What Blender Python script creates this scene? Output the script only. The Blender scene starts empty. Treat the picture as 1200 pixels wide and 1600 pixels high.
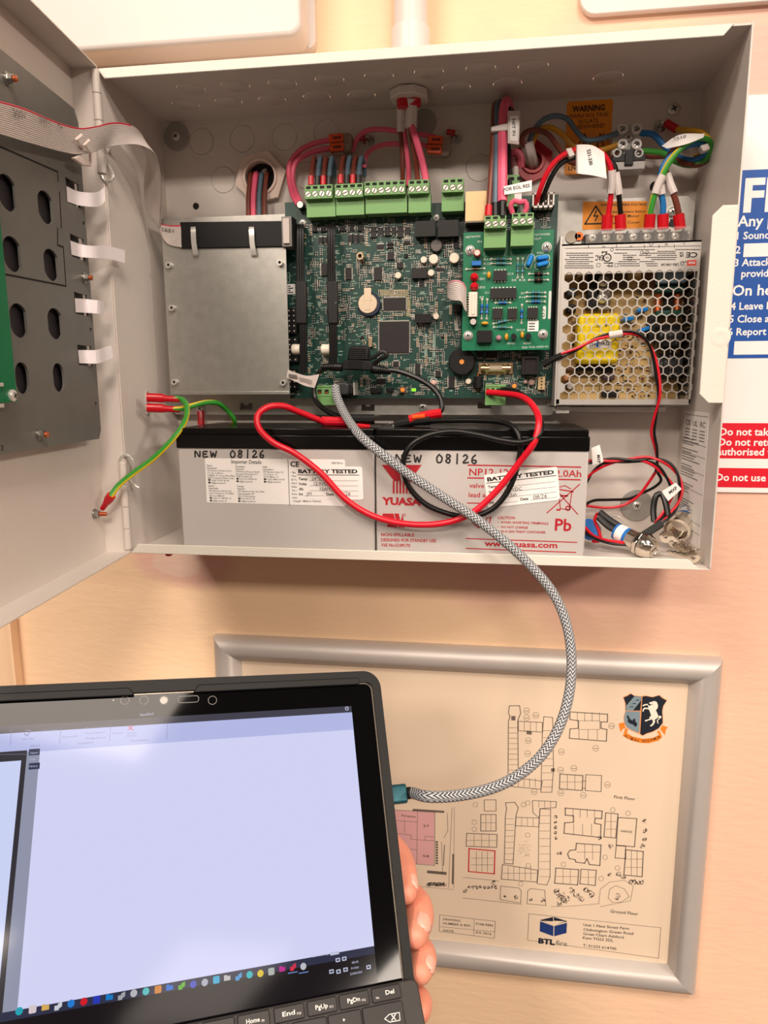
import bpy, bmesh, math, random
from mathutils import Vector, Matrix

# ------------------------------------------------------------------ camera
SCN = bpy.context.scene
COL = SCN.collection
FPX = 1100.0
CAM = Vector((268.6, -598.2, 124.3))          # millimetres; everything is scaled by 0.001 when linked
YAW, PITCH, ROLL = 0.1404, 0.175, -0.0041
_f = Vector((-math.sin(YAW)*math.cos(PITCH), math.cos(YAW)*math.cos(PITCH), -math.sin(PITCH)))
_r = Vector((math.cos(YAW), math.sin(YAW), 0.0))
_u = _r.cross(_f)
_c, _s = math.cos(ROLL), math.sin(ROLL)
RIGHT, UP, FWD = _c*_r + _s*_u, -_s*_r + _c*_u, _f
cd = bpy.data.cameras.new('camera')
cd.sensor_fit = 'HORIZONTAL'; cd.sensor_width = 36.0; cd.lens = 36.0*FPX/1200.0
cd.clip_start = 0.005; cd.clip_end = 50
cam = bpy.data.objects.new('camera', cd); COL.objects.link(cam)
cam.matrix_world = Matrix(((RIGHT.x, UP.x, -FWD.x, CAM.x*.001), (RIGHT.y, UP.y, -FWD.y, CAM.y*.001),
                           (RIGHT.z, UP.z, -FWD.z, CAM.z*.001), (0, 0, 0, 1)))
SCN.camera = cam

# ------------------------------------------------------------------ light
SCN.view_settings.view_transform = 'Standard'
SCN.view_settings.look = 'None'
SCN.view_settings.exposure = 0.0
SCN.view_settings.gamma = 1.0
SCN.view_settings.use_curve_mapping = False
world = bpy.data.worlds.new('room_light'); SCN.world = world
world.use_nodes = True
_bg = world.node_tree.nodes['Background']
_bg.inputs[0].default_value = (1.0, 0.71, 0.57, 1); _bg.inputs[1].default_value = 0.15

def area(name, loc, target, sx, sy, power, color):
    l = bpy.data.lights.new(name, 'AREA'); l.shape = 'RECTANGLE'; l.size = sx; l.size_y = sy
    l.energy = power; l.color = color
    o = bpy.data.objects.new(name, l); COL.objects.link(o); o.location = loc
    d = Vector(target) - Vector(loc)
    o.rotation_euler = d.to_track_quat('-Z', 'Y').to_euler()
    return o
# two ceiling panels reflected on the tablet; the rest are unseen, added for fill
for _lx, _ly, _lp in ((0.73, -1.39, 30), (-0.59, -1.39, 34), (0.73, -2.90, 58), (-0.59, -2.90, 58), (2.05, -2.90, 12), (3.37, -1.39, 70), (3.37, -2.90, 70)):
    area('panel_and_fill_light', (_lx, _ly, 1.50), (_lx, _ly, 0.0), 0.6, 0.6, _lp, (1.0, 0.86, 0.74))
random.seed(7)

# ------------------------------------------------------------------ helpers
def lin(c):
    c /= 255.0
    return c/12.92 if c <= 0.04045 else ((c+0.055)/1.055)**2.4
MATS = {}
def mat(name, rgb, rough=.5, metal=0.0, var=.05, vs=60, bump=0.0, bs=400, spec=.5, emit=None, es=1.0, trans=0.0, sss=0.0, coat=0.0, alpha=1.0, mix=None):
    if name in MATS: return MATS[name]
    m = bpy.data.materials.new(name); m.use_nodes = True
    nt = m.node_tree; b = nt.nodes['Principled BSDF']
    col = tuple(lin(c) for c in rgb)
    b.inputs['Roughness'].default_value = rough; b.inputs['Metallic'].default_value = metal
    b.inputs['Specular IOR Level'].default_value = spec
    tc = nt.nodes.new('ShaderNodeTexCoord')
    nz = nt.nodes.new('ShaderNodeTexNoise'); nz.inputs['Scale'].default_value = vs; nz.inputs['Detail'].default_value = 4
    nt.links.new(tc.outputs['Object'], nz.inputs['Vector'])
    mx = nt.nodes.new('ShaderNodeMix'); mx.data_type = 'RGBA'
    c2 = tuple(lin(c) for c in mix) if mix else tuple(c*(1+var) for c in col)
    c1 = col if mix else tuple(c*(1-var) for c in col)
    mx.inputs[6].default_value = (*c1, 1); mx.inputs[7].default_value = (*c2, 1)
    nt.links.new(nz.outputs['Fac'], mx.inputs[0]); nt.links.new(mx.outputs[2], b.inputs['Base Color'])
    if bump:
        n2 = nt.nodes.new('ShaderNodeTexNoise'); n2.inputs['Scale'].default_value = bs; n2.inputs['Detail'].default_value = 3
        nt.links.new(tc.outputs['Object'], n2.inputs['Vector'])
        bp = nt.nodes.new('ShaderNodeBump'); bp.inputs['Strength'].default_value = bump; bp.inputs['Distance'].default_value = .001
        nt.links.new(n2.outputs['Fac'], bp.inputs['Height']); nt.links.new(bp.outputs['Normal'], b.inputs['Normal'])
    if emit:
        b.inputs['Emission Color'].default_value = (*[lin(c) for c in emit], 1); b.inputs['Emission Strength'].default_value = es
    if trans: b.inputs['Transmission Weight'].default_value = trans
    if sss:
        b.inputs['Subsurface Weight'].default_value = sss; b.inputs['Subsurface Radius'].default_value = (.004, .0015, .0008)
        b.inputs['Subsurface Scale'].default_value = 1.0
    if coat: b.inputs['Coat Weight'].default_value = coat
    if alpha < 1: b.inputs['Alpha'].default_value = alpha
    MATS[name] = m
    return m

class Frame:
    """a plane in the place: origin O (mm), ex right, ey up, en outward"""
    def __init__(s, O, ex, ey):
        s.O = Vector(O); s.ex = Vector(ex).normalized()
        s.ey = (Vector(ey) - Vector(ey).dot(s.ex)*s.ex).normalized(); s.en = s.ex.cross(s.ey)
    def w(s, a, b, n=0.0): return s.O + s.ex*a + s.ey*b + s.en*n
    def at(s, x, y, n=0.0):
        r = RIGHT*((x-600)/FPX) + UP*((800-y)/FPX) + FWD
        t = ((s.O + s.en*n - CAM).dot(s.en))/r.dot(s.en)
        q = CAM + r*t - s.O
        return q.dot(s.ex), q.dot(s.ey)
    def p(s, x, y, n=0.0):
        a, b = s.at(x, y, n); return s.w(a, b, n)
    def rect(s, x0, y0, x1, y1, n):
        xm, ym = (x0+x1)/2, (y0+y1)/2
        a0 = s.at(x0, ym, n)[0]; a1 = s.at(x1, ym, n)[0]; b0 = s.at(xm, y1, n)[1]; b1 = s.at(xm, y0, n)[1]
        return min(a0, a1), min(b0, b1), max(a0, a1), max(b0, b1)
    def mm(s, x, y, n): # mm per photo pixel there
        a0, b0 = s.at(x, y, n); a1, b1 = s.at(x+10, y, n); return math.hypot(a1-a0, b1-b0)/10
    def sub(s, a, b, n=0.0, rot=0.0):
        c, q = math.cos(rot), math.sin(rot)
        return Frame(s.w(a, b, n), s.ex*c + s.ey*q, s.ey*c - s.ex*q)
WALL = Frame((0, 0, 0), (1, 0, 0), (0, 0, 1))        # n = distance in front of the cabinet's back sheet

def circ(a, b, r, k=24, ph=0.0, ry=None):
    ry = ry or r
    return [(a+r*math.cos(ph+2*math.pi*i/k), b+ry*math.sin(ph+2*math.pi*i/k)) for i in range(k)]
def rrect(a0, b0, a1, b1, r, k=5):
    o = []; r = min(r, (a1-a0)*.49, (b1-b0)*.49)
    for cx, cy, st in ((a1-r, b1-r, 0), (a0+r, b1-r, 1), (a0+r, b0+r, 2), (a1-r, b0+r, 3)):
        for i in range(k+1):
            t = (st + i/k)*math.pi/2; o.append((cx+r*math.cos(t), cy+r*math.sin(t)))
    return o

def spline(pts, step=3.0):
    pts = [Vector(p) for p in pts]
    if len(pts) < 3:
        return pts
    P = [pts[0]*2-pts[1]] + pts + [pts[-1]*2-pts[-2]]
    out = []
    for i in range(1, len(P)-2):
        p0, p1, p2, p3 = P[i-1:i+3]
        k = max(2, min(14, int((p2-p1).length/step)+1))
        # centripetal-like tangents limit overshoot
        d0, d1, d2 = max((p1-p0).length, 1e-4)**.5, max((p2-p1).length, 1e-4)**.5, max((p3-p2).length, 1e-4)**.5
        m1 = ((p1-p0)/d0 - (p2-p0)/(d0+d1) + (p2-p1)/d1)*d1
        m2 = ((p2-p1)/d1 - (p3-p1)/(d1+d2) + (p3-p2)/d2)*d1
        for j in range(k):
            t = j/k; t2 = t*t; t3 = t2*t
            out.append(p1*(2*t3-3*t2+1) + m1*(t3-2*t2+t) + p2*(-2*t3+3*t2) + m2*(t3-t2))
    out.append(pts[-1])
    return out

TXT = {}
def glyphs(s, bold):
    k = (s, bold)
    if k not in TXT:
        c = bpy.data.curves.new('t', 'FONT'); c.body = s; c.size = 1.0; c.resolution_u = 2; c.offset = bold; c.fill_mode = 'FRONT'
        o = bpy.data.objects.new('t', c)
        me = bpy.data.meshes.new_from_object(o)
        v = [(p.co.x, p.co.y) for p in me.vertices]; f = [tuple(q.vertices) for q in me.polygons]
        bpy.data.objects.remove(o); bpy.data.curves.remove(c); bpy.data.meshes.remove(me)
        x0 = min([q[0] for q in v], default=0); x1 = max([q[0] for q in v], default=1)
        TXT[k] = ([(q[0]-x0, q[1]) for q in v], f, max(x1-x0, 1e-3))
    return TXT[k]
CAPH = 0.73
def hx(): return max(q[1] for q in glyphs('H', 0)[0])

class MB:
    def __init__(s): s.v = []; s.f = []; s.m = []; s.uv = []
    def add(s, vs, fs, m=0, uv=None):
        o = len(s.v); s.v += [Vector(q) for q in vs]; s.f += [tuple(i+o for i in q) for q in fs]; s.m += [m]*len(fs)
        s.uv += (uv if uv else [None]*len(vs)); return s
    def prism(s, fr, pts, n0, n1, m=0):
        k = len(pts)
        vs = [fr.w(a, b, n0) for a, b in pts] + [fr.w(a, b, n1) for a, b in pts]
        fs = [tuple(range(k))[::-1], tuple(range(k, 2*k))] + [(i, (i+1) % k, (i+1) % k+k, i+k) for i in range(k)]
        return s.add(vs, fs, m)
    def box(s, fr, a0, b0, a1, b1, n0, n1, m=0):
        return s.prism(fr, [(a0, b0), (a1, b0), (a1, b1), (a0, b1)], n0, n1, m)
    def bpx(s, fr, x0, y0, x1, y1, n0, n1, m=0):
        a0, b0, a1, b1 = fr.rect(x0, y0, x1, y1, n1); return s.box(fr, a0, b0, a1, b1, n0, n1, m)
    def face(s, fr, pts, n, m=0):
        return s.add([fr.w(a, b, n) for a, b in pts], [tuple(range(len(pts)))], m)
    def fpx(s, fr, pts, n, m=0): return s.face(fr, [fr.at(x, y, n) for x, y in pts], n, m)
    def lathe(s, fr, a, b, prof, seg=20, m=0):
        """prof: list of (r, n) ; closed with caps"""
        vs = []; fs = []
        for r, n in prof:
            for i in range(seg):
                t = 2*math.pi*i/seg; vs.append(fr.w(a+r*math.cos(t), b+r*math.sin(t), n))
        for j in range(len(prof)-1):
            for i in range(seg):
                fs.append((j*seg+i, j*seg+(i+1) % seg, (j+1)*seg+(i+1) % seg, (j+1)*seg+i))
        fs.append(tuple(range(seg))[::-1]); fs.append(tuple(range((len(prof)-1)*seg, len(prof)*seg)))
        return s.add(vs, fs, m)
    def cyl(s, fr, a, b, r, n0, n1, seg=18, m=0, ch=0.0):
        pr = [(r, n0), (r, n1)] if not ch else [(r, n0), (r, n1-ch), (r-ch, n1)]
        return s.lathe(fr, a, b, pr, seg, m)
    def ring(s, fr, a, b, r0, r1, n0, n1, seg=28, m=0):
        vs = []; fs = []
        for i in range(seg):
            t = 2*math.pi*i/seg; c, q = math.cos(t), math.sin(t)
            for r, n in ((r0, n0), (r1, n0), (r1, n1), (r0, n1)): vs.append(fr.w(a+r*c, b+r*q, n))
        for i in range(seg):
            j = (i+1) % seg
            for k in range(4): fs.append((i*4+k, i*4+(k+1) % 4, j*4+(k+1) % 4, j*4+k))
        return s.add(vs, fs, m)
    def line(s, fr, a0, b0, a1, b1, w, n, m=0):
        d = Vector((a1-a0, b1-b0)); l = max(d.length, 1e-6); d /= l; q = Vector((-d.y, d.x))*w/2; e = d*w*.3
        pts = [(a0-e.x-q.x, b0-e.y-q.y), (a1+e.x-q.x, b1+e.y-q.y), (a1+e.x+q.x, b1+e.y+q.y), (a0-e.x+q.x, b0-e.y+q.y)]
        return s.face(fr, pts, n, m)
    def lpx(s, fr, pts, w, n, m=0, close=False):
        q = [fr.at(x, y, n) for x, y in pts]
        if close: q.append(q[0])
        for i in range(len(q)-1): s.line(fr, *q[i], *q[i+1], w, n, m)
        return s
    def tube(s, path, r, seg=8, m=0, m2=None, twist=0.0, smooth=True, step=3.0, r2=None, flat=1.0, cap=True, rs=None, ph=0.0):
        P = spline(path, step) if smooth else [Vector(p) for p in path]
        n = len(P); vs = []; fs = []; uv = []; L = 0.0
        t0 = (P[1]-P[0]).normalized(); up = Vector((0, 0, 1)) if abs(t0.z) < .9 else Vector((1, 0, 0))
        nrm = (up - up.dot(t0)*t0).normalized()
        ms = []
        for i in range(n):
            t = (P[min(i+1, n-1)]-P[max(i-1, 0)])
            t = t.normalized() if t.length > 1e-6 else t0
            nrm = nrm - nrm.dot(t)*t
            nrm = nrm.normalized() if nrm.length > 1e-5 else t.orthogonal().normalized()
            bn = t.cross(nrm)
            if i: L += (P[i]-P[i-1]).length
            rr = r if r2 is None else r+(r2-r)*i/(n-1)
            if rs: rr = rs[min(i, len(rs)-1)]
            for k in range(seg):
                a = 2*math.pi*k/seg + twist*L + ph
                vs.append(P[i] + nrm*(rr*math.cos(a)) + bn*(rr*flat*math.sin(a))); uv.append((k/seg, L))
        o = len(s.v); s.v += vs; s.uv += uv
        for i in range(n-1):
            for k in range(seg):
                s.f.append((o+i*seg+k, o+i*seg+(k+1) % seg, o+(i+1)*seg+(k+1) % seg, o+(i+1)*seg+k))
                s.m.append(m if (m2 is None or k < seg//2) else m2)
        if cap:
            s.f.append(tuple(range(o, o+seg))[::-1]); s.f.append(tuple(range(o+(n-1)*seg, o+n*seg))); s.m += [m, m]
        return s
    def text(s, fr, t, a, b, h, n, w=None, rot=0.0, bold=0.0, m=0, shear=0.0, flip=False):
        v, f, W = glyphs(t, bold); k = h/CAPH; kx = (w/W) if w else k
        c, q = math.cos(rot), math.sin(rot); vs = []
        for x, y in v:
            x2 = x*kx + shear*y*k; y2 = y*k
            vs.append(fr.w(a + x2*c - y2*q, b + x2*q + y2*c, n))
        return s.add(vs, f, m)
    def tpx(s, fr, t, x0, y0, x1, y1, hp, n, bold=0.0, m=0, shear=0.0):
        """text whose baseline runs from photo pixel (x0,y0) to (x1,y1), capitals hp pixels high, on plane n"""
        a0, b0 = fr.at(x0, y0, n); a1, b1 = fr.at(x1, y1, n)
        w = math.hypot(a1-a0, b1-b0); mmp = w/max(math.hypot(x1-x0, y1-y0), 1e-6)
        return s.text(fr, t, a0, b0, hp*mmp, n, w, math.atan2(b1-b0, a1-a0), bold, m, shear)
    def plate(s, fr, outline, holes, n0, n1, m=0):
        bm = bmesh.new(); edges = []
        for lp in [outline]+holes:
            vv = [bm.verts.new((a, b, 0)) for a, b in lp]
            for i in range(len(vv)): edges.append(bm.edges.new((vv[i], vv[(i+1) % len(vv)])))
        bmesh.ops.triangle_fill(bm, use_beauty=True, use_dissolve=False, edges=edges, normal=(0, 0, 1))
        bm.verts.index_update()
        V = [(v.co.x, v.co.y) for v in bm.verts]; Fc = [tuple(v.index for v in f.verts) for f in bm.faces]
        bm.free()
        s.add([fr.w(a, b, n1) for a, b in V], Fc, m); s.add([fr.w(a, b, n0) for a, b in V], [q[::-1] for q in Fc], m)
        for lp in [outline]+holes:
            k = len(lp)
            s.add([fr.w(a, b, n0) for a, b in lp]+[fr.w(a, b, n1) for a, b in lp], [(i, (i+1) % k, (i+1) % k+k, i+k) for i in range(k)], m)
        return s
    def loft(s, A, B, th, nc, m=0, medge=None, edge=1, groove=.35, plain=(2, 2)):
        """ribbon between two space curves (same count) with nc ridged conductors"""
        A = spline(A); B = spline(B)
        k = min(len(A), len(B))
        def res(L, k):
            o = []
            for i in range(k):
                t = i*(len(L)-1)/(k-1); j = min(int(t), len(L)-2); o.append(L[j].lerp(L[j+1], t-j))
            return o
        A = res(A, k); B = res(B, k); cols = nc*2+1; vs = []; fs = []; ms = []
        for i in range(k):
            t = (A[min(i+1, k-1)]-A[max(i-1, 0)]); d = B[i]-A[i]; nn = t.cross(d)
            nn = nn.normalized() if nn.length > 1e-6 else Vector((0, -1, 0))
            for sd in (1, -1):
                for c in range(cols):
                    vs.append(A[i].lerp(B[i], c/(cols-1)) + nn*sd*th*(1.0 if c % 2 else groove))
        for i in range(k-1):
            for sd in (0, 1):
                for c in range(cols-1):
                    p0 = i*2*cols+sd*cols+c; p1 = p0+2*cols
                    fs.append((p0, p0+1, p1+1, p1)); ms.append(medge if (medge is not None and c < 2*edge and not plain[0] < i/k < plain[1]) else m)
        o = len(s.v); s.v += vs; s.uv += [None]*len(vs); s.f += [tuple(q+o for q in g) for g in fs]; s.m += ms
        return s
    def ball(s, c, r, seg=10, rings=7, m=0, sc=(1, 1, 1)):
        vs = [Vector(c)+Vector((0, 0, r*sc[2]))]; fs = []
        for j in range(1, rings):
            for i in range(seg):
                t = math.pi*j/rings; p = 2*math.pi*i/seg
                vs.append(Vector(c)+Vector((r*sc[0]*math.sin(t)*math.cos(p), r*sc[1]*math.sin(t)*math.sin(p), r*sc[2]*math.cos(t))))
        vs.append(Vector(c)-Vector((0, 0, r*sc[2])))
        for i in range(seg): fs.append((0, 1+i, 1+(i+1) % seg)); fs.append((len(vs)-1, len(vs)-1-seg+(i+1) % seg, len(vs)-1-seg+i))
        for j in range(rings-2):
            for i in range(seg): fs.append((1+j*seg+i, 1+(j+1)*seg+i, 1+(j+1)*seg+(i+1) % seg, 1+j*seg+(i+1) % seg))
        return s.add(vs, fs, m)

WL = {}
def tag(o, label=None, cat=None, group=None, kind=None):
    if label: o['label'] = label
    if cat: o['category'] = cat
    if group: o['group'] = group
    if kind: o['kind'] = kind
    return o
def thing(name, loc, label, cat, group=None):
    o = bpy.data.objects.new(name, None); COL.objects.link(o); o.empty_display_size = .01
    o.location = Vector(loc)*.001; WL[o] = Vector(loc); return tag(o, label, cat, group)
def obj(name, mb, mats, parent=None, label=None, cat=None, group=None, kind=None, bevel=0.0, ang=35, fix=True, bseg=2):
    if not isinstance(mats, (list, tuple)): mats = [mats]
    lo = Vector([min(v[i] for v in mb.v) for i in range(3)]); hi = Vector([max(v[i] for v in mb.v) for i in range(3)])
    org = (lo+hi)/2
    if parent is None: org.z = lo.z
    me = bpy.data.meshes.new(name)
    me.from_pydata([(v-org)*.001 for v in mb.v], [], mb.f)
    if any(q is not None for q in mb.uv):
        ul = me.uv_layers.new(name='UVMap')
        for lp in me.loops:
            q = mb.uv[lp.vertex_index]
            if q: ul.data[lp.index].uv = q
    for q in mats: me.materials.append(q)
    for i, pl in enumerate(me.polygons): pl.material_index = mb.m[i]
    if fix:
        bm = bmesh.new(); bm.from_mesh(me); bmesh.ops.recalc_face_normals(bm, faces=bm.faces); bm.to_mesh(me); bm.free()
    for pl in me.polygons: pl.use_smooth = True
    me.set_sharp_from_angle(angle=math.radians(ang))
    o = bpy.data.objects.new(name, me); COL.objects.link(o)
    o.location = (org - (WL[parent] if parent else Vector((0, 0, 0))))*.001
    WL[o] = org
    if parent: o.parent = parent
    if bevel:
        md = o.modifiers.new('bevel', 'BEVEL'); md.width = bevel*.001; md.segments = bseg; md.limit_method = 'ANGLE'; md.angle_limit = math.radians(40)
        md.harden_normals = False
    return tag(o, label, cat, group, kind)
def copy(o, d, parent):
    """copy of a part (shared mesh) moved by d millimetres under parent"""
    c = o.copy(); COL.objects.link(c); c.parent = parent
    WL[c] = WL[o] + Vector(d); c.location = (WL[c]-WL[parent])*.001
    return c
def Z(x0, y0, k):
    return lambda x, y: (x0+x*k, y0+y*k)

# ------------------------------------------------------------------ materials
M_cab = mat('cabinet_paint', (216, 207, 199), .42, var=.02, bump=.12, bs=900)
M_cabd = mat('cabinet_paint_lit', (226, 220, 208), .42, var=.02, bump=.15, bs=900)  # cabinet paint made lighter: light on the lips and flange put into the colour
M_white = mat('white_plastic', (222, 214, 208), .4, var=.02)
M_paper = mat('white_label', (244, 240, 236), .6, var=.015)
M_tape = mat('white_tape', (246, 238, 240), .55, var=.015)
M_galv = mat('galvanised_steel', (176, 174, 168), .42, .75, var=.18, vs=160)
M_galvd = mat('dull_steel_plate', (122, 120, 115), .45, .3, var=.1, vs=90)
M_zinc = mat('zinc_metal', (214, 212, 206), .32, .55, var=.08)
M_chrome = mat('polished_nickel', (226, 218, 205), .1, 1.0, var=.03)
M_copper = mat('copper', (205, 110, 60), .35, .8)
M_black = mat('black_plastic', (15, 14, 14), .42, var=.1, spec=.35)
M_lid = mat('glossy_black_lid', (8, 8, 8), .2, var=.1, spec=.3)
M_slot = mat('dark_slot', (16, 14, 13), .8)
M_recess = mat('screw_recess', (58, 55, 52), .5, .3)
M_chip = mat('chip_resin', (30, 26, 26), .5, spec=.35, var=.1, bump=.1, bs=2500)
M_tin = mat('tinned_leads', (208, 204, 194), .4, .35, var=.1)
M_gold = mat('gold_pads', (190, 160, 90), .35, .8)
M_pcb = mat('dark_green_board', (8, 46, 40), .4, var=.3, vs=500, mix=(16, 66, 56))
M_pcb2 = mat('bright_green_board', (4, 112, 76), .35, var=.1, vs=200)
M_pcb3 = mat('door_board_green', (0, 110, 66), .4, var=.08)
M_silk = mat('silkscreen', (205, 214, 205), .6)
M_term = mat('terminal_green', (112, 160, 96), .42, var=.04)
M_red = mat('red_insulation', (214, 16, 40), .35, var=.05)
M_redc = mat('red_crimp', (196, 10, 28), .3, var=.08)
M_blk = mat('black_insulation', (13, 12, 12), .38, var=.08, spec=.4)
M_pink = mat('fire_cable_pink', (230, 94, 124), .45, var=.05)
M_brown = mat('brown_insulation', (112, 52, 36), .42, var=.06)
M_blue = mat('blue_insulation', (20, 110, 178), .4, var=.06)
M_slate = mat('slate_blue_insulation', (84, 108, 124), .45, var=.06)
M_grey = mat('grey_insulation', (120, 116, 112), .45, var=.06)
M_yel = mat('yellow_insulation', (232, 200, 40), .4, var=.05)
M_grn = mat('green_insulation', (58, 150, 50), .4, var=.05)
M_amber = mat('dull_yellow_insulation', (206, 150, 30), .45, var=.05)
M_sleeve = mat('white_heatshrink', (214, 204, 200), .5, var=.05)
M_or = mat('orange_lever', (232, 84, 22), .35, var=.05)
M_clear = mat('clear_plastic', (255, 250, 245), .08, alpha=.07, var=.0)
M_scr = mat('terminal_screw_steel', (214, 208, 196), .32, .45, var=.05)
M_orlab = mat('orange_sticker', (244, 150, 20), .5, var=.02)
M_ink = mat('black_print', (28, 25, 25), .6)
M_redink = mat('red_print', (176, 24, 38), .5)
M_grayink = mat('grey_print', (104, 98, 96), .6)
M_ribbon = mat('grey_ribbon_cable', (198, 188, 182), .45, var=.03)
M_bat = mat('battery_grey', (190, 184, 180), .4, var=.02, bump=.1, bs=1500)
M_tan = mat('tan_board', (206, 172, 112), .5, var=.06)
M_alu = mat('satin_aluminium', (204, 197, 191), .5, .4, var=.03)
M_cap = mat('capacitor_cream', (228, 214, 196), .35, .3)
M_xfmr = mat('transformer_yellow', (244, 214, 20), .4, var=.05)
M_skin = mat('skin', (234, 166, 138), .45, var=.1, vs=90, bump=.3, bs=1100, sss=.1, mix=(222, 132, 110))
M_nail = mat('fingernail', (246, 178, 160), .2, var=.04, sss=.1)
M_bluep = mat('component_blue', (30, 110, 190), .35, var=.1)
M_teal = mat('component_teal', (60, 130, 140), .4, var=.15)
M_ycap = mat('component_amber', (222, 156, 40), .4, var=.1)
M_pcbtext = M_silk

# ------------------------------------------------------------------ wall
def wall_material():
    m = mat('painted_wall', (247, 212, 174), .62, var=.03, vs=3)
    nt = m.node_tree; b = nt.nodes['Principled BSDF']
    tc = [n for n in nt.nodes if n.type == 'TEX_COORD'][0]; mx = [n for n in nt.nodes if n.type == 'MIX'][0]
    base = mx.outputs[2]
    geo = nt.nodes.new('ShaderNodeNewGeometry')
    wob = nt.nodes.new('ShaderNodeTexNoise'); wob.inputs['Scale'].default_value = 14; wob.inputs['Detail'].default_value = 5
    nt.links.new(geo.outputs['Position'], wob.inputs['Vector'])
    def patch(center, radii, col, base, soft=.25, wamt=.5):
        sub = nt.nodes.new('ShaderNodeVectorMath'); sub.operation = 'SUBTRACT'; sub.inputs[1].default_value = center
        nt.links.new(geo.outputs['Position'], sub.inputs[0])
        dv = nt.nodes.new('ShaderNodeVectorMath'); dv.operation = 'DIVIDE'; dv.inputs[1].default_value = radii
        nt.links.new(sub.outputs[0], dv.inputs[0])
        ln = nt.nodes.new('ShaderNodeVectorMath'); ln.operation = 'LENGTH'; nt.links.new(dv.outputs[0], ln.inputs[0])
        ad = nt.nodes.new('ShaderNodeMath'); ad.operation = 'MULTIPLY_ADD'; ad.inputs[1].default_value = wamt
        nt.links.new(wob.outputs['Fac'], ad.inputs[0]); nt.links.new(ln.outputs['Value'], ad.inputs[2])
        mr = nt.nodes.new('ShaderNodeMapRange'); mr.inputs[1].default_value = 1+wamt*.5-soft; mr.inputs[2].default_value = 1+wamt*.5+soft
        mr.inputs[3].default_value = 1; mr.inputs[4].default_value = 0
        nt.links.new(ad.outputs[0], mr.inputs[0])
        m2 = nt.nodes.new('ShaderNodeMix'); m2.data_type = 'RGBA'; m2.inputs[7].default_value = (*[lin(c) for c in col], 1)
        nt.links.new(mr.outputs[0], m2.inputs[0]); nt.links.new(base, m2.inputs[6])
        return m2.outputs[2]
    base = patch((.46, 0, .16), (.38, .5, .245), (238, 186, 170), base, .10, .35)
    base = patch((.52, 0, -.20), (.16, .5, .26), (240, 196, 168), base, .5, .8)      # old pinkish paint to the right
    base = patch((-.005, 0, -.030), (.052, .5, .030), (238, 192, 172), base, .16, .9)     # bare patch under the cabinet
    base = patch((-.012, 0, -.034), (.026, .5, .016), (238, 204, 184), base, .06, .9)
    nt.links.new(base, b.inputs['Base Color'])
    bn = nt.nodes.new('ShaderNodeTexNoise'); bn.inputs['Scale'].default_value = 120; bn.inputs['Detail'].default_value = 6
    st = nt.nodes.new('ShaderNodeMapping'); st.inputs['Scale'].default_value = (.5, 1, 1.6)
    nt.links.new(geo.outputs['Position'], st.inputs[0]); nt.links.new(st.outputs[0], bn.inputs['Vector'])
    bp = nt.nodes.new('ShaderNodeBump'); bp.inputs['Strength'].default_value = .35; bp.inputs['Distance'].default_value = .0012
    nt.links.new(bn.outputs['Fac'], bp.inputs['Height']); nt.links.new(bp.outputs['Normal'], b.inputs['Normal'])
    return m
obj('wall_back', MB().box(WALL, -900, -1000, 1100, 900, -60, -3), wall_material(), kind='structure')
# plain vertical trim at the left (its right edge shows above the tablet)
t0 = WALL.at(22, 1010, 6)[0]
mb = MB().box(WALL, t0-70, -1000, t0-1.5, -40, -3, 6).box(WALL, t0-4, -1000, t0, -40, -3, 9)
obj('trim_1', mb, mat('trim_paint', (240, 205, 168), .5, var=.03), kind='structure', bevel=.8)

# ------------------------------------------------------------------ things on the wall around the cabinet
bx = thing('junction_box', WALL.w(40, 384, -3), 'large white plastic box on the wall above the left end of the cabinet', 'box')
obj('box_base', MB().prism(WALL, rrect(-150, 386, 132, 640, 6), -3, 6), M_white, bx, bevel=.6)
a1, b0 = WALL.at(470, 54, 36)
obj('box_cover', MB().prism(WALL, rrect(-152, b0, a1, 642, 9), 6, 36), M_white, bx, bevel=3.5, bseg=4)

pp = thing('conduit_pipe', WALL.w(206, 345, 20), 'white vertical conduit pipe entering the top of the cabinet', 'pipe')
ca = (WALL.at(617, 15, 14)[0]+WALL.at(668, 15, 14)[0])/2
FU = Frame((ca, -17, 343), (1, 0, 0), (0, 1, 0))                 # looks up: n = +Z
obj('pipe', MB().cyl(FU, 0, 0, 12.6, 10, 420, 32), M_white, pp)
obj('coupling', MB().lathe(FU, 0, 0, [(14.6, 1), (14.6, 44), (14.2, 46), (12.8, 46.2)], 32), M_white, pp, label='wider coupling collar at the foot of the pipe')

sg = thing('blank_sign', WALL.w(420, 392, -2), 'blank white rounded plastic panel on the wall above the right end of the cabinet', 'sign')
a0, b0 = WALL.at(905, 24, 3)
obj('panel', MB().prism(WALL, rrect(a0, b0, a0+300, b0+200, 12, 8), -3, 3), M_white, sg, bevel=.8)

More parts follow.
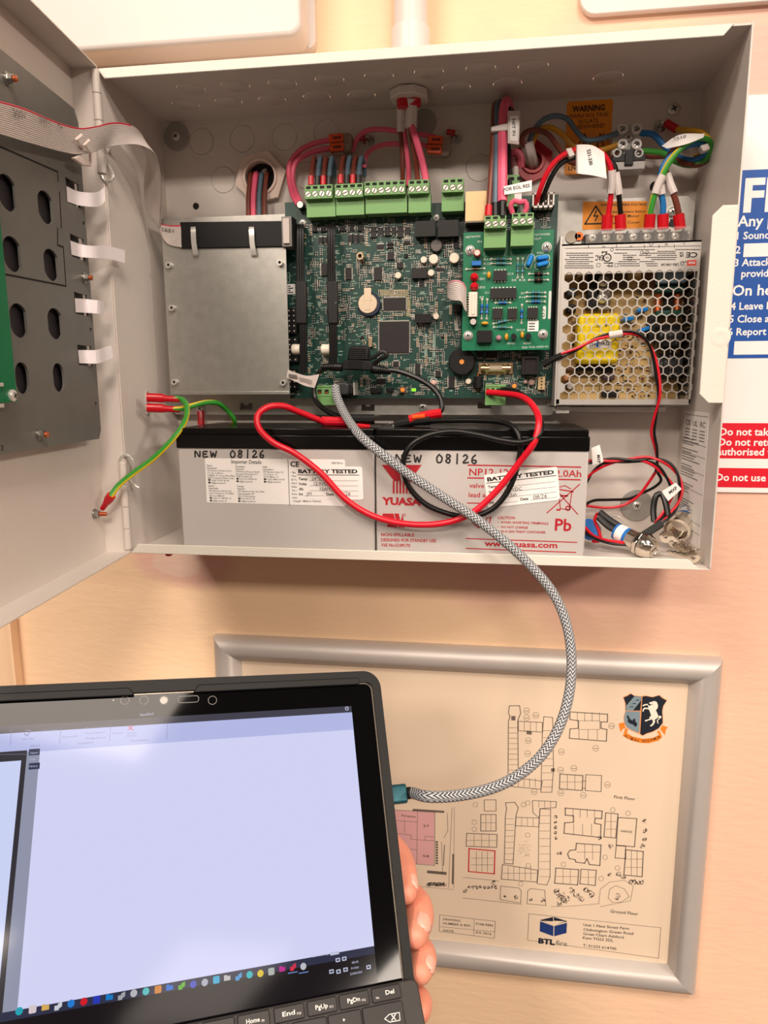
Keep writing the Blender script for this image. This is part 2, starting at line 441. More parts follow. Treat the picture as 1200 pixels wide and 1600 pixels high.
# fire action notice
a0, b0 = WALL.at(1104, 769, -1)
fa = thing('fire_notice', WALL.w(500, b0, -3), 'blue, red and white fire action notice on the wall right of the cabinet', 'sign')
obj('backing', MB().box(WALL, a0-2, b0, a0+225, WALL.at(1200, 147, -1)[1], -3, -1), M_paper, fa, bevel=.3)
M_sblue = mat('sign_blue', (20, 82, 168), .4, var=.02); M_sred = mat('sign_red', (222, 22, 44), .4, var=.02)
n = -.8
bl0 = WALL.at(1160, 266, n); bl1 = WALL.at(1135, 560, n)
def lowx(pt): return WALL.at(pt[0], pt[1], n)
obj('blue_panel', MB().box(WALL, bl0[0]-1, bl1[1], a0+222, bl0[1], -1, n), M_sblue, fa)
for nm, y0, x0, y1, x1 in (('red_panel', 661, 1125, 716, 1119), ('red_panel', 731, 1119, 761, 1115)):
    q0 = WALL.at(x0, y0, n); q1 = WALL.at(x1, y1, n)
    obj(nm, MB().box(WALL, q1[0]-.5, q1[1], a0+222, q0[1], -1, n), M_sred, fa)
n = -.7
w = MB(); w2 = MB()
ww = WALL
def sign_text(t, x, y, hp, bold, x1=None):
    a, b = ww.at(x, y, n); k = ww.mm(x, y, n)
    (w2 if y > 600 else w).text(ww, t, a, b, hp*k, n, None, 0, bold)
sign_text('FIRE', 1161, 330, 52, .035)
sign_text('Any person', 1152, 354, 17.5, .02)
sign_text('1 Sound the alarm', 1151, 374, 12, .02)
sign_text('2', 1149, 396, 12, .02)
sign_text('3 Attack the fire', 1147, 416, 12, .02)
sign_text('provided', 1158, 433, 12, .02)
sign_text('On hearing', 1144, 462, 17.5, .02)
sign_text('4 Leave by', 1141, 484, 12, .02)
sign_text('5 Close all', 1139, 504, 12, .02)
sign_text('6 Report to', 1137, 524, 12, .02)
sign_text('Do not take', 1124, 680, 12.5, .02)
sign_text('Do not return', 1122, 696, 12.5, .02)
sign_text('authorised to', 1120, 711, 12.5, .02)
sign_text('Do not use lifts', 1118, 751, 12.5, .02)
for q_ in ((1162, 380, 1210, 401), (1147, 533, 1195, 554)):
    r = WALL.rect(*q_, n); obj('answer_box', MB().box(WALL, r[0], r[1], r[2]+80, r[3], -.8, n), mat('sign_white', (246, 244, 242), .5, var=.01), fa)
obj('red_panel_lettering', w2, mat('sign_white', (246, 244, 242), .5, var=.01), fa)
obj('lettering', w, mat('sign_white', (246, 244, 242), .5, var=.01), fa)

# ------------------------------------------------------------------ framed building plan
fx0, fx1, fz0, fz1 = 25.0, 471.0, -425.0, -101.5
fp = thing('framed_plan', WALL.w((fx0+fx1)/2, fz0, -3), 'silver snap frame with printed building floor plans on the wall below the cabinet', 'picture')
prof = [(0, -3), (0, 5), (3, 9.5), (8, 11.5), (14, 11), (19, 8), (23.5, 2.5), (24.5, 1), (24.5, -1)]
def rail(c0, c1, dirin):
    """mitred rail between outer corners c0,c1"""
    m_ = MB(); d = (Vector(c1)-Vector(c0)).normalized(); q = Vector(dirin); vs = []
    k = len(prof)
    for e, cc in ((1, c0), (-1, c1)):
        for o, nn in prof:
            p2 = Vector(cc) + q*o + d*e*o; vs.append(WALL.w(p2.x, p2.y, nn))
    fs = [(i, i+1, k+i+1, k+i) for i in range(k-1)] + [tuple(range(k)), tuple(range(k, 2*k))]
    m_.add(vs, fs); return m_
cs = [(fx0, fz1), (fx1, fz1), (fx1, fz0), (fx0, fz0)]
for i, q in enumerate([(0, -1), (-1, 0), (0, 1), (1, 0)]):
    obj('frame_rail', rail(cs[i], cs[(i+1) % 4], q), M_alu, fp, ang=60)
obj('plan_sheet', MB().box(WALL, fx0+20, fz0+20, fx1-20, fz1-20, -2, 0), mat('aged_paper', (236, 214, 188), .35, var=.03, vs=8, coat=.35), fp)
zp = Z(600, 1050, .45833)
d = MB(); n = .15
def zl(pts, w=.55, m=0, close=False): d.lpx(WALL, [zp(*q) for q in pts], w, n, m, close)
def zr(x0, y0, x1, y1, w=.55, m=0): zl([(x0, y0), (x1, y0), (x1, y1), (x0, y1)], w, m, True)
def cells(x0, y0, x1, y1, nx, ny, w=.35):
    for i in range(1, nx): zl([(x0+(x1-x0)*i/nx, y0), (x0+(x1-x0)*i/nx, y1)], w)
    for i in range(1, ny): zl([(x0, y0+(y1-y0)*i/ny), (x1, y0+(y1-y0)*i/ny)], w)
def zc(x, y, r, w=.35, m=0, k=12): zl([(x+r*math.cos(i*2*math.pi/k), y+r*math.sin(i*2*math.pi/k)) for i in range(k)], w, m, True)
# first floor, long ranges
zl([(428, 115), (462, 115), (466, 140), (456, 165), (458, 360), (423, 362), (424, 170), (430, 150), (424, 140)], .7, 0, True)
for y in range(190, 360, 18): zl([(424, y), (457, y)], .35)
zl([(458, 168), (540, 172), (540, 205), (458, 200)], .6, 0, True); cells(458, 170, 540, 202, 4, 1)
zl([(545, 152), (575, 155), (578, 330), (572, 410), (535, 410), (540, 210)], .6, 0, True)
for y in range(200, 400, 24): zl([(540, y), (576, y)], .35)
zl([(412, 358), (458, 362), (540, 372), (535, 400), (412, 388)], .6, 0, True); cells(420, 362, 535, 392, 6, 1)
d.fpx(WALL, [zp(434, 150), zp(448, 150), zp(448, 165), zp(434, 165)], n); d.fpx(WALL, [zp(486, 200), zp(504, 202), zp(503, 214), zp(486, 212)], n)
d.fpx(WALL, [zp(570, 328), zp(582, 328), zp(582, 340), zp(570, 340)], n)
# first floor block to the right
zl([(634, 136), (762, 144), (762, 170), (740, 170), (740, 192), (760, 196), (758, 236), (632, 226), (634, 194), (662, 192), (662, 166), (634, 162)], .8, 0, True)
cells(634, 138, 760, 168, 5, 1); cells(634, 196, 758, 230, 4, 1); zr(664, 166, 736, 196, .35)
zl([(600, 348), (678, 353), (676, 404), (598, 398)], .8, 0, True); cells(600, 350, 676, 400, 3, 2)
zl([(688, 350), (742, 353), (740, 408), (686, 404)], .6, 0, True); zl([(678, 372), (688, 372)], .6); zl([(677, 396), (687, 396)], .6)
for x, y in ((486, 132), (486, 156), (518, 148), (492, 234), (490, 278), (605, 272), (602, 334), (648, 328), (680, 420), (776, 184), (722, 260), (762, 384), (603, 412), (512, 408)):
    zc(x, y, 10, .3); zl([(x-6, y+1), (x+6, y+1)], .5)
# ground floor, left site
zr(342, 436, 382, 474, .6); zr(330, 486, 382, 542, .7); cells(330, 486, 382, 542, 3, 2)
zl([(282, 550), (386, 554), (384, 598), (280, 594)], .7, 0, True); cells(282, 552, 384, 596, 4, 2)
cells(296, 612, 372, 680, 4, 3)
zl([(414, 446), (446, 444), (458, 462), (450, 490), (440, 655), (410, 652), (414, 490), (418, 466)], .7, 0, True)
for y in range(500, 650, 20): zl([(412, y), (442, y)], .35)
zl([(450, 495), (530, 498), (528, 528), (448, 524)], .6, 0, True); cells(450, 497, 528, 526, 4, 1)
zl([(506, 438), (588, 442), (586, 462), (532, 466), (530, 498), (508, 480)], .6, 0, True); cells(508, 440, 588, 462, 4, 1)
zl([(532, 466), (568, 468), (566, 700), (556, 726), (522, 722), (526, 680), (528, 520)], .6, 0, True)
for y in range(490, 720, 26): zl([(530, y), (566, y)], .35)
zl([(404, 656), (440, 662), (524, 676), (522, 716), (470, 712), (400, 706)], .7, 0, True); cells(404, 664, 520, 708, 6, 2)
for x in range(456, 516, 8):
    for y in range(580, 636, 8):
        if math.hypot(x-484, y-606) < 28 and random.random() < .8: zl([(x, y), (x+random.uniform(-6, 6), y+random.uniform(-6, 6))], .3)
# ground floor, right blocks
zl([(618, 464), (744, 474), (742, 500), (720, 498), (718, 516), (740, 520), (738, 564), (614, 550), (616, 514), (646, 512), (646, 490), (618, 488)], .9, 0, True)
cells(620, 468, 742, 496, 5, 1); cells(616, 518, 738, 556, 4, 1)
zl([(756, 480), (798, 484), (790, 566), (750, 562)], .8, 0, True); cells(756, 484, 792, 562, 2, 3)
zl([(798, 496), (862, 500), (854, 596), (792, 590)], .8, 0, True)
zl([(792, 592), (824, 594), (824, 636), (788, 634)], .7, 0, True); zl([(824, 606), (884, 612), (880, 698), (818, 692), (822, 640)], .9, 0, True); cells(824, 610, 882, 694, 3, 3)
zl([(656, 584), (740, 590), (736, 660), (700, 656), (692, 636), (684, 652), (654, 648), (652, 640), (632, 636), (626, 620), (634, 608), (654, 606)], .9, 0, True); cells(658, 588, 738, 640, 3, 2)
zl([(586, 668), (664, 674), (660, 726), (582, 720)], .9, 0, True); cells(586, 672, 660, 722, 3, 2)
zl([(672, 672), (724, 676), (720, 728), (668, 722)], .8, 0, True); cells(672, 676, 722, 724, 2, 2)
zl([(398, 730), (460, 736), (468, 746), (466, 788), (396, 776)], .5, 0, True); zl([(490, 746), (500, 738), (548, 744), (552, 796), (488, 790)], .5, 0, True)
zl([(232, 462), (220, 735)], .35); zl([(236, 622), (234, 722)], 1.6)
zl([(270, 700), (390, 712)], .4); zl([(268, 770), (470, 792)], .4); zl([(570, 800), (640, 798), (732, 790), (738, 740), (770, 716), (820, 710), (850, 730), (840, 780), (738, 800)], .35)
zl([(764, 770), (770, 740), (790, 728), (820, 740), (836, 766), (810, 784), (780, 786)], .4, 0, True)
def bush(x, y, r):
    k = 14
    for i in range(k):
        a_ = random.uniform(0, 6.28); q = random.uniform(.2, 1)*r
        zl([(x+q*math.cos(a_), y+q*math.sin(a_)), (x+q*math.cos(a_+.8), y+q*math.sin(a_+.8))], .5)
for x, y, r_ in [(588+i*17, 745+(i % 3)*14, 11) for i in range(8)]+[(600+i*9, 770+i*6, 9) for i in range(3)]+[(598, 786, 12), (590, 756, 11), (700, 752, 10), (888, 510, 9), (888, 540, 9), (888, 568, 9), (882, 594, 9), (772, 594, 9), (598, 618, 9), (450, 768, 8), (412, 766, 5), (796, 766, 11), (502, 776, 7), (540, 778, 9), (276, 746, 8), (374, 718, 9), (736, 566, 8), (768, 690, 7), (800, 690, 9), (816, 700, 9)]+[(290+i*13, 734, 6) for i in range(8)]+[(585, 494+i*18, 6) for i in range(5)]+[(842+i*12, 716, 9) for i in range(4)]:
    bush(x, y, r_)
for x, y in ((312, 452), (308, 512), (308, 536), (780, 470), (832, 482), (754, 632), (740, 704), (612, 656), (796, 668), (476, 452), (490, 446), (490, 556), (492, 660), (466, 722)): zc(x, y, 8, .3)
# plan at the left, partly behind tablet and hand
zl([(-60, 465), (174, 478), (172, 660), (-60, 640)], .5, 0, True)
for i in range(12): zl([(100+i*9, 470+i*.6), (104+i*9, 470+i*.6)], 2.2)
for q in ([(30, 505), (114, 512)], [(114, 474), (112, 655)], [(30, 548), (92, 556), (92, 570), (174, 576)], [(30, 600), (112, 606)], [(70, 505), (70, 548)], [(140, 560), (172, 562)], [(140, 560), (140, 574)]): zl(q, .4)
for i in range(9): zl([(178, 580+i*9), (182, 580+i*9)], 2)
zl([(206, 590), (203, 660)], .8); zl([(216, 480), (218, 540), (204, 566)], .4); zl([(196, 580), (200, 690)], .4)
for i in range(6): zl([(150+i*11, 681+i), (155+i*11, 682+i)], 3)
for i in range(12): bush(150+i*5, 724, 7)
zl([(240, 460), (238, 738)], .3); zl([(110, 730), (238, 742)], .3)
# title block
zl([(190, 828), (380, 850), (376, 908), (188, 884)], .4, 0, True); zl([(190, 868), (378, 886)], .35); zl([(308, 842), (306, 900)], .35)
zl([(494, 824), (944, 872), (936, 976), (490, 914)], .4, 0, True)
obj('plan_drawing', d, mat('plan_ink', (112, 98, 88), .6), fp)
d = MB()
d.tpx(WALL, 'First Floor', *zp(784, 430), *zp(856, 438), 5.5, n, .01)
d.tpx(WALL, 'Ground Floor', *zp(772, 820), *zp(866, 830), 6, n, .01)
for t, x, y, x1, y1 in (('Unit 1 New Street Farm', 680, 866, 836, 879), ('Chilmington Green Road', 680, 882, 850, 896), ('Great Chart Ashford', 679, 896, 817, 909), ('Kent TN23 3DL', 678, 910, 782, 920), ('T: 01233 614700', 678, 936, 792, 948)):
    d.tpx(WALL, t, *zp(x, y), *zp(x1, y1), 5, n, .012)
for t, x, y, x1, y1 in (('DRAWING', 202, 846, 260, 852), ('NUMBER & REV.', 202, 860, 298, 869), ('DATE', 202, 884, 238, 888), ('P108-9886', 314, 862, 372, 868), ('JUL 2016', 312, 890, 366, 897), ('57', 134, 528, 154, 529), ('58', 132, 630, 154, 632), ('Reception', 60, 492, 108, 497), ('GARAGE', 806, 545, 846, 549)):
    d.tpx(WALL, t, *zp(x, y), *zp(x1, y1), 4, n, .008)
obj('plan_lettering', d, mat('plan_text_ink', (74, 64, 60), .6), fp)
d = MB(); d.fpx(WALL, [zp(-60, 466), zp(172, 479), zp(170, 658), zp(-60, 640)], .1)
obj('pink_zone', d, mat('plan_pink', (226, 170, 170), .5, var=.03), fp)
d = MB(); zl([(290, 602), (378, 610), (376, 688), (288, 680)], 1.1, 0, True); obj('red_zone_outline', d, mat('plan_red', (206, 40, 44), .5), fp)
# company logo: open blue cube
M_navy = mat('logo_navy', (26, 54, 116), .5); M_navyd = mat('logo_dark', (28, 34, 50), .5)
d = MB()
d.fpx(WALL, [zp(532, 850), zp(578, 866), zp(577, 901), zp(531, 884)], n, 0); d.fpx(WALL, [zp(581, 866), zp(624, 855), zp(622, 890), zp(580, 901)], n, 0)
d.fpx(WALL, [zp(531, 846), zp(576, 835), zp(577, 850), zp(540, 848), zp(577, 862)], n, 1); d.fpx(WALL, [zp(579, 835), zp(626, 850), zp(580, 863), zp(618, 850), zp(579, 848)], n, 1)
d.tpx(WALL, 'BTL', *zp(526, 924), *zp(582, 931), 9.5, n, .05, 1); d.tpx(WALL, 'fire', *zp(586, 931), *zp(624, 935), 9.5, n, .0, 2)
obj('company_logo', d, [M_navy, M_navyd, mat('logo_grey', (96, 92, 92), .5)], fp)
# school crest
ze = Z(950, 1060, .09167)
cr = MB(); nn = .12
def cf(pts, m, n_=None): cr.fpx(WALL, [ze(*q) for q in pts], n_ or nn, m)
shield = [(265, 325), (330, 300), (390, 262), (450, 300), (560, 312), (640, 300), (760, 322), (870, 290), (930, 340), (1000, 378), (940, 470), (922, 560), (930, 680), (930, 760), (860, 850), (760, 905), (660, 935), (590, 972), (540, 940), (430, 895), (330, 840), (285, 760), (275, 660), (305, 560), (300, 430)]
cf([((x-630)*1.03+630, (y-610)*1.03+610) for x, y in shield], 2, .1)
cf([(265, 325), (330, 300), (390, 262), (450, 300), (575, 312), (548, 560), (300, 545), (302, 430)], 0)
cf([(450, 305), (575, 312), (560, 380), (420, 552), (310, 546), (306, 470)], 1, .14)
cf([(300, 560), (548, 562), (530, 930), (430, 892), (330, 836), (285, 760), (275, 660)], 1)
cf([(585, 312), (640, 300), (760, 322), (870, 290), (930, 340), (1000, 378), (940, 470), (922, 560), (930, 680), (930, 760), (860, 850), (760, 905), (660, 935), (590, 972), (548, 942)], 0)
cf([(572, 312), (586, 312), (548, 945), (530, 930)], 2, .14); cf([(300, 547), (550, 549), (549, 563), (300, 560)], 2, .14)
for x, y in ((500, 372), (445, 430), (400, 485)): cf([(x-45, y+12), (x-10, y-10), (x+32, y-8), (x+28, y+10), (x-5, y+4)], 0, .16)
cf([(330, 620), (350, 640), (375, 690), (420, 720), (440, 680), (470, 700), (465, 745), (490, 745), (500, 790), (470, 830), (430, 790), (370, 770), (330, 730), (345, 700), (322, 670)], 0, .16)
# rearing horse
cf([(695, 415), (740, 400), (790, 385), (830, 400), (850, 450), (850, 500), (815, 545), (835, 580), (855, 630), (850, 670), (820, 690), (795, 705), (805, 735), (785, 780), (740, 820), (712, 810), (762, 760), (765, 720), (745, 695), (730, 705), (690, 715), (640, 738), (625, 715), (690, 695), (712, 680), (705, 655), (735, 640), (720, 590), (705, 545), (690, 525), (640, 520), (612, 535), (605, 570), (585, 560), (595, 520), (620, 498), (690, 502), (680, 460), (650, 455), (600, 475), (582, 462), (620, 440), (670, 432), (700, 470), (740, 450), (780, 440), (720, 440)], 3, .17)
cf([(850, 665), (870, 635), (905, 640), (912, 670), (880, 690), (852, 715), (855, 750), (868, 772), (840, 762), (832, 715), (856, 690), (880, 665)], 3, .17)
cf([(180, 770), (270, 750), (300, 850), (250, 860), (215, 915)], 4); cf([(930, 800), (1020, 830), (985, 880), (970, 970), (920, 905), (890, 860)], 4)
cf([(295, 850), (345, 870), (320, 930), (420, 990), (600, 1030), (780, 1010), (870, 960), (830, 905), (880, 890), (925, 1000), (860, 1060), (700, 1105), (560, 1100), (400, 1060), (255, 980)], 4)
def arc_text(t, c0, c1, c2, hp):
    for i, ch in enumerate(t):
        if ch == ' ': continue
        u0, u1 = i/len(t), (i+.85)/len(t)
        q = lambda u: tuple((1-u)**2*c0[k]+2*u*(1-u)*c1[k]+u*u*c2[k] for k in (0, 1))
        cr.tpx(WALL, ch, *ze(*q(u0)), *ze(*q(u1)), hp, .18, .02, 5)
arc_text('ALTIORA SEQUAMUR', (270, 985), (560, 1180), (915, 1005), 5.0)
obj('crest', cr, [mat('crest_navy', (28, 34, 46), .5), mat('crest_grey', (128, 148, 158), .5), mat('crest_gold', (226, 150, 96), .5), mat('crest_white', (244, 232, 216), .5), mat('crest_orange', (236, 134, 40), .5), mat('crest_brown', (120, 60, 20), .5)], fp)

# ------------------------------------------------------------------ small hardware builders
def screw(fr, a, b, r, n0, h, parent, name='screw', kind='cross', m=None, ph=.5, washer=0, label=None):
    s = MB()
    if washer: s.cyl(fr, a, b, washer, n0, n0+.6, 24); n0 += .6
    s.lathe(fr, a, b, [(r, n0), (r, n0+h*.55), (r*.8, n0+h*.85), (r*.45, n0+h)], 18)
    c, q = math.cos(ph), math.sin(ph); f2 = fr.sub(a, b, 0, ph); L = r*.52; W_ = r*.12
    s.box(f2, -L, -W_, L, W_, n0+h*.6, n0+h*1.03, 1)
    if kind == 'cross': s.box(f2, -W_, -L, W_, L, n0+h*.6, n0+h*1.03, 1)
    return obj(name, s, [m or M_zinc, M_recess], parent, label)
M_stud = mat('stud_steel', (176, 174, 168), .25, .9)
def stud(fr, a, b, parent, name='earth_stud', L=9, tip=None, rw=4.0, n0=0, label=None):
    s = MB(); s.cyl(fr, a, b, rw, n0, n0+.9, 20); s.cyl(fr, a, b, rw*.85, n0+.9, n0+1.6, 20)
    s.prism(fr, circ(a, b, rw*.75, 6, .3), n0+1.6, n0+4.2)
    pr = []; k = int((L-4.2)/.5)
    for i in range(k): pr += [(1.45, n0+4.2+i*.5), (1.7, n0+4.45+i*.5)]
    s.lathe(fr, a, b, pr+[(1.3, n0+L)], 12, 1)
    return obj(name, s, [M_stud, tip or M_stud], parent, label)
M_coptip = mat('copper_plated_thread', (196, 110, 72), .35, .6)

# ------------------------------------------------------------------ cabinet
W_, H_, D_ = 425.0, 342.0, 98.0
T_ = 1.2
cab = thing('control_cabinet', WALL.w(W_/2, 0, 0), 'open pale grey metal control panel cabinet mounted on the wall', 'cabinet')
ko = [(315, 221), (378.5, 217), (444.5, 214), (510, 208), (349, 281), (477, 274), (749, 262)]
koab = [WALL.at(x, y, 0) for x, y in ko]
gl = WALL.at(410, 280, 0); gr = WALL.at(832, 255, 0)
h1 = WALL.at(306, 322, 0); h2 = WALL.at(1024, 292, 0)
holes = [circ(a, b, 10.4, 28) for a, b in koab]+[circ(*gl, 13, 28), circ(*gr, 11, 24), circ(*h1, 2.8, 16), circ(*h2, 4.2, 16)]
obj('back_panel', MB().plate(WALL, [(0, 0), (W_, 0), (W_, H_), (0, H_)], holes, -T_, 0), M_cab, cab)
for (a, b), r_ in ((h1, 2.7), (h2, 4.1)): obj('hole_shade_disc', MB().cyl(WALL, a, b, r_, -1.1, -.5, 18), M_slot, cab, label='black disc for the shade inside a hole in the back sheet')  # black discs painted in for the dark inside the two small holes
for a, b in koab: obj('knockout', MB().cyl(WALL, a, b, 10.1, -T_, .1, 28), M_cab, cab)
LEFT = Frame((0, 0, 0), (0, 1, 0), (0, 0, 1))              # inner face of left side: n=+X, a=+Y
obj('left_side', MB().box(WALL, -T_, 0, 0, H_, -T_, D_), M_cab, cab, bevel=.3)
obj('right_side', MB().box(WALL, W_, 0, W_+T_, H_, -T_, D_+1.2), M_cab, cab, bevel=.4)
TOP = Frame((0, 0, H_-T_), (1, 0, 0), (0, -1, 0))           # looks down: n=-Z, b = distance from the wall
tk = [(441, 127), (515, 121), (592, 115), (670, 109), (751, 103), (833, 100), (950, 117), (793, 127), (713, 133), (565, 145), (495, 148), (425, 152), (298, 135), (368, 130), (290, 160), (357, 155)]
tkab = [TOP.at(x, y+4, 0) for x, y in tk]; tkab = [q for q in tkab if 8 < q[1] < 85]
tg = TOP.at(639, 142, 0)
obj('top_panel', MB().plate(TOP, [(0, 0), (W_, 0), (W_, D_), (0, D_)], [circ(a, b, 10.4, 28) for a, b in tkab], -T_, 0), M_cab, cab)
for a, b in tkab: obj('knockout', MB().lathe(TOP, a, b, [(10.0, -T_), (10.0, .35), (9.6, .6)], 28), M_cab, cab)
obj('bottom_panel', MB().box(WALL, -T_, -T_, W_+T_, 0, -T_, D_), M_cab, cab)
obj('front_lip', MB().prism(WALL, [(-T_, H_), (415, H_), (409, H_-6.8), (4, H_-6.8)], D_, D_+T_), M_cabd, cab, bevel=.5)
obj('front_lip', MB().prism(WALL, [(0, -T_), (419, -T_), (411, 6.2), (6, 6.2)], D_, D_+T_), M_cabd, cab, bevel=.5)
tab = [WALL.at(x, y, D_) for x, y in ((1129, 321), (1115, 333), (1092, 617), (1105, 630))]
ta = min(q[0] for q in tab); tb1 = tab[0][1]; tb0 = tab[3][1]
lt = MB().prism(WALL, [(W_+T_, tb1), (ta+6, tb1), (ta, tb1-6), (ta, tb0+6), (ta+6, tb0), (W_+T_, tb0)], D_, D_+T_)
q = WALL.at(1112, 527, D_)
obj('lock_flange', lt, M_cabd, cab, bevel=.5)
obj('lock_boss', MB().lathe(WALL, q[0]+5, q[1], [(6.5, D_+T_), (5.5, D_+T_+.12), (4, D_+T_+.22), (3, D_+T_+.18), (1, D_+T_+.1)], 28), M_cabd, cab)

# penny washers with screws, studs and stickers inside
for x, y, r_ in ((275, 213, 10.8), (995, 790, 13.0)):
    a, b = WALL.at(x, y, 2)
    wsh = obj('penny_washer', MB().cyl(WALL, a, b, r_, 0, 1.6, 36, ch=.4), mat('washer_steel', (168, 166, 160), .38, .35), cab)
    screw(WALL, a, b, 3.6, 1.6, 2.0, wsh)
a, b = WALL.at(663, 190, 1); wsh = obj('penny_washer', MB().cyl(WALL, a, b, 9.5, 0, 1.2, 36, ch=.3), mat('washer_steel', (168, 166, 160), .38, .35), cab)
a, b = WALL.at(1053, 170, 1); screw(WALL, a, b, 4.6, 0, 2.4, cab)
for x, y in ((577, 214), (716, 209), (1035, 192)):
    a, b = WALL.at(x, y, 5); stud(WALL, a-1, b-1, cab, L=10, rw=4.6)
st = WALL.rect(884, 157, 955, 272, .3)
wl = obj('warning_sticker', MB().prism(WALL, rrect(*st, 1.5), 0, .25), M_orlab, cab, label='orange warning sticker on the back sheet')
tx = MB()
tx.tpx(WALL, 'WARNING', 894, 175, 945, 172, 9, .4, .03); tx.tpx(WALL, 'MAINS VOLTAGE', 889, 185, 950, 181, 6, .4, .0, shear=.2); tx.tpx(WALL, 'ISOLATE', 904, 193, 935, 191, 6, .4); tx.tpx(WALL, 'ELSEWHERE!', 893, 202, 944, 199, 6.5, .4)
tx.lpx(WALL, [(913, 209), (899, 236), (927, 234)], .8, .4, close=True); tx.tpx(WALL, 'N', 937, 215, 944, 214, 7, .4, .02)
tx.lpx(WALL, [(913, 216), (910, 224), (916, 224), (912, 232)], .7, .4)
a, b = WALL.at(938, 226, .4); tx.ring(WALL, a, b, 1.9, 2.6, .3, .4, 18)
tx.tpx(WALL, 'LIVE', 888, 266, 906, 265, 6, .4, .03)
obj('warning_text', tx, M_ink, wl)
RIGHTW = Frame((W_, 0, 0), (0, -1, 0), (0, 0, 1))            # inner face of right side, n=-X
pts = [RIGHTW.at(x, y, .2) for x, y in ((1069, 652), (1105, 645), (1092, 858), (1060, 832))]
ra0 = min(q[0] for q in pts); ra1 = max(q[0] for q in pts); rb0 = min(q[1] for q in pts); rb1 = max(q[1] for q in pts)
rl = obj('approval_label', MB().box(RIGHTW, ra0, rb0, ra1, rb1, 0, .2), M_paper, cab, label='white printed approval label on the right side sheet')
tx = MB(); wa = ra1-ra0; hb = rb1-rb0
for t in (.03, .245, .33, .455, .60, .83, .9): tx.line(RIGHTW, ra0+.8, rb1-hb*t, ra1-.8, rb1-hb*t, .35, .3)
rr_ = random.Random(5)
for i in range(44):
    t = .05+i*.0208
    if .04 < t < .2 or .0 < (t % .13) < .03: continue
    x = ra0+1.5
    while x < ra0+wa*(.35+.55*rr_.random()):
        l = rr_.uniform(1, 4); tx.line(RIGHTW, x, rb1-hb*t, x+l, rb1-hb*t, .75, .3); x += l+.9
for i, t in enumerate(('CE', 'UL', 'RC')):
    a = ra0+wa*(.1+.3*i); tx.text(RIGHTW, t, a, rb1-hb*.11, 4.0, .3, wa*.2, 0, .02)
    for j in range(4): tx.line(RIGHTW, a, rb1-hb*(.14+.024*j), a+wa*.2, rb1-hb*(.14+.024*j), .7, .3)
obj('label_print', tx, M_grayink, rl)
ear = [WALL.at(x, y, 1) for x, y in ((1, 1),)]
a, b = LEFT.at(232, 629, .5); obj('earth_tab', MB().box(LEFT, a-3.5, b-9, a+.5, b+9, 0, 1.0), M_zinc, cab)

# small copper-red stud under the bottom of the cabinet
UND = Frame((0, 0, -T_), (1, 0, 0), (0, -1, 0))
q = UND.at(260, 863, 1); obj('bottom_grommet', MB().lathe(UND, q[0], q[1]-4, [(3.2, 0), (3.2, 2.5), (2.4, 4.5), (1, 5)], 16), M_redc, cab, label='small red grommet under the bottom sheet')

# hinge knuckles and wire clips down the left front edge
HG = Frame((-2.2, -D_-1.0, 0), (1, 0, 0), (0, 1, 0))
def hz(y): return WALL.at(160 if y < 400 else 197, y, D_+1)[1]
for ys in ((108, 146, 189, 232, 272), (722, 757, 792, 826, 858)):
    hg = None
    for i in range(4):
        z1, z0 = hz(ys[i]), hz(ys[i+1])
        k = MB().lathe(Frame((-2.2, -D_-1.0, z0), (1, 0, 0), (0, 1, 0)), 0, 0, [(2.6, .15), (2.9, .5), (2.9, z1-z0-.5), (2.6, z1-z0-.15)], 18)
        o = obj('hinge', k, M_cab, cab) if i == 0 else obj('hinge_knuckle', k, M_cab, hg)
        if i == 0: hg = o
pts = [WALL.p(172, 232, 92), WALL.p(166, 244, 93), WALL.p(172, 262, 97), WALL.p(177, 272, 99), WALL.p(174, 282, 100), WALL.p(164, 283, 100), WALL.p(159, 274, 100)]
obj('hinge_pin_clip', MB().tube(pts, 1.0, 8), M_zinc, cab)
pts = [WALL.p(187, 722, 100), WALL.p(190, 714, 100), WALL.p(199, 711, 99), WALL.p(207, 719, 98), WALL.p(209, 734, 97), WALL.p(204, 746, 96), WALL.p(207, 755, 96), WALL.p(217, 762, 95)]
obj('hinge_pin_clip', MB().tube(pts, 1.1, 8), M_zinc, cab)

# ------------------------------------------------------------------ door, swung open to the left
away = (RIGHT*(52/FPX) + UP*0 + FWD); away = Vector((away.x, away.y, 0)).normalized()
DOOR = Frame((-0.4, -D_-.25, 0), away, (0, 0, 1))            # a < 0 towards the viewer, n = +X side
DW, DD = 424.0, 20.0
dr = obj('door', MB().box(DOOR, -DW, -1.5, -1.2, H_+1.5, -DD, -DD+T_), M_cab, cab, label='door swung fully open towards the viewer')
obj('door_flange', MB().box(DOOR, -1.4, -1.5, -.05, H_+1.5, -DD, -.3), M_cab, dr, bevel=.4)
obj('door_flange', MB().box(DOOR, -DW, H_+.3, -1.2, H_+1.5, -DD, 0), M_cab, dr, bevel=.4)
obj('door_flange', MB().box(DOOR, -DW, -1.5, -1.2, -.3, -DD, 0), M_cab, dr, bevel=.4)
obj('door_flange', MB().box(DOOR, -DW, -1.5, -DW+1.2, H_+1.5, -DD, 0), M_cab, dr, bevel=.4)
NP = -6.0                                                   # front of the mounting plate
pa1 = DOOR.at(140, 430, NP)[0]; pb1 = DOOR.at(110, 165, NP)[1]; pb0 = DOOR.at(152, 686, NP)[1]
pa0 = -340.0
out = [(pa0, pb0), (pa1-4, pb0), (pa1, pb0+6), (pa1, pb1-7), (pa1-5, pb1), (pa0, pb1)]
hl = []
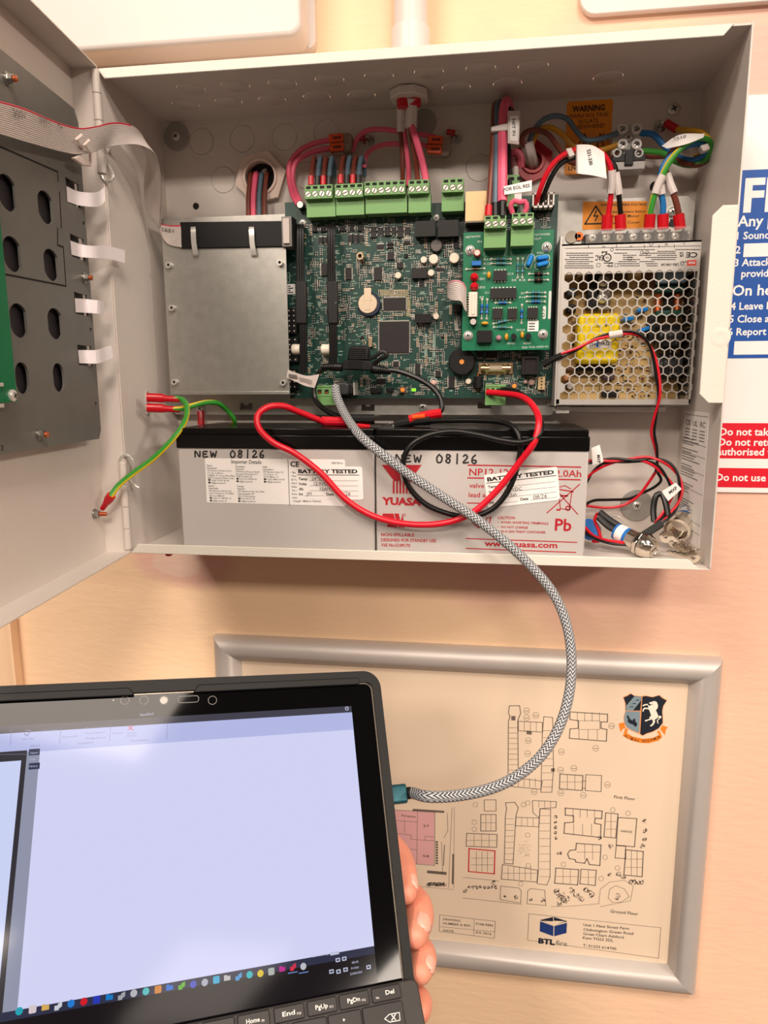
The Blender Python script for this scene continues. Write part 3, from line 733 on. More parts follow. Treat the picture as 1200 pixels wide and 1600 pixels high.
for x, y in ((11, 301), (71, 324), (19, 397), (80, 414), (29, 501), (86, 506)):
    a, b = DOOR.at(x, y, NP); hl.append([(a+max(-8.6, min(8.6, 10.4*math.cos(t)+.6)), b+9.6*math.sin(t)) for t in [i*2*math.pi/28 for i in range(28)]])
for x, y in ((35, 591), (92, 590)):
    a, b = DOOR.at(x, y, NP); hl.append(rrect(a-7, b-9, a+7, b+9, 6.5))
slots = []
for x0, y0, x1, y1 in ((104, 283, 124, 320), (111, 370, 132, 404), (117, 459, 137, 492), (122, 540, 144, 571)):
    q = DOOR.rect(x0, y0, x1, y1, NP); slots.append([(q[0], q[1]), (q[2], q[1]), (q[2], q[3]), (q[0], q[3])])
for x, y in ((131, 350), (142, 516), (150, 632), (3, 700)):
    a, b = DOOR.at(x, y, NP); hl.append(circ(a, b, 1.8, 14))
hl = [h for h in hl if min(q[0] for q in h) > pa0+2]
obj('mounting_plate', MB().plate(DOOR, out, hl+slots, NP-1.5, NP), M_galvd, dr, bevel=0)
obj('plate_backing', MB().box(DOOR, pa0+4, pb0+14, pa1-3, pb1-14, NP-8, NP-4.5), mat('plate_backing_grey', (52, 47, 51), .5), dr)
s = MB()
def gline(pts):
    q = [DOOR.at(x, y, NP+.05) for x, y in pts]
    for i in range(len(q)-1): s.line(DOOR, *q[i], *q[i+1], 1.1, NP+.06)
gline([(-20, 216), (0, 229), (89, 268)]); gline([(90, 268), (91, 284)]); gline([(93, 300), (96, 356)]); gline([(90, 357), (90, 383), (99, 386), (103, 446)]); gline([(103, 447), (10, 429), (-20, 424)])
obj('access_panel_seam', s, M_slot, dr)
for x, y in ((18, 123), (137, 434), (68, 679)):
    a, b = DOOR.at(x, y, NP+3); stud(DOOR, a, b, dr, 'plate_nut', L=6.2, tip=M_coptip, rw=3.6, n0=NP)
a, b = DOOR.at(155, 803, -DD+5); stud(DOOR, a, b, dr, 'door_stud', L=9.5, tip=M_coptip, rw=4, n0=-DD+T_)
def tape(cols):
    A = [q[0] for q in cols]; B = [q[1] for q in cols]
    return MB().loft(A, B, .12, 1, groove=1.0)
dp = DOOR.p
for cols in ([((104, 291), (105.5, 315), NP+.4), ((122, 299), (124, 321), NP+.8), ((139, 301), (143, 323), 1), ((155, 299), (158, 321), 3), ((164, 291), (164, 314), 5)],
             [((110, 376), (112, 398), NP+.4), ((128, 382), (129, 402), NP+1), ((142, 384), (144, 403), 1), ((165, 384), (166, 404), 4), ((195, 391), (195, 411), 8)],
             [((117, 466), (118.5, 488), NP+.4), ((137, 467.5), (138, 489), NP+.8), ((150, 469), (151, 490), .6), ((163, 470), (162, 491), 1)],
             [((122, 547), (124, 567.5), NP+.4), ((135, 547), (136, 568), NP+1), ((149, 547), (151, 568), .8), ((165, 542), (166, 563), 2), ((174, 540), (177, 559), 4)]):
    obj('tape_tab', tape([(dp(*a_, n_), dp(*b_, n_)) for a_, b_, n_ in cols]), M_tape, dr)

# green board on the door, cut by the left edge of the picture
bq = DOOR.at(27, 628, 6)
gb = thing('door_circuit_board', DOOR.w(bq[0]-60, bq[1], 6), 'bright green circuit board on the open door at the left edge', 'circuit board')
obj('board', MB().box(DOOR, bq[0]-190, bq[1], bq[0], bq[1]+150, 4.4, 6), M_pcb3, gb)
a, b = DOOR.at(21, 618, 7); screw(DOOR, a, b, 3.2, 6, 2.2, gb)
s = MB(); s.cyl(DOOR, a, b, 2.2, NP, 4.4, 12); s.cyl(DOOR, a, b+125, 2.2, NP, 4.4, 12); obj('standoff', s, M_zinc, gb)
for x, y in ((2, 601), (3, 634)):
    q = DOOR.rect(x-4, y-3, x+4, y+3, 7.4); obj('chip', MB().box(DOOR, *q, 6, 7.4), M_tin, gb, bevel=.2)

# ------------------------------------------------------------------ chassis plate + shield
cp = thing('chassis_plate', WALL.w(215, 108, 10), 'long galvanised steel mounting plate behind the circuit board, edge showing above the batteries', 'metal plate')
q0 = WALL.at(262, 652, 12); q1 = WALL.at(868, 628, 12)
zb = WALL.at(560, 648, 12)[1]; zt = WALL.at(450, 335, 12)[1]
hl = []
for x, y in ((385, 636), (575, 638), (757, 634)):
    a, b = WALL.at(x, y, 12); hl.append([(a-5.5, b-2.2), (a+5.5, b-2.2), (a+5.5, b+3.2), (a+2, b+3.2), (a+2, b+1.6), (a-2, b+1.6), (a-2, b+3.2), (a-5.5, b+3.2)])
q0a = WALL.at(266, 640, 12)[0]
obj('plate', MB().plate(WALL, [(q0a+5, zb), (322, zb), (327, zb+4), (327, zt), (q0a, zt), (q0a, zb+5)], hl, 10.5, 12), M_galv, cp)
for x, y in ((660, 636), (312, 638)):
    a, b = WALL.at(x, y, 14); screw(WALL, a, b, 3.4, 12, 2, cp, washer=4.2)
s = MB()
for a in (40, 110, 200, 300):
    for b in (zb+14, zt-8): s.cyl(WALL, a, b, 3, 0, 10.5, 12)
obj('standoff', s, M_zinc, cp)

SN = 42.0
sr = WALL.rect(259, 333, 449, 617, SN)
sb0 = WALL.at(350, 617, SN)[1]; sb1 = WALL.at(350, 338, SN)[1]; sa0, sa1 = sr[0], sr[2]
sh = thing('shield_cover', WALL.w((sa0+sa1)/2, sb0, 20), 'galvanised steel cover plate at the left with a black strip across its top', 'metal cover')
s = MB(); s.box(WALL, sa0, sb0, sa1, sb1, SN-1.2, SN); s.box(WALL, sa0, sb0, sa0+1.2, sb1, 12, SN-1.2); s.box(WALL, sa0, sb1-1.2, sa1, sb1, 12, SN-1.2); s.box(WALL, sa0, sb0, sa1, sb0+1.2, 12, SN-1.2)
obj('cover', s, M_galv, sh)
obj('rib', MB().box(WALL, sa0+2, sb0, sa1, sb0+3.0, SN, SN+1.2), M_galv, sh, bevel=.5)
tr = [WALL.at(x, y, SN+1.6) for x, y in ((281, 347), (447, 345), (447, 385), (283, 388))]
obj('black_strip', MB().prism(WALL, tr, SN, SN+1.8), mat('black_heatshrink', (14, 13, 14), .55, var=.1, spec=.3), sh, bevel=.5)
for x in (302, 393):
    p_ = [WALL.at(x-4, 357, SN+3), WALL.at(x+4, 353, SN+3)]
    P1 = [WALL.p(x, 355, SN+1.5), WALL.p(x, 360, SN+3.2), WALL.p(x+1, 380, SN+3.2), WALL.p(x+4, 398, SN+2.2), WALL.p(x+4.5, 401, SN)]
    s = MB().loft([q+Vector((-2.0, 0, 0)) for q in P1], [q+Vector((2.0, 0, 0)) for q in P1], .4, 1, groove=1)
    obj('strap_tongue', s, M_zinc, sh)
for x, y in ((263, 414), (268, 481), (272, 597), (437, 410), (442, 598)):
    a, b = WALL.at(x, y, SN+3); s = MB().ring(WALL, a, b, 1.2, 2.4, SN, SN+3.5, 16); s.cyl(WALL, a, b, 1.25, SN, SN+.4, 12, 1)
    obj('threaded_insert', s, [M_zinc, M_slot], sh)

# ------------------------------------------------------------------ main circuit board
BN = 25.0
ba0 = WALL.at(449, 460, BN)[0]; ba1 = WALL.at(867, 460, BN)[0]; bb0 = WALL.at(660, 622, BN)[1]; bb1 = WALL.at(560, 322, BN)[1]; bbL = WALL.at(455, 316, BN)[1]; bbR = WALL.at(840, 305, BN)[1]
pb = thing('control_board', WALL.w((ba0+ba1)/2, bb0, BN), 'large dark green main circuit board crowded with components in the middle of the cabinet', 'circuit board')
obj('board', MB().prism(WALL, [(ba0, bb0), (ba1, bb0), (ba1, bbR), (ba1-40, bbR), (ba1-40, bb1), (ba0+14, bb1), (ba0+14, bbL), (ba0, bbL)], BN-1.6, BN), M_pcb, pb)
s = MB()
for a in (ba0+6, (ba0+ba1)/2, ba1-6):
    for b in (bb0+6, bb1-6): s.cyl(WALL, a, b, 2.6, 12, BN-1.6, 12)
obj('standoff', s, M_zinc, pb)
z5 = Z(440, 300, .21257); z6 = Z(640, 300, .21257); z3 = Z(540, 130, .275); z2 = Z(230, 150, .275); z7 = Z(850, 300, .23333)
def R(z, x0, y0, x1, y1, n):
    p, q = z(x0, y0), z(x1, y1); return WALL.rect(p[0], p[1], q[0], q[1], n)
def A_(z, x, y, n): return WALL.at(*z(x, y), n)

def chip(r, n0, h, parent, pins='lr', k=7, name='chip', mats=None, label=None):
    a0, b0, a1, b1 = r; s = MB(); s.box(WALL, a0, b0, a1, b1, n0+.2, n0+h)
    pl = 1.1
    if 'l' in pins or 'a' in pins:
        for i in range(k):
            y = b0+(b1-b0)*(i+.5)/k; pw = (b1-b0)/k*.24
            s.box(WALL, a0-pl, y-pw, a0, y+pw, n0, n0+h*.45, 1); s.box(WALL, a1, y-pw, a1+pl, y+pw, n0, n0+h*.45, 1)
    if 't' in pins or 'a' in pins:
        kk = k
        for i in range(kk):
            x = a0+(a1-a0)*(i+.5)/kk; pw = (a1-a0)/kk*.24
            s.box(WALL, x-pw, b0-pl, x+pw, b0, n0, n0+h*.45, 1); s.box(WALL, x-pw, b1, x+pw, b1+pl, n0, n0+h*.45, 1)
    return obj(name, s, mats or [M_chip, M_tin], parent, label)
def can(a, b, r, n0, h, parent, name='capacitor', top=None, side=None, label=None):
    s = MB(); s.lathe(WALL, a, b, [(r*.97, n0), (r, n0+.4), (r, n0+h*.75), (r*.9, n0+h*.8), (r, n0+h*.86), (r, n0+h-.25), (r-.3, n0+h)], 20)
    s.cyl(WALL, a, b, r*.82, n0+h-.1, n0+h+.06, 20, 1)
    return obj(name, s, [side or M_cap, top or M_cap], parent, label)

def terminal(fr, up, low, n0, nl, nu, poles, parent, label=None, hh=None):
    """two-step green pluggable terminal block: up / low are photo rectangles"""
    U = fr.rect(*up, nu); L = fr.rect(*low, nl); s = MB()
    s.box(fr, L[0], L[1], L[2], max(L[3], U[1]+.2), n0, nl); s.box(fr, U[0], U[1], U[2], U[3], n0, nu-1.2)
    # sloping screw deck
    s.prism(fr, [(U[0], U[1]), (U[2], U[1]), (U[2], U[1]+(U[3]-U[1])*.62), (U[0], U[1]+(U[3]-U[1])*.62)], nu-1.4, nu)
    k = poles; pw = (U[2]-U[0])/k
    s.box(fr, L[0]-.1, L[3]-.5, L[2]+.1, L[3]+.2, nl, nl+.7)
    for i in range(k):
        x = U[0]+pw*(i+.5)
        s.box(fr, x-pw*.33, U[1]+(U[3]-U[1])*.72, x+pw*.33, U[1]+(U[3]-U[1])*.92, nu-1.25, nu-1.1, 1)
    for i in range(1, k):
        x = U[0]+pw*i; s.box(fr, x-.35, L[3]-3.6, x+.35, L[3], nl, nl+.9)
    o = obj('terminal_block', s, [M_term, M_slot], parent, label, bevel=.15, bseg=1)
    for i in range(k):
        x = U[0]+pw*(i+.5); y = U[1]+(U[3]-U[1])*.33; r = min(pw, U[3]-U[1])*.39
        q = MB(); q.ring(fr, x, y, r, r*1.2, nu-.1, nu+.12, 14, 1); f2 = fr.sub(x, y, 0, random.uniform(.3, 1.2)); q.cyl(fr, x, y, r, nu-.3, nu+.1, 14); q.box(f2, -r*.9, -r*.16, r*.9, r*.16, nu, nu+.16, 1)
        obj('terminal_screw', q, [M_scr, M_slot], o)
    return o
terminal(WALL, (476, 288, 519, 310), (479, 308, 524, 339), BN, 37, 42, 4, pb)
terminal(WALL, (523, 286, 567, 308), (525, 307, 569, 336), BN, 37, 42, 4, pb)
terminal(WALL, (569, 282, 633, 304), (571, 303, 636, 333), BN, 37, 42, 6, pb)
terminal(WALL, (638, 280, 670, 302), (638, 301, 673, 332), BN, 37, 42, 3, pb)
terminal(WALL, (691, 278, 724, 300), (690, 299, 725, 330), BN, 37, 42, 3, pb)
def plug(x0, y0, x1, y1, nf, k, ys):
    r = WALL.rect(x0, y0, x1, y1, nf); s = MB(); s.box(WALL, r[0], r[1], r[2], r[3], BN+1, nf)
    pw = (r[2]-r[0])/k; yy = WALL.at((x0+x1)/2, ys, nf)[1]
    for i in range(k):
        x = r[0]+pw*(i+.5); s.box(WALL, x-pw*.3, yy-1.7, x+pw*.3, yy+1.7, nf-.1, nf+.08, 1); s.box(WALL, x-pw*.2, yy-1.2, x+pw*.2, yy-.1, nf, nf+.12, 2)
    s.box(WALL, r[0], r[3]-1.4, r[2], r[3], nf, nf+.6); s.box(WALL, r[0]-.2, yy-3.6, r[2]+.2, yy-3.1, nf, nf+.4)
    return obj('terminal_block', s, [M_term, M_slot, M_copper], pb, bevel=.15, bseg=1)
plug(494, 602, 527, 633, 40, 3, 612); plug(758, 601, 790, 633, 40, 4, 610)

# big integrated circuits
def C5(x0, y0, x1, y1, h=1.6, pins='lr', k=8): return chip(R(z5, x0, y0, x1, y1, BN+h), BN, h, pb, pins, k)
def C6(x0, y0, x1, y1, h=1.6, pins='lr', k=8): return chip(R(z6, x0, y0, x1, y1, BN+h), BN, h, pb, pins, k)
C5(718, 952, 936, 1182, 1.8, 'a', 26); C5(748, 778, 912, 868, 1.5, 'a', 16)
C5(678, 552, 738, 648); C5(470, 556, 512, 642); C5(292, 522, 334, 614); C5(778, 442, 826, 496, k=5); C5(846, 520, 894, 560, k=4); C5(700, 385, 752, 418, 1.4, 't', 6)
C5(697, 1372, 764, 1412, 1.4, 't', 7); C5(820, 1245, 860, 1285, 1.2, 'a', 6); C5(1012, 650, 1048, 690, k=4)
C6(288, 1356, 330, 1440); C6(40, 1262, 78, 1340); C6(190, 1315, 228, 1358, k=4); C6(322, 330, 366, 410, 1.4, 'lr', 6); C6(196, 556, 252, 580, 1.3, 't', 4); C6(16, 560, 126, 632, 5, 'n'); C6(500, 1170, 540, 1215, 1.3, 't', 5); C6(560, 1170, 640, 1220, 1.3, 't', 8)
for x0, y0, x1, y1 in ((40, 212, 190, 326), (208, 206, 360, 326)):
    chip(R(z6, x0, y0, x1, y1, BN+9), BN, 9, pb, 'n', name='relay', mats=[M_black, M_tin])
a, b = A_(z6, 196, 392, BN+4); o = can(a, b, 5.0, BN, 4, pb, 'inductor', mat('inductor_top', (92, 86, 84), .4), M_black)
for x, y, r_, h in ((176, 492, 3.6, 6), (328, 484, 3.8, 6), (103, 497, 2.5, 5), (157, 593, 2.5, 5), (195, 914, 2.3, 5), (432, 1392, 2.2, 5)):
    a, b = A_(z6, x, y, BN+h); can(a, b, r_, BN, h, pb)
a, b = A_(z5, 855, 612, BN+5); can(a, b, 2.5, BN, 5, pb)
a, b = A_(z5, 135, 92, BN+8); can(a, b, 3.0, BN, 8, pb, top=mat('cap_top_silver', (220, 214, 204), .3, .5), side=M_black)
a, b = A_(z5, 152, 224, BN+3); screw(WALL, a, b, 3.0, BN, 2.4, pb)
a, b = A_(z6, 196, 186, BN+3); screw(WALL, a, b, 2.8, BN, 2.2, pb); a, b = A_(z6, 955, 165, BN+2); screw(WALL, a, b, 3.0, BN, 1.6, pb, m=mat('dark_screw', (90, 88, 84), .3, .8))
# coin cell
a, b = A_(z5, 634, 818, BN+4); s = MB(); s.cyl(WALL, a+.8, b-.8, 9.2, BN, BN+3.4, 30, ch=.6)
cc = obj('coin_cell_holder', s, mat('holder_navy', (26, 32, 58), .4), pb)
s = MB(); s.cyl(WALL, a-.2, b-.2, 7.6, BN+3.4, BN+4.6, 30, ch=.4); obj('coin_cell', s, mat('cell_steel', (226, 206, 180), .32, .45), cc)
s = MB(); s.prism(WALL, [(a-2.8, b+2), (a+2.8, b+2), (a+2.8, b+11.5), (a-2.8, b+11.5)], BN+4.6, BN+5.0); s.box(WALL, a-2.4, b-5, a+2.0, b+2, BN+4.6, BN+4.9); obj('contact_tab', s, mat('cell_steel', (226, 206, 180), .32, .45), cc)
# crystal
r = R(z5, 636, 1062, 666, 1142, BN+4); obj('crystal', MB().prism(WALL, rrect(*r, 3.0), BN, BN+4), mat('crystal_can', (222, 196, 166), .25, .85), pb, bevel=.5)
# standoff pillar
P0 = WALL.p(*z5(592, 495), BN); a, b = A_(z5, 595, 490, BN)
s = MB(); s.prism(WALL, circ(a, b, 3.0, 6), BN, BN+10); s.ring(WALL, a, b, 1.5, 2.8, BN+10, BN+12, 18); s.cyl(WALL, a, b, 1.6, BN+10, BN+10.4, 12, 1)
obj('pillar', s, [mat('brass_pillar', (196, 172, 140), .3, .9), M_slot], pb)
for z, x, y in ((z5, 915, 474), (z5, 592, 1076), (z6, 262, 466), (z6, 247, 1066)):
    a, b = A_(z, x, y, BN); s = MB(); s.ring(WALL, a, b, 2.0, 3.0, BN, BN+.12, 20); s.cyl(WALL, a, b, 2.0, BN, BN+.05, 20, 1); obj('mounting_hole', s, [mat('pad_green', (60, 104, 88), .3), M_slot], pb)
# headers, buttons, connectors
def header(z, x0, y0, x1, y1, h, nx, ny, mats=None, name='pin_header', pin=2):
    r = R(z, x0, y0, x1, y1, BN+h); s = MB(); s.box(WALL, *r, BN, BN+h)
    for i in range(nx):
        for j in range(ny):
            x = r[0]+(r[2]-r[0])*(i+.5)/nx; y = r[1]+(r[3]-r[1])*(j+.5)/ny
            s.box(WALL, x-.55, y-.55, x+.55, y+.55, BN+h-.1, BN+h+.08, 1)
    return obj(name, s, mats or [M_black, M_slot], pb)
header(z6, 40, 894, 158, 960, 7, 6, 2)
header(z5, 38, 852, 108, 1040, 6, 2, 5, [M_black, M_tin]); header(z5, 40, 1066, 120, 1250, 6, 2, 5, [M_black, M_tin]); header(z5, 46, 1300, 110, 1450, 6, 2, 4, [M_black, M_tin])
header(z5, 650, 1440, 730, 1472, 4, 4, 1); header(z5, 768, 1440, 820, 1468, 4, 3, 1)
header(z6, 945, 1358, 995, 1452, 5, 1, 4, [mat('connector_tan', (206, 178, 130), .5), M_slot], 'socket')
for x0, x1, y0, y1 in ((66, 130, 1116, 1196), (286, 352, 1116, 1196)):
    r = R(z5, x0, y0, x1, y1, BN+10); FX = Frame(WALL.w(r[0], (r[1]+r[3])/2, BN+6), (0, 0, 1), (0, 1, 0))
    obj('spacer', MB().cyl(FX, 0, 0, (r[3]-r[1])/2, -(r[2]-r[0]), 0, 18, ch=.8), mat('spacer_white', (232, 222, 206), .4), pb)
def button(z, x0, y0, x1, y1, r_=1.7):
    r = R(z, x0, y0, x1, y1, BN+3); s = MB(); s.box(WALL, *r, BN, BN+3); s.cyl(WALL, (r[0]+r[2])/2, (r[1]+r[3])/2, r_, BN+3, BN+5, 16, 1, ch=.3)
    for q in (r[0]-.7, r[2]-.1):
        for j in (.2, .8): s.box(WALL, q, r[1]+(r[3]-r[1])*j-.4, q+.8, r[1]+(r[3]-r[1])*j+.4, BN, BN+.8, 2)
    return obj('push_button', s, [mat('button_body', (80, 74, 70), .4), mat('button_orange', (244, 150, 60), .4), M_tin], pb)
button(z5, 864, 1430, 916, 1480, 1.9); button(z6, 742, 1400, 796, 1454)
r = R(z5, 956, 1446, 986, 1464, BN+1); obj('status_led', MB().box(WALL, *r, BN, BN+1), mat('led_green', (120, 230, 40), .3, emit=(120, 255, 40), es=1.2), pb, label='lit green indicator')
a, b = A_(z6, 383, 1247, BN+9); s = MB(); s.lathe(WALL, a, b, [(10.3, BN), (10.3, BN+8), (9.6, BN+9), (2.1, BN+9), (1.9, BN+8.2)], 40)
bz = obj('buzzer', s, M_black, pb, label='round black buzzer'); obj('sounder_hole', MB().cyl(WALL, a, b, 1.9, BN+8, BN+8.6, 18), mat('buzzer_core', (232, 150, 70), .4), bz)
# fuse
r = R(z6, 515, 1262, 752, 1330, BN+6); ym = (r[1]+r[3])/2; FF = Frame(WALL.w(r[0], ym, BN+4.2), (0, 0, 1), (0, 1, 0))
L = r[2]-r[0]; fu = obj('fuse', MB().lathe(FF, 0, 0, [(2.5, -L*.72), (2.5, -L*.28)], 18), mat('fuse_tube', (240, 226, 200), .1, trans=.6), pb, label='glass fuse in clips')
for q0, q1 in ((-L*.3, -1), (-L+1, -L*.7)): obj('end_cap', MB().lathe(FF, 0, 0, [(2.9, q0), (2.9, q1)], 18), mat('fuse_cap', (236, 206, 160), .22, .95), fu)
s = MB()
for q in (r[0]-.8, r[0]+L*.18, r[2]-L*.26, r[2]-2): s.box(WALL, q, r[1]-.6, q+2.4, r[3]+.4, BN, BN+3.4)
s.box(WALL, r[0]-1, r[1]-1.2, r[2]+1, r[3]+.8, BN, BN+.9, 1); obj('fuse_clip', s, [mat('fuse_cap', (236, 206, 160), .22, .95), mat('fuse_base', (150, 120, 80), .5)], fu)
# black power socket
r = R(z6, 826, 1208, 948, 1340, BN+11); s = MB(); s.box(WALL, *r, BN, BN+9); s.plate(WALL, [(r[0], r[1]), (r[2], r[1]), (r[2], r[3]), (r[0], r[3])], [rrect(r[0]+1.4, r[1]+1.4, r[2]-1.4, r[3]-1.4, 1)], BN+9, BN+11); obj('power_socket', s, mat('socket_black', (34, 30, 28), .3), pb, bevel=.2)
r = R(z6, 468, 1358, 540, 1440, BN+7); FX = Frame(WALL.w((r[0]+r[2])/2, r[1], BN+4), (1, 0, 0), (0, 1, 0)); s = MB().cyl(FX, 0, 0, (r[2]-r[0])/2, 0, r[3]-r[1], 20, ch=.5); s.tube([WALL.p(*z6(503, 1440), BN+4), WALL.p(*z6(503, 1468), BN+2)], .5, 8, 1); s.tube([WALL.p(*z6(503, 1356), BN+4), WALL.p(*z6(503, 1325), BN+2)], .5, 8, 1); obj('diode', s, [M_black, M_copper], pb)
for x, y, r_ in ((175, 1402, 2.3), (898, 1400, 2.3), (853, 1396, 1.5)):
    a, b = A_(z6, x, y, BN+4); obj('indicator', MB().lathe(WALL, a, b, [(r_, BN), (r_, BN+3), (r_*.5, BN+4)], 16), mat('pink_led', (206, 170, 160), .3), pb)
for x0, x1, y0, y1 in ((150, 204, 1365, 1445), (872, 932, 1366, 1456)):
    r = R(z6, x0, y0, x1, y1, BN); s = MB(); o_ = rrect(*r, (r[2]-r[0])*.48); i_ = rrect(r[0]+.5, r[1]+.5, r[2]-.5, r[3]-.5, (r[2]-r[0])*.48-.5); s.plate(WALL, o_, [i_], BN, BN+.1); obj('silkscreen_ring', s, M_silk, pb)
# small white label with print, board maker mark
r = R(z5, 42, 676, 100, 752, BN+.2); lb = obj('board_label', MB().box(WALL, *r, BN, BN+.2), M_paper, pb); s = MB()
for i in range(4): s.line(WALL, r[0]+1, r[1]+1.5+i*1.6, r[2]-2-(i % 2)*2, r[1]+1.5+i*1.6, .8, BN+.3)
obj('label_print', s, M_ink, lb)
# ribbon socket at the board's upper left edge
r = R(z2, 764, 684, 820, 855, SN+3); s = MB(); s.box(WALL, *r, 30, SN+3); x1 = r[2]
for i in range(16):
    y = r[1]+(r[3]-r[1])*(i+.5)/16; s.box(WALL, x1, y-.45, x1+1.2, y+.45, 32, SN+2.6, 1)
s.box(WALL, r[0]+1.3, r[1]+2, r[2]-1.4, r[3]-1.5, SN+3, SN+4.5, 2)
obj('ribbon_socket', s, [M_grey, M_slot, mat('socket_grey', (186, 176, 168), .5)], pb, bevel=.2, bseg=1)
# four-way white power connector top right
r = R(z3, 1062, 622, 1186, 706, BN+11); s = MB(); s.box(WALL, r[0], r[1], r[2], r[1]+1.4, BN, BN+11); s.box(WALL, r[0], r[3]-1.0, r[2], r[3], BN, BN+11)
for i in range(5): x = r[0]+(r[2]-r[0]-1)*i/4; s.box(WALL, x, r[1], x+1, r[3], BN, BN+11)
s.box(WALL, r[0], r[1], r[2], r[3], BN, BN+3)
for i in range(4): x = r[0]+(r[2]-r[0])*(i+.5)/4; s.box(WALL, x-.5, (r[1]+r[3])/2-.5, x+.5, (r[1]+r[3])/2+.5, BN+3, BN+8, 1)
obj('power_connector', s, [M_white, M_tin], pb)
# network socket with blank beige label
r = R(z3, 680, 612, 803, 782, 44); o = obj('network_socket', MB().box(WALL, r[0], r[1]-1.0, r[2], r[3], BN, 43.7), mat('rj_metal', (120, 112, 104), .4, .7), pb); obj('socket_label', MB().box(WALL, r[0]+.2, r[1], r[2]-.2, r[3]-.2, 43.7, 44), mat('beige_label', (232, 194, 142), .5), o)
r = R(z3, 690, 786, 800, 850, BN+9); obj('socket_shell', MB().box(WALL, *r, BN, BN+9), M_black, pb)
r = R(z3, 915, 520, 985, 700, BN+9); s = MB(); s.box(WALL, *r, BN, BN+9); 
for i in range(2): s.box(WALL, r[0]+2.5+i*5, r[3]-4, r[0]+5.3+i*5, r[3]-1.6, BN+9, BN+9.1, 1)
obj('terminal_block', s, [M_term, M_slot], pb, label='green terminal block behind the paper flag')
# diode rows
for x0, y0, x1, y1 in ((655, 258, 696, 290), (655, 292, 696, 334), (712, 262, 746, 312), (756, 258, 800, 290), (756, 292, 800, 320), (808, 258, 836, 312), (850, 252, 896, 288), (850, 290, 896, 332), (908, 256, 942, 308), (424, 250, 470, 284), (498, 248, 532, 282), (558, 248, 604, 284), (488, 312, 518, 362), (526, 312, 560, 362), (568, 312, 602, 362), (222, 256, 262, 290), (286, 254, 326, 290), (272, 330, 300, 372), (306, 330, 334, 372), (776, 366, 822, 384), (776, 392, 822, 410), (896, 356, 946, 378)):
    r = R(z5, x0, y0, x1, y1, BN+2); s = MB(); s.box(WALL, *r, BN, BN+2)
    if (x1-x0) > (y1-y0)*.9:
        s.box(WALL, r[0]-.6, (r[1]+r[3])/2-.8, r[0], (r[1]+r[3])/2+.8, BN, BN+1, 1); s.box(WALL, r[2], (r[1]+r[3])/2-.8, r[2]+.6, (r[1]+r[3])/2+.8, BN, BN+1, 1)
    else:
        s.box(WALL, r[0]+.6, r[1]-.7, r[2]-.6, r[1], BN, BN+1, 1); s.box(WALL, r[0]+.6, r[3], r[2]-.6, r[3]+.6, BN, BN+1, 1)
    obj('diode', s, [M_chip, M_tin], pb)
# small surface-mount parts and silkscreen: far too many and too small to pick out one by one
rs = random.Random(11)
smd = MB(); silk = MB()
taken = [WALL.rect(722, 362, 862, 548, BN), R(z5, 715, 950, 940, 1185, BN), R(z5, 745, 775, 915, 870, BN), R(z5, 545, 720, 710, 900, BN), R(z6, 280, 1140, 490, 1352, BN), R(z6, 515, 1250, 752, 1335, BN), R(z6, 820, 1200, 955, 1345, BN), R(z5, 430, 1130, 670, 1340, BN), R(z6, 30, 205, 365, 330, BN), WALL.rect(477, 280, 726, 340, BN)]
def free(a, b): return all(not (t[0]-.6 < a < t[2]+.6 and t[1]-.6 < b < t[3]+.6) for t in taken)
def one(a, b, w_, h_, hh, m): smd.box(WALL, a-w_/2, b-h_/2, a+w_/2, b+h_/2, BN, BN+hh, m)
cnt = 0
for _ in range(1100):
    a = rs.uniform(ba0+15, ba1-2); b = rs.uniform(bb0+2, bb1-12)
    if not free(a, b): continue
    # clusters: short aligned rows
    k = rs.choice((1, 2, 3, 4, 6)); vert = rs.random() < .5; pitch = rs.choice((1.25, 1.5, 1.9)); kind = rs.choice((0, 0, 1, 2))
    for i in range(k):
        x, y = (a, b+i*pitch) if vert else (a+i*pitch, b)
        if not free(x, y) or not (ba0+1 < x < ba1-1 and bb0+1 < y < bb1-8): continue
        w_, h_ = (1.6, .85) if vert else (.85, 1.6)
        one(x, y, w_*.62, h_ if not vert else h_, .7, kind) if not vert else one(x, y, w_*.62, h_, .7, kind)
        e = .8
        if vert: one(x-.72, y, .42, h_, .72, 3); one(x+.72, y, .42, h_, .72, 3)
        else: one(x, y-.72, w_, .42, .72, 3); one(x, y+.72, w_, .42, .72, 3)
obj('surface_mount_parts', smd, [M_chip, mat('chip_capacitor', (164, 128, 92), .5), mat('chip_resistor', (40, 40, 44), .4), M_tin], pb, kind='stuff')
for _ in range(1500):
    a = rs.uniform(ba0+1, ba1-6); b = rs.uniform(bb0+2, bb1-10)
    if not free(a, b): continue
    t = rs.random()
    if t < .5:
        l = rs.uniform(1.5, 4); x = a
        for i in range(rs.choice((2, 3, 4))): silk.box(WALL, x, b, x+.5, b+.85, BN, BN+.05); x += .85
    elif t < .8:
        silk.line(WALL, a, b, a+rs.uniform(2, 6), b, .22, BN+.06)
    else:
        silk.line(WALL, a, b, a, b+rs.uniform(2, 6), .22, BN+.06)
for z, t, x, y, x1, h in ((z6, 'BATTERY', 580, 1382, 695, 17), (z6, 'START', 715, 1382, 800, 17), (z6, 'EXT. COMMS', 48, 830, 148, 14), (z6, 'NC   NO  COM', 40, 207, 190, 14), (z6, 'NC   NO  COM', 250, 200, 358, 14), (z5, 'ALARM', 862, 1408, 925, 14)):
    p_, q_ = z(x, y), z(x1, y); silk.tpx(WALL, t, p_[0], p_[1], q_[0], q_[1], h*.2126, BN+.08)
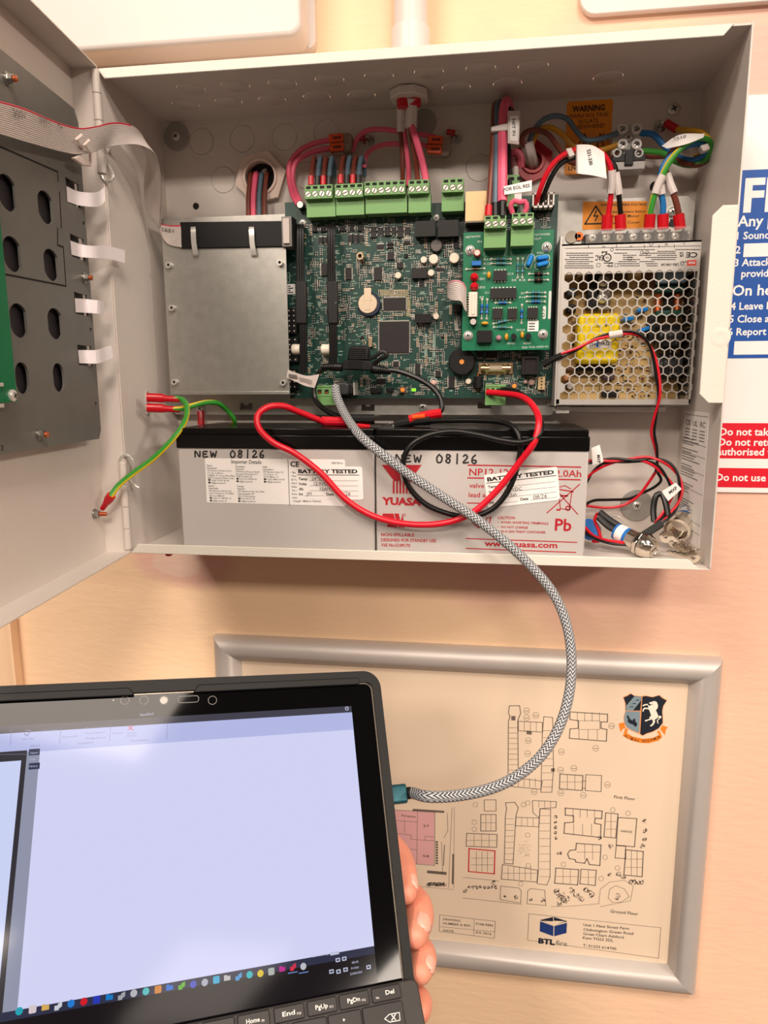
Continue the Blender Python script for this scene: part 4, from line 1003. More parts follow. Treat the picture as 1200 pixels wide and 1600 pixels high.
# brand mark at left edge: two interlocked rounded links
for dy in (0, 34):
    r = R(z5, 40, 590+dy, 62, 632+dy, BN); silk.plate(WALL, rrect(*r, 1.4), [rrect(r[0]+.5, r[1]+.5, r[2]-.5, r[3]-.5, 1)], BN, BN+.06)
r = R(z6, 110, 975, 190, 1220, BN); silk.plate(WALL, [(r[0], r[1]), (r[2], r[1]), (r[2], r[3]), (r[0], r[3])], [[(r[0]+.3, r[1]+.3), (r[2]-.3, r[1]+.3), (r[2]-.3, r[3]-.3), (r[0]+.3, r[3]-.3)]], BN, BN+.06)
for i in range(24):
    for x in (112, 168): 
        q = R(z6, x, 1045+i*7, x+18, 1049+i*7, BN); silk.box(WALL, *q, BN, BN+.05)
obj('silkscreen_print', silk, mat('dim_silkscreen', (150, 172, 158), .6), pb, kind='stuff')
gp = MB()
for i in range(5): a, b = A_(z6, 148, 1050+i*25, BN); gp.cyl(WALL, a, b, .7, BN, BN+.3, 8)
for i in range(22): a, b = A_(z5, 715+i*10, 742, BN); gp.box(WALL, a-.35, b-2.6, a+.35, b+2.6, BN, BN+.1)
for i in range(16): a, b = A_(z5, 932, 775+i*9, BN); gp.box(WALL, a-1.6, b-.35, a+1.6, b+.35, BN, BN+.1)
obj('contact_pads', gp, mat('pad_dull', (160, 150, 116), .4, .6), pb, kind='stuff')

# black flat leads running down the board, each with a wider sleeve
for x0, x1, xb0, xb1 in ((108, 160, 134, 186), (336, 392, 352, 408)):
    lo = [(x0+4, 250), (x0, 260), (x0+2, 655)]; yb = 1330 if x0 < 200 else 1262
    pA = [WALL.p(*z5(x0, 248), BN+2), WALL.p(*z5(x0, 262), BN+12), WALL.p(*z5(x0+4, 660), BN+15), WALL.p(*z5(xb0-2, 960), BN+15), WALL.p(*z5(xb0, yb), BN+13)]
    pB = [WALL.p(*z5(x0+56, 248), BN+2), WALL.p(*z5(x0+56, 262), BN+12), WALL.p(*z5(x0+58, 660), BN+15), WALL.p(*z5(xb1-2, 960), BN+15), WALL.p(*z5(xb1, yb), BN+13)]
    t = thing('flat_lead', (pA[0]+pB[0])/2, 'black flat lead running down the left of the board, '+('nearest the metal cover' if x0 < 200 else 'second from the metal cover'), 'cable')
    obj('lead', MB().loft(pA, pB, 1.3, 3, groove=.7), M_black, t)
    s = MB().prism(WALL, [WALL.at(*z5(x0-6 if x0 < 200 else x0-8, 655), BN+17), WALL.at(*z5(x0+72, 655), BN+17), WALL.at(*z5(x0+80 if x0 > 200 else x0+78, 968), BN+17), WALL.at(*z5(x0-6 if x0 < 200 else x0+4, 968), BN+17)], BN+12.6, BN+17.4)
    obj('sleeve', s, mat('sleeve_black', (24, 21, 21), .5, spec=.35), t, bevel=.8)
    if x0 > 200:
        a, b = A_(z5, 398, 815, BN+17.5); obj('sleeve_pip', MB().ball(WALL.w(a, b, BN+17.4), .6, 8, 5), M_grey, t)

# ------------------------------------------------------------------ network daughter board
NN = 42.0
npx = [(725, 362), (866, 359), (858, 546), (721, 548)]
na0 = WALL.at(723, 455, NN)[0]; na1 = WALL.at(862, 455, NN)[0]; nb0 = WALL.at(790, 547, NN)[1]; nb1 = WALL.at(795, 361, NN)[1]
nb = thing('network_board', WALL.w((na0+na1)/2, nb0, NN), 'small bright green network circuit board on pillars above the main board', 'circuit board')
obj('board', MB().box(WALL, na0, nb0, na1, nb1, NN-1.6, NN), M_pcb2, nb)
for x, y in ((445, 430), (1008, 406), (430, 1056), (980, 1046)):
    a, b = A_(z6, x, y, NN); screw(WALL, a, b, 3.0, NN, 2.2, nb, washer=3.6); obj('pillar', MB().prism(WALL, circ(a, b, 2.4, 6), BN, NN-1.6), M_zinc, nb)
terminal(WALL, (757, 336, 791, 356), (756, 354, 791, 387), NN, 53, 58, 3, nb)
terminal(WALL, (800, 332, 834, 352), (798, 350, 834, 384), NN, 53, 58, 3, nb)
def NR(x0, y0, x1, y1, h): return R(z6, x0, y0, x1, y1, NN+h)
for q in ((618, 576, 714, 648), (610, 856, 684, 930), (722, 856, 790, 930), (868, 850, 942, 926)):
    chip(NR(*q, 3), NN, 3, nb, 't', 4, mats=[M_chip, M_tin])
chip(NR(594, 706, 784, 780, 3), NN, 3, nb, 't', 7)
obj('optocoupler', MB().box(WALL, *NR(496, 1016, 606, 1108, 5), NN, NN+5), M_black, nb, bevel=.3)
def axial(x0, y0, x1, y1, m, r_=1.1, body=.5):
    p0, p1 = WALL.p(*z6(x0, y0), NN+1.2), WALL.p(*z6(x1, y1), NN+1.2); s = MB()
    n_ = Vector((0, 1, 0)); s.tube([p0+n_*1.2, p0, p1, p1+n_*1.2], .3, 6, 1, smooth=False)
    c0 = p0.lerp(p1, .5-body/2); c1 = p0.lerp(p1, .5+body/2); e = (c1-c0)
    s.tube([c0, c0+e*.06, c0+e*.2, c0+e*.28, c0+e*.72, c0+e*.8, c0+e*.94, c1], r_, 10, 0, smooth=False, rs=[r_*.6, r_, r_, r_*.8, r_*.8, r_, r_, r_*.6])
    for i, mm_ in enumerate((2, 3, 2)):
        k0 = c0+e*(.34+.13*i); s.tube([k0, k0+e*.05], r_*.88, 10, mm_, smooth=False)
    s.cyl(WALL, *A_(z6, x0, y0, NN), .9, NN, NN+.35, 10, 1); s.cyl(WALL, *A_(z6, x1, y1, NN), .9, NN, NN+.35, 10, 1)
    return obj('resistor', s, [m, M_tin, M_black, M_copper], nb)
for q in ((602, 494, 742, 494), (602, 526, 742, 526), (620, 994, 748, 996), (616, 968, 748, 938)): axial(*q, M_teal)
for q in ((796, 490, 794, 628), (832, 490, 828, 628)): axial(*q, M_teal)
for q in ((862, 740, 996, 740), (862, 770, 996, 770)): axial(*q, M_teal)
for q in ((632, 815, 738, 813), (862, 806, 994, 806), (533, 790, 529, 930), (571, 790, 567, 930), (826, 830, 822, 962)): axial(*q, M_bluep)
axial(418, 568, 548, 562, mat('diode_glass', (150, 120, 90), .2), .8, .35)
for q in ((880, 602, 1016, 600), (880, 648, 1016, 646)):
    axial(*q, M_black, 1.7, .46)
for x, y, an in ((882, 510, 1.2), (975, 490, .1), (975, 536, .2)):
    a, b = A_(z6, x, y, NN); f2 = WALL.sub(a, b, 0, an); s = MB(); s.prism(f2, rrect(-4.2, -1.6, 4.2, 1.6, 1.5), NN+.8, NN+6); obj('disc_capacitor', s, mat('disc_blue', (20, 130, 214), .3), nb, bevel=.9)
    s = MB(); s.plate(f2, rrect(-5.6, -2.6, 5.6, 2.6, 2.5), [rrect(-5.2, -2.2, 5.2, 2.2, 2.1)], NN, NN+.08); obj('silkscreen_ring', s, M_silk, nb)
a, b = A_(z6, 497, 455, NN+4); can(a, b, 2.4, NN, 9, nb, top=mat('cap_top_silver', (220, 214, 204), .3, .5), side=M_redc)
a, b = A_(z6, 468, 956, NN+4); can(a, b, 2.7, NN, 7, nb, top=mat('cap_top_silver', (220, 214, 204), .3, .5), side=M_black)
obj('blue_component', MB().box(WALL, *NR(456, 504, 526, 540, 5), NN, NN+5), M_bluep, nb, bevel=.3)
for y in (620, 690):
    a, b = A_(z6, 475, y, NN+5); obj('red_led', MB().lathe(WALL, a, b, [(3.1, NN), (3.1, NN+1), (2.7, NN+1), (2.7, NN+4.5), (2.2, NN+6), (1.2, NN+6.8)], 20), mat('led_red', (200, 16, 34), .2), nb)
for x, y in ((583, 610), (553, 965), (712, 1065), (828, 1050)):
    q = WALL.p(*z6(x, y), NN+2.5); obj('ceramic_capacitor', MB().ball(q, 2.6, 10, 7, sc=(.55, .7, 1) if x != 553 else (1.1, .7, .5)), M_ycap, nb)
for x, y in ((763, 1065), (870, 1060)):
    a, b = A_(z6, x, y, NN+4); s = MB(); s.prism(WALL, [(a+2.4*math.cos(t), b+2.4*math.sin(t)) for t in [i*.35-2.0 for i in range(13)]], NN+.5, NN+5); obj('transistor', s, M_black, nb)
a, b = A_(z6, 655, 1072, NN+3); obj('indicator', MB().lathe(WALL, a, b, [(2, NN), (2, NN+3), (1, NN+4)], 16), mat('pink_led2', (176, 130, 140), .3), nb)
r = NR(436, 734, 496, 916, 7); s = MB(); s.box(WALL, *r, NN, NN+7); s.box(WALL, r[0]+2.2, r[1]+1.5, r[2]-1.6, r[3]-1.5, NN+7, NN+7.6)
for i in range(10):
    y = r[1]+(r[3]-r[1])*(i+.5)/10; s.box(WALL, r[0]-.9, y-.35, r[0], y+.35, NN+1, NN+6)
    s.box(WALL, r[2], y-.3, r[2]+.6, y+.3, NN+1, NN+5)
obj('ribbon_header', s, mat('header_cream', (226, 214, 200), .5), nb, bevel=.15, bseg=1)
r = NR(868, 946, 948, 1024, .2); lb = obj('board_label', MB().box(WALL, *r, NN, NN+.2), M_paper, nb); s = MB()
for i in range(3): s.line(WALL, r[0]+1, r[1]+1.6+i*2, r[2]-3, r[1]+1.6+i*2, .8, NN+.3)
obj('label_print', s, M_ink, lb)
s = MB()
for t, x, y, x1, y1 in (('NETWORK', 412, 340, 525, 332), ('IN', 500, 372, 530, 370), ('NETWORK', 920, 322, 1035, 316), ('OUT', 918, 352, 968, 350), ('DC2', 540, 604, 568, 603), ('LED1', 508, 646, 552, 645), ('LED2', 506, 708, 556, 707), ('IC1', 555, 748, 586, 747), ('IC3', 720, 610, 762, 608), ('R11', 545, 503, 592, 502), ('R12', 545, 535, 592, 534), ('DC4', 786, 1022, 846, 1020), ('R7', 820, 752, 848, 751), ('P14', 806, 782, 850, 781), ('REG2', 720, 1120, 775, 1118), ('REG1', 838, 1120, 888, 1118), ('D5', 752, 655, 785, 654), ('R18', 806, 655, 850, 654), ('R9', 515, 782, 545, 781), ('MOV1', 935, 455, 985, 454), ('525 710-1020-01', 826, 1150, 1018, 1142)):
    p_, q_ = z6(x, y), z6(x1, y1); s.tpx(WALL, t, p_[0], p_[1], q_[0], q_[1], 3.2, NN+.1, .008)
r = NR(1020, 726, 1040, 934, 0); s.prism(WALL, rrect(*r, 1.4), NN, NN+.08); r = NR(978, 836, 1002, 934, 0); s.prism(WALL, rrect(*r, 1.6), NN, NN+.08)
for x0, x1, y0 in ((548, 700, 410), (745, 900, 400)):
    r = NR(x0, y0, x1, y0+62, 0); s.plate(WALL, [(r[0], r[1]), (r[2], r[1]), (r[2], r[3]), (r[0], r[3])], [[(r[0]+.2, r[1]+.2), (r[2]-.2, r[1]+.2), (r[2]-.2, r[3]-.2), (r[0]+.2, r[3]-.2)]], NN, NN+.06)
obj('silkscreen_lettering', s, M_silk, nb)
s = MB(); s.tpx(WALL, '07', *z6(992, 920), *z6(992, 850), 4, NN+.15); obj('pen_mark', s, M_ink, nb)
# rainbow-folded ribbon from the header down to the main board
A = [WALL.p(*z6(416, 700), NN+6), WALL.p(*z6(400, 672), NN+9), WALL.p(*z6(360, 648), NN+11), WALL.p(*z6(310, 650), NN+9), WALL.p(*z6(278, 676), NN+2), WALL.p(*z6(285, 700), BN+6)]
B = [WALL.p(*z6(418, 880), NN+6), WALL.p(*z6(400, 862), NN+9), WALL.p(*z6(378, 800), NN+11), WALL.p(*z6(325, 800), NN+9), WALL.p(*z6(282, 780), NN+2), WALL.p(*z6(290, 790), BN+6)]
obj('short_ribbon', MB().loft(A, B, .45, 10, 0, 1, 1), [M_ribbon, mat('ribbon_pink_edge', (206, 140, 150), .45)], None, 'short grey ribbon cable looping from the main board to the network board', 'ribbon cable')
header(z6, 318, 826, 380, 880, 6, 3, 2)

# ------------------------------------------------------------------ power supply
PN = 46.0
u0, u1, v0, v1 = 323.6, 419.2, 111.5, 226.6
q = [WALL.at(x, y, 14) for x, y in ((866, 311), (1075, 306), (1086, 318))]
bpk = thing('supply_backplate', WALL.w((u0+u1)/2, 108, 12), 'galvanised backplate with orange warning sticker behind the power supply', 'metal plate')
s = MB().prism(WALL, [(q[0][0], v0-2), (q[2][0], v0-2), (q[2][0], q[2][1]), (q[1][0], q[1][1]), (q[0][0], q[1][1])], 12.5, 14)
obj('plate', s, M_galv, bpk)
obj('standoff', MB().box(WALL, u0+8, v0+6, u0+16, v1, 0, 12.5).box(WALL, u1-16, v0+6, u1-8, v1, 0, 12.5), M_zinc, bpk)
pts = [WALL.at(x, y, 14.3) for x, y in ((911, 315), (1011, 314), (1011, 357), (910, 359))]
wl = obj('warning_sticker', MB().prism(WALL, pts[::-1], 14, 14.25), M_orlab, bpk, label='orange warning sticker')
s = MB(); k_ = 14.35
s.lpx(WALL, [(931, 322), (914, 350), (949, 349)], 1.1, k_, close=True); s.lpx(WALL, [(932, 329), (928, 338), (934, 337), (930, 345)], .9, k_)
s.tpx(WALL, 'WARNING: MAINS VOLTAGE', 938, 322, 1010, 321, 4, k_, .02); s.tpx(WALL, 'Isolate Elsewhere Before', 950, 333, 1008, 332, 4, k_, .01); s.tpx(WALL, 'Removing Mains!', 950, 340, 998, 339, 4, k_, .01); s.tpx(WALL, 'Replace Cover', 955, 350, 1000, 349, 4, k_, .01)
obj('warning_text', s, M_ink, wl)
a, b = WALL.at(1051, 331, 16); screw(WALL, a, b, 3.6, 14, 2.4, bpk, washer=4.6); s = MB(); s.prism(WALL, [WALL.at(x, y, 14.5) for x, y in ((1044, 352), (1048, 342), (1057, 344), (1056, 356))], 14, 15); obj('black_clip', s, M_black, bpk)

ps = thing('power_supply', WALL.w((u0+u1)/2, v0, 30), 'metal power supply with honeycomb cover and yellow transformer at the right of the cabinet', 'power supply')
s = MB(); s.box(WALL, u0, v0, u1, v1+12, 14.2, 15.6); s.box(WALL, u0-1.5, v0-1.5, u0, v1+6, 15.6, PN-2); s.box(WALL, u0, v0-1.2, u1, v0, 15.6, PN-6)
obj('case', s, mat('case_aluminium', (190, 188, 184), .38, .7, var=.06), ps, bevel=.2, bseg=1)
# side flange at the left, seen edge-on, with small screw
obj('side_flange', MB().box(WALL, u0-2.6, v0-1.5, u0-1.2, v1+5, 15, PN+1.2), mat('cover_metal', (196, 192, 186), .4, .6, var=.03), ps, bevel=.2)
a, b = WALL.at(878, 634, PN-8)
# honeycomb cover
M_cover = mat('cover_metal', (196, 192, 186), .4, .6, var=.03)
Wc = 7.05; Rw = Wc*.866; ro = Wc/math.sqrt(3); ri = ro-.5
hx0, hy0 = u0+4.6, v0+6.0
NCOL, NROW = 13, 15
cv = MB()
def hexa(cx, cy, r): return [(cx+r*math.sin(math.pi/3*i), cy+r*math.cos(math.pi/3*i)) for i in range(6)]
n1, n0 = PN, PN-.6
for j in range(NROW):
    for i in range(NCOL - (0 if j % 2 == 0 else 0)):
        cx = hx0 + i*Wc + (Wc/2 if j % 2 else 0); cy = hy0 + j*Rw
        if cx > u1-2.0: continue
        O = hexa(cx, cy, ro); I = hexa(cx, cy, ri)
        vs = [WALL.w(a, b, n1) for a, b in O+I] + [WALL.w(a, b, n0) for a, b in I]
        fs = []
        for k in range(6):
            l = (k+1) % 6; fs.append((k, 6+k, 6+l, l)); fs.append((6+k, 12+k, 12+l, 6+l))
        cv.add(vs, fs)
top_b = hy0+(NROW-1)*Rw+ro*.62
hc = obj('honeycomb_cover', cv, M_cover, ps, fix=False, ang=30)
s = MB()
s.box(WALL, u0-1.2, top_b, u1, v1, n0, n1); s.box(WALL, u0-1.2, v0-.5, u1, hy0-ro*.62, n0, n1-.05)
s.box(WALL, u0-1.2, v0, hx0-Wc*.5, v1, n0, n1-.05); s.box(WALL, u1-1.2, v0, u1, v1, 15.6, n1-.05)
for j in range(NROW):                      # half cells between the staggered rows and the straight edges
    cy = hy0+j*Rw
    if j % 2: s.prism(WALL, [(hx0-Wc*.5-.1, cy-ro), (hx0-Wc*.5-.1, cy+ro), (hx0, cy+ro*.5), (hx0, cy-ro*.5)], n0, n1-.04)
s.box(WALL, u0-1.2, v1-1.2, u1, v1, 36, n1)
obj('cover_frame', s, M_cover, ps)
# vertical side louvre seen through the right-hand cells
s = MB()
for i in range(14): s.box(WALL, u1-3.0, v0+6+i*6.4, u1-1.2, v0+10+i*6.4, 20, 42)
obj('side_slots', s, M_slot, ps)
# printed specification (the supply is mounted upside down)
s = MB(); red = MB(); nn = PN+.1
def up_t(t, x0, y0, x1, y1, hp, bold=0, mb_=None): (mb_ or s).tpx(WALL, t, x0, y0, x1, y1, hp, nn, bold)
yv = lambda x, y: z7(x, y)
def ut(t, x0, x1, y, hp, bold=0.0, mb_=None):   # x0 > x1 in zoom units: reads upside down
    p_, q_ = z7(x0, y), z7(x1, y+(x1-x0)*-.008); (mb_ or s).tpx(WALL, t, p_[0], p_[1], q_[0], q_[1], hp*.2333, nn, bold)
s.lpx(WALL, [z7(140, 378), z7(1048, 360)], .35, nn)
for x in (298, 486, 672, 770, 872): s.lpx(WALL, [z7(x, 352), z7(x, 374)], .35, nn)
ut('+V', 412, 390, 360, 14, .02); ut('-V', 592, 574, 358, 14, .02); ut('N', 828, 812, 344, 14, .02); ut('L', 942, 932, 340, 14, .02)
a, b = A_(z7, 718, 350, nn); s.ring(WALL, a, b, .9, 1.3, PN, nn, 16)
ut('CE', 1030, 952, 404, 36, .03); ut('UK', 936, 906, 420, 16, .04); ut('CA', 936, 906, 402, 16, .04)
ut('EAC', 398, 346, 424, 36, .03); a, b = A_(z7, 424, 440, nn); s.ring(WALL, a, b, 2.2, 3.0, PN, nn, 22); ut('TUV', 438, 412, 434, 12, .03)
ut('LRS-100-24', 902, 786, 478, 17, .03); ut('AC INPUT:', 1000, 910, 462, 10, .01); 
rs = random.Random(3)
for y, segs in ((386, ((1045, 880), (740, 480))), (398, ((880, 760),)), (410, ((880, 660), (560, 470), (330, 150))), (424, ((890, 760), (720, 640), (620, 530), (300, 150))), (438, ((890, 680), (600, 530), (330, 170))), (452, ((880, 720), (640, 530), (300, 140))), (466, ((740, 640), (620, 500), (330, 150))), (480, ((760, 680), (640, 500), (300, 150))), (494, ((760, 690), (640, 510), (460, 420), (330, 140))), (508, ((330, 140),))):
    for x1_, x0_ in segs:
        x = x0_
        while x < x1_:
            l = rs.uniform(6, 22); p_, q_ = z7(x, y), z7(min(x+l, x1_), y-l*.01); s.lpx(WALL, [p_, q_], .55, nn); x += l+5
for x in (445, 485, 365, 575): a, b = A_(z7, x, 490 if x < 500 else 446, nn); s.plate(WALL, [(a-1.3, b-1.3), (a+1.3, b-1.3), (a+1.3, b+1.3), (a-1.3, b+1.3)], [[(a-1, b-1), (a+1, b-1), (a+1, b+1), (a-1, b+1)]], PN, nn)
for x, y in ((455, 386), (655, 404), (690, 404), (925, 480)):
    a, b = A_(z7, x, y, nn); s.ring(WALL, a, b, .9, 1.25, PN, nn, 14)
for q_ in ((385, 398, 425, 405), (388, 405, 396, 412), (412, 405, 420, 412), (400, 472, 465, 478)): r = R(z7, *q_, nn); s.box(WALL, *r, PN, nn)
obj('printed_label', s, M_ink, ps)
r = R(z7, 958, 456, 1020, 492, nn); red.box(WALL, *r, PN, nn-.02); obj('maker_mark', red, mat('maker_red', (214, 52, 40), .5), ps)
s = MB(); ut('MW', 1012, 966, 464, 18, .03, s); 
for v in range(len(s.v)): s.v[v] = s.v[v] + WALL.en*.06
obj('maker_letters', s, M_white, ps)
# terminal strip with clear cover
t0 = z7(282, 300); t1 = z7(982, 300); r = WALL.rect(t0[0], 356, t1[0], 378, 38)
ts = obj('terminal_strip', MB().box(WALL, r[0], v1-1, r[2], v1+9.5, 15.6, 30), M_black, ps, bevel=.3)
for x, y in zip((328, 420, 512, 602, 696, 790, 886), (300, 299, 298, 296, 294, 292, 288)):
    a, b = A_(z7, x, y, 36); screw(WALL, a, b, 3.1, 30, 4.5, ts, 'terminal_screw', ph=random.uniform(0, 1.5), m=M_scr)
for x in (374, 466, 557, 649, 743, 838, 930):
    a, b = A_(z7, x, 292, 34); obj('barrier', MB().box(WALL, a-.5, v1-1, a+.5, v1+10, 30, 36), M_black, ts)
a0, b0 = A_(z7, 278, 330, 40); a1, b1 = A_(z7, 985, 228, 40)
obj('clear_cover', MB().box(WALL, a0, v1+.5, a1, b1, 40, 40.6), M_clear, ps, label='clear hinged plastic cover over the terminals')
a, b = A_(z7, 968, 286, 20); screw(WALL, a, b, 4.0, 15.6, 2, ps, m=mat('washer_steel', (132, 130, 128), .35, .8))
a, b = A_(z7, 238, 290, 20); s = MB(); s.ring(WALL, a, b, 1.4, 3.2, 15.6, 17, 16); s.cyl(WALL, a, b, 1.5, 15.6, 16, 12, 1); obj('mounting_hole', s, [M_copper, M_slot], ps)
obj('mounting_pad', MB().cyl(WALL, *A_(z7, 185, 300, 17), 4.5, 15.6, 17, 24), mat('pad_tan', (170, 158, 140), .5), ps)
# inside
IN = 19.0
obj('supply_board', MB().box(WALL, u0+1, v0+1, u1-2, v1-1, IN-1.6, IN), M_tan, ps)
def ib(x0, y0, x1, y1, top, m, name, bev=.8, base=IN): 
    r = R(z7, x0, y0, x1, y1, top); return obj(name, MB().box(WALL, *r, base, top), m, ps, bevel=bev)
tf = ib(228, 812, 508, 1150, 42, M_xfmr, 'transformer', 3.0)
r = R(z7, 285, 988, 450, 1046, 42.2); tl = obj('transformer_label', MB().box(WALL, *r, 42, 42.2), M_paper, ps); s = MB(); s.tpx(WALL, '54058472', *z7(318, 1030), *z7(438, 1022), 5, 42.3, .02); s.tpx(WALL, 'C20V', *z7(345, 905), *z7(390, 903), 4, 42.3, .02); s.tpx(WALL, 'B-16', *z7(410, 900), *z7(455, 896), 4, 42.3, .02); obj('transformer_print', s, M_ink, ps)
ib(352, 990, 364, 1040, 42.5, M_bluep, 'blue_tick', 0, 42.1)
ib(768, 506, 962, 606, 36, mat('film_cap_blue', (128, 152, 168), .4), 'film_capacitor', 1)
ib(752, 622, 942, 674, 30, mat('choke_green', (14, 70, 58), .4), 'choke_core', 1); ib(752, 790, 942, 830, 30, mat('choke_green', (14, 70, 58), .4), 'choke_core', 1)
for x0, x1 in ((752, 804), (884, 936)):
    r = R(z7, x0, 672, x1, 795, 33); FX = Frame(WALL.w((r[0]+r[2])/2, r[1], 26), (1, 0, 0), (0, 1, 0)); w_ = (r[2]-r[0])/2; L = r[3]-r[1]; pr = []
    for i in range(14): pr += [(w_*.93, L*i/14), (w_, L*(i+.5)/14)]
    obj('copper_winding', MB().lathe(FX, 0, 0, pr, 18), M_copper, ps)
ib(806, 672, 882, 800, 24, M_black, 'choke_gap', .3)
for y0, y1 in ((880, 1060), (1075, 1260)):
    r = R(z7, 770, y0, 932, y1, 40); FX = Frame(WALL.w(r[0], (r[1]+r[3])/2, 30), (0, 0, 1), (0, 1, 0)); L = r[2]-r[0]; rr = (r[3]-r[1])/2
    cpo = obj('main_capacitor', MB().lathe(FX, 0, 0, [(rr*.9, 0), (rr, -1), (rr, -2.5), (rr*.94, -3.2), (rr, -4), (rr, -L+.6), (rr*.92, -L)], 26), mat('electrolytic_black', (26, 26, 28), .35), ps)
s = MB()
for y in (930, 985, 1040, 1095, 1150, 1205):
    s.lpx(WALL, [z7(846, y), z7(846, y+34)], .9, 40.3); s.lpx(WALL, [z7(884, y+6), z7(884, y+30)], .7, 39.9)
obj('capacitor_print', s, M_grayink, ps)
for q in ((620, 775, 706, 800, .1), (530, 836, 606, 862, .15), (640, 905, 708, 932, .3)):
    a, b = A_(z7, (q[0]+q[2])/2, (q[1]+q[3])/2, 30); f2 = WALL.sub(a, b, 0, q[4]); obj('disc_capacitor', MB().prism(f2, rrect(-4, -1.5, 4, 1.5, 1.4), IN, 30), mat('disc_blue', (20, 130, 214), .3), ps, bevel=.6)
for x, y in ((405, 590), (398, 705)):
    a, b = A_(z7, x, y, 34); screw(WALL, a, b, 4.0, 28, 3.5, ps)
ib(290, 515, 360, 790, 28, M_black, 'heatsink', .4); ib(448, 520, 560, 640, 28, mat('heatsink_brown', (84, 64, 52), .5), 'heatsink', .4)
ib(370, 520, 446, 790, 28, mat('heatsink_grey', (110, 104, 98), .4, .6), 'heatsink', .4)
ib(150, 640, 220, 700, 30, mat('component_slate', (60, 66, 74), .4), 'capacitor', 1.2); ib(150, 752, 215, 812, 30, M_black, 'capacitor', 1.2); ib(240, 560, 300, 640, 26, mat('component_brown', (120, 84, 58), .5), 'capacitor', 1)
ib(660, 520, 750, 660, 26, mat('component_brown', (120, 84, 58), .5), 'capacitor', 1); ib(700, 820, 768, 1000, 28, M_black, 'capacitor', .8)
ib(220, 1160, 480, 1200, 30, M_black, 'heatsink', .4); ib(150, 1170, 212, 1200, 28, mat('component_brown', (120, 84, 58), .5), 'capacitor', 1)
ib(392, 1210, 476, 1262, 28, mat('component_plum', (92, 70, 72), .5), 'capacitor', 1); ib(130, 1212, 175, 1268, 26, mat('component_peach', (214, 150, 106), .5), 'capacitor', 1.4)
ib(720, 1110, 768, 1240, 26, mat('component_grey', (176, 168, 160), .5), 'capacitor', .6); ib(388, 1330, 494, 1376, 26, M_black, 'capacitor', .6)
a, b = A_(z7, 178, 1298, 30); can(a, b, 3.0, IN, 9, ps, top=mat('cap_top_silver', (220, 214, 204), .3, .5), side=M_black)
s = MB(); rs = random.Random(9)
for _ in range(120):
    p_ = z7(rs.uniform(480, 720), rs.uniform(960, 1380)); a, b = WALL.at(*p_, IN); s.box(WALL, a, b, a+rs.uniform(.8, 2.6), b+rs.uniform(.5, 1), IN, IN+.7, rs.choice((0, 0, 1, 2)))
for _ in range(70):
    p_ = z7(rs.uniform(150, 720), rs.uniform(520, 1380)); a, b = WALL.at(*p_, IN); s.box(WALL, a, b, a+rs.uniform(1, 3), b+rs.uniform(.8, 2), IN, IN+rs.uniform(1, 4), rs.choice((0, 1, 3)))
for pp_ in ([(490, 1296), (620, 1302)], [(250, 1300), (370, 1298), (370, 1330)], [(530, 1240), (530, 1290), (600, 1290)], [(560, 1010), (560, 1100)], [(620, 1060), (660, 1120)], [(180, 1340), (720, 1338)], [(800, 1330), (930, 1326)]): s.lpx(WALL, [z7(*t) for t in pp_], .4, IN+.1, 0)
obj('small_components', s, [M_black, mat('component_brown', (120, 84, 58), .5), M_tin, M_grey], ps, kind='stuff')
# fixing bracket under the supply
s = MB(); s.box(WALL, u0-1, v0-6, u1-14, v0-2.5, 12, 34); s.box(WALL, u0, v0-7.5, u0+10, v0-2, 34, 36); obj('foot_bracket', s, M_zinc, ps, bevel=.3)

# ------------------------------------------------------------------ batteries
BF = 94.4; bw = 151.0; bxs = (39.8, 190.95)
def battery(x0, label):
    t = thing('battery', WALL.w(x0+bw/2, .1, BF-46), label, 'battery', None)
    obj('body', MB().box(WALL, x0+.5, 0.1, x0+bw-.5, 80.5, 6, BF-.8), M_bat, t, bevel=1.0)
    obj('lid', MB().box(WALL, x0-.2, 80, x0+bw-.2, 90.2, 5, BF+.3), M_lid, t, bevel=.7)
    obj('lid_cover', MB().box(WALL, x0+.6, 90, x0+bw-1, 95, 6.2, BF-1.2), M_lid, t, bevel=.7)
    return t
b1 = battery(bxs[0], 'left grey sealed battery with the importer label, black lid and handwritten date')
b2 = battery(bxs[1], 'right grey sealed battery with red printed maker lettering and recycling marks')
bn = BF-.65
def hand(par, t, x0, y0, x1, y1, hp): 
    G = {'N': [[(0, 0), (.02, 1), (.75, .05), (.8, 1)]], 'E': [[(.75, .95), (.1, .9), (.05, .5), (.6, .52)], [(.05, .5), (.08, .02), (.8, .05)]], 'W': [[(0, 1), (.2, 0), (.45, .7), (.7, 0), (1, 1)]],
         '0': [[(.4, 1), (.05, .6), (.2, .05), (.65, .1), (.8, .6), (.4, 1)]], '8': [[(.7, .9), (.3, 1), (.2, .7), (.7, .35), (.5, 0), (.1, .2), (.4, .55), (.75, .8), (.5, 1)]], '/': [[(.5, 1.1), (.45, -.1)]],
         '2': [[(.1, .8), (.4, 1), (.7, .75), (.1, .05), (.85, .1)]], '6': [[(.6, 1), (.15, .6), (.15, .1), (.55, 0), (.7, .3), (.2, .4)]]}
    s = MB(); k = len(t)
    for i, ch in enumerate(t):
        for st_ in G[ch]:
            q_ = []
            for u, v in st_:
                f_ = (i+u*.78+.08)/k; q_.append(P_(x0+(x1-x0)*f_, y0+(y1-y0)*f_-v*hp))
            q_ = spline([Vector((a, b, 0)) for a, b in q_], .6)
            for j in range(len(q_)-1): s.line(WALL, q_[j].x, q_[j].y, q_[j+1].x, q_[j+1].y, 1.15, bn+.002*j)
    return obj('handwritten_date', s, M_ink, par)
P_ = lambda x, y: WALL.at(x, y, bn)
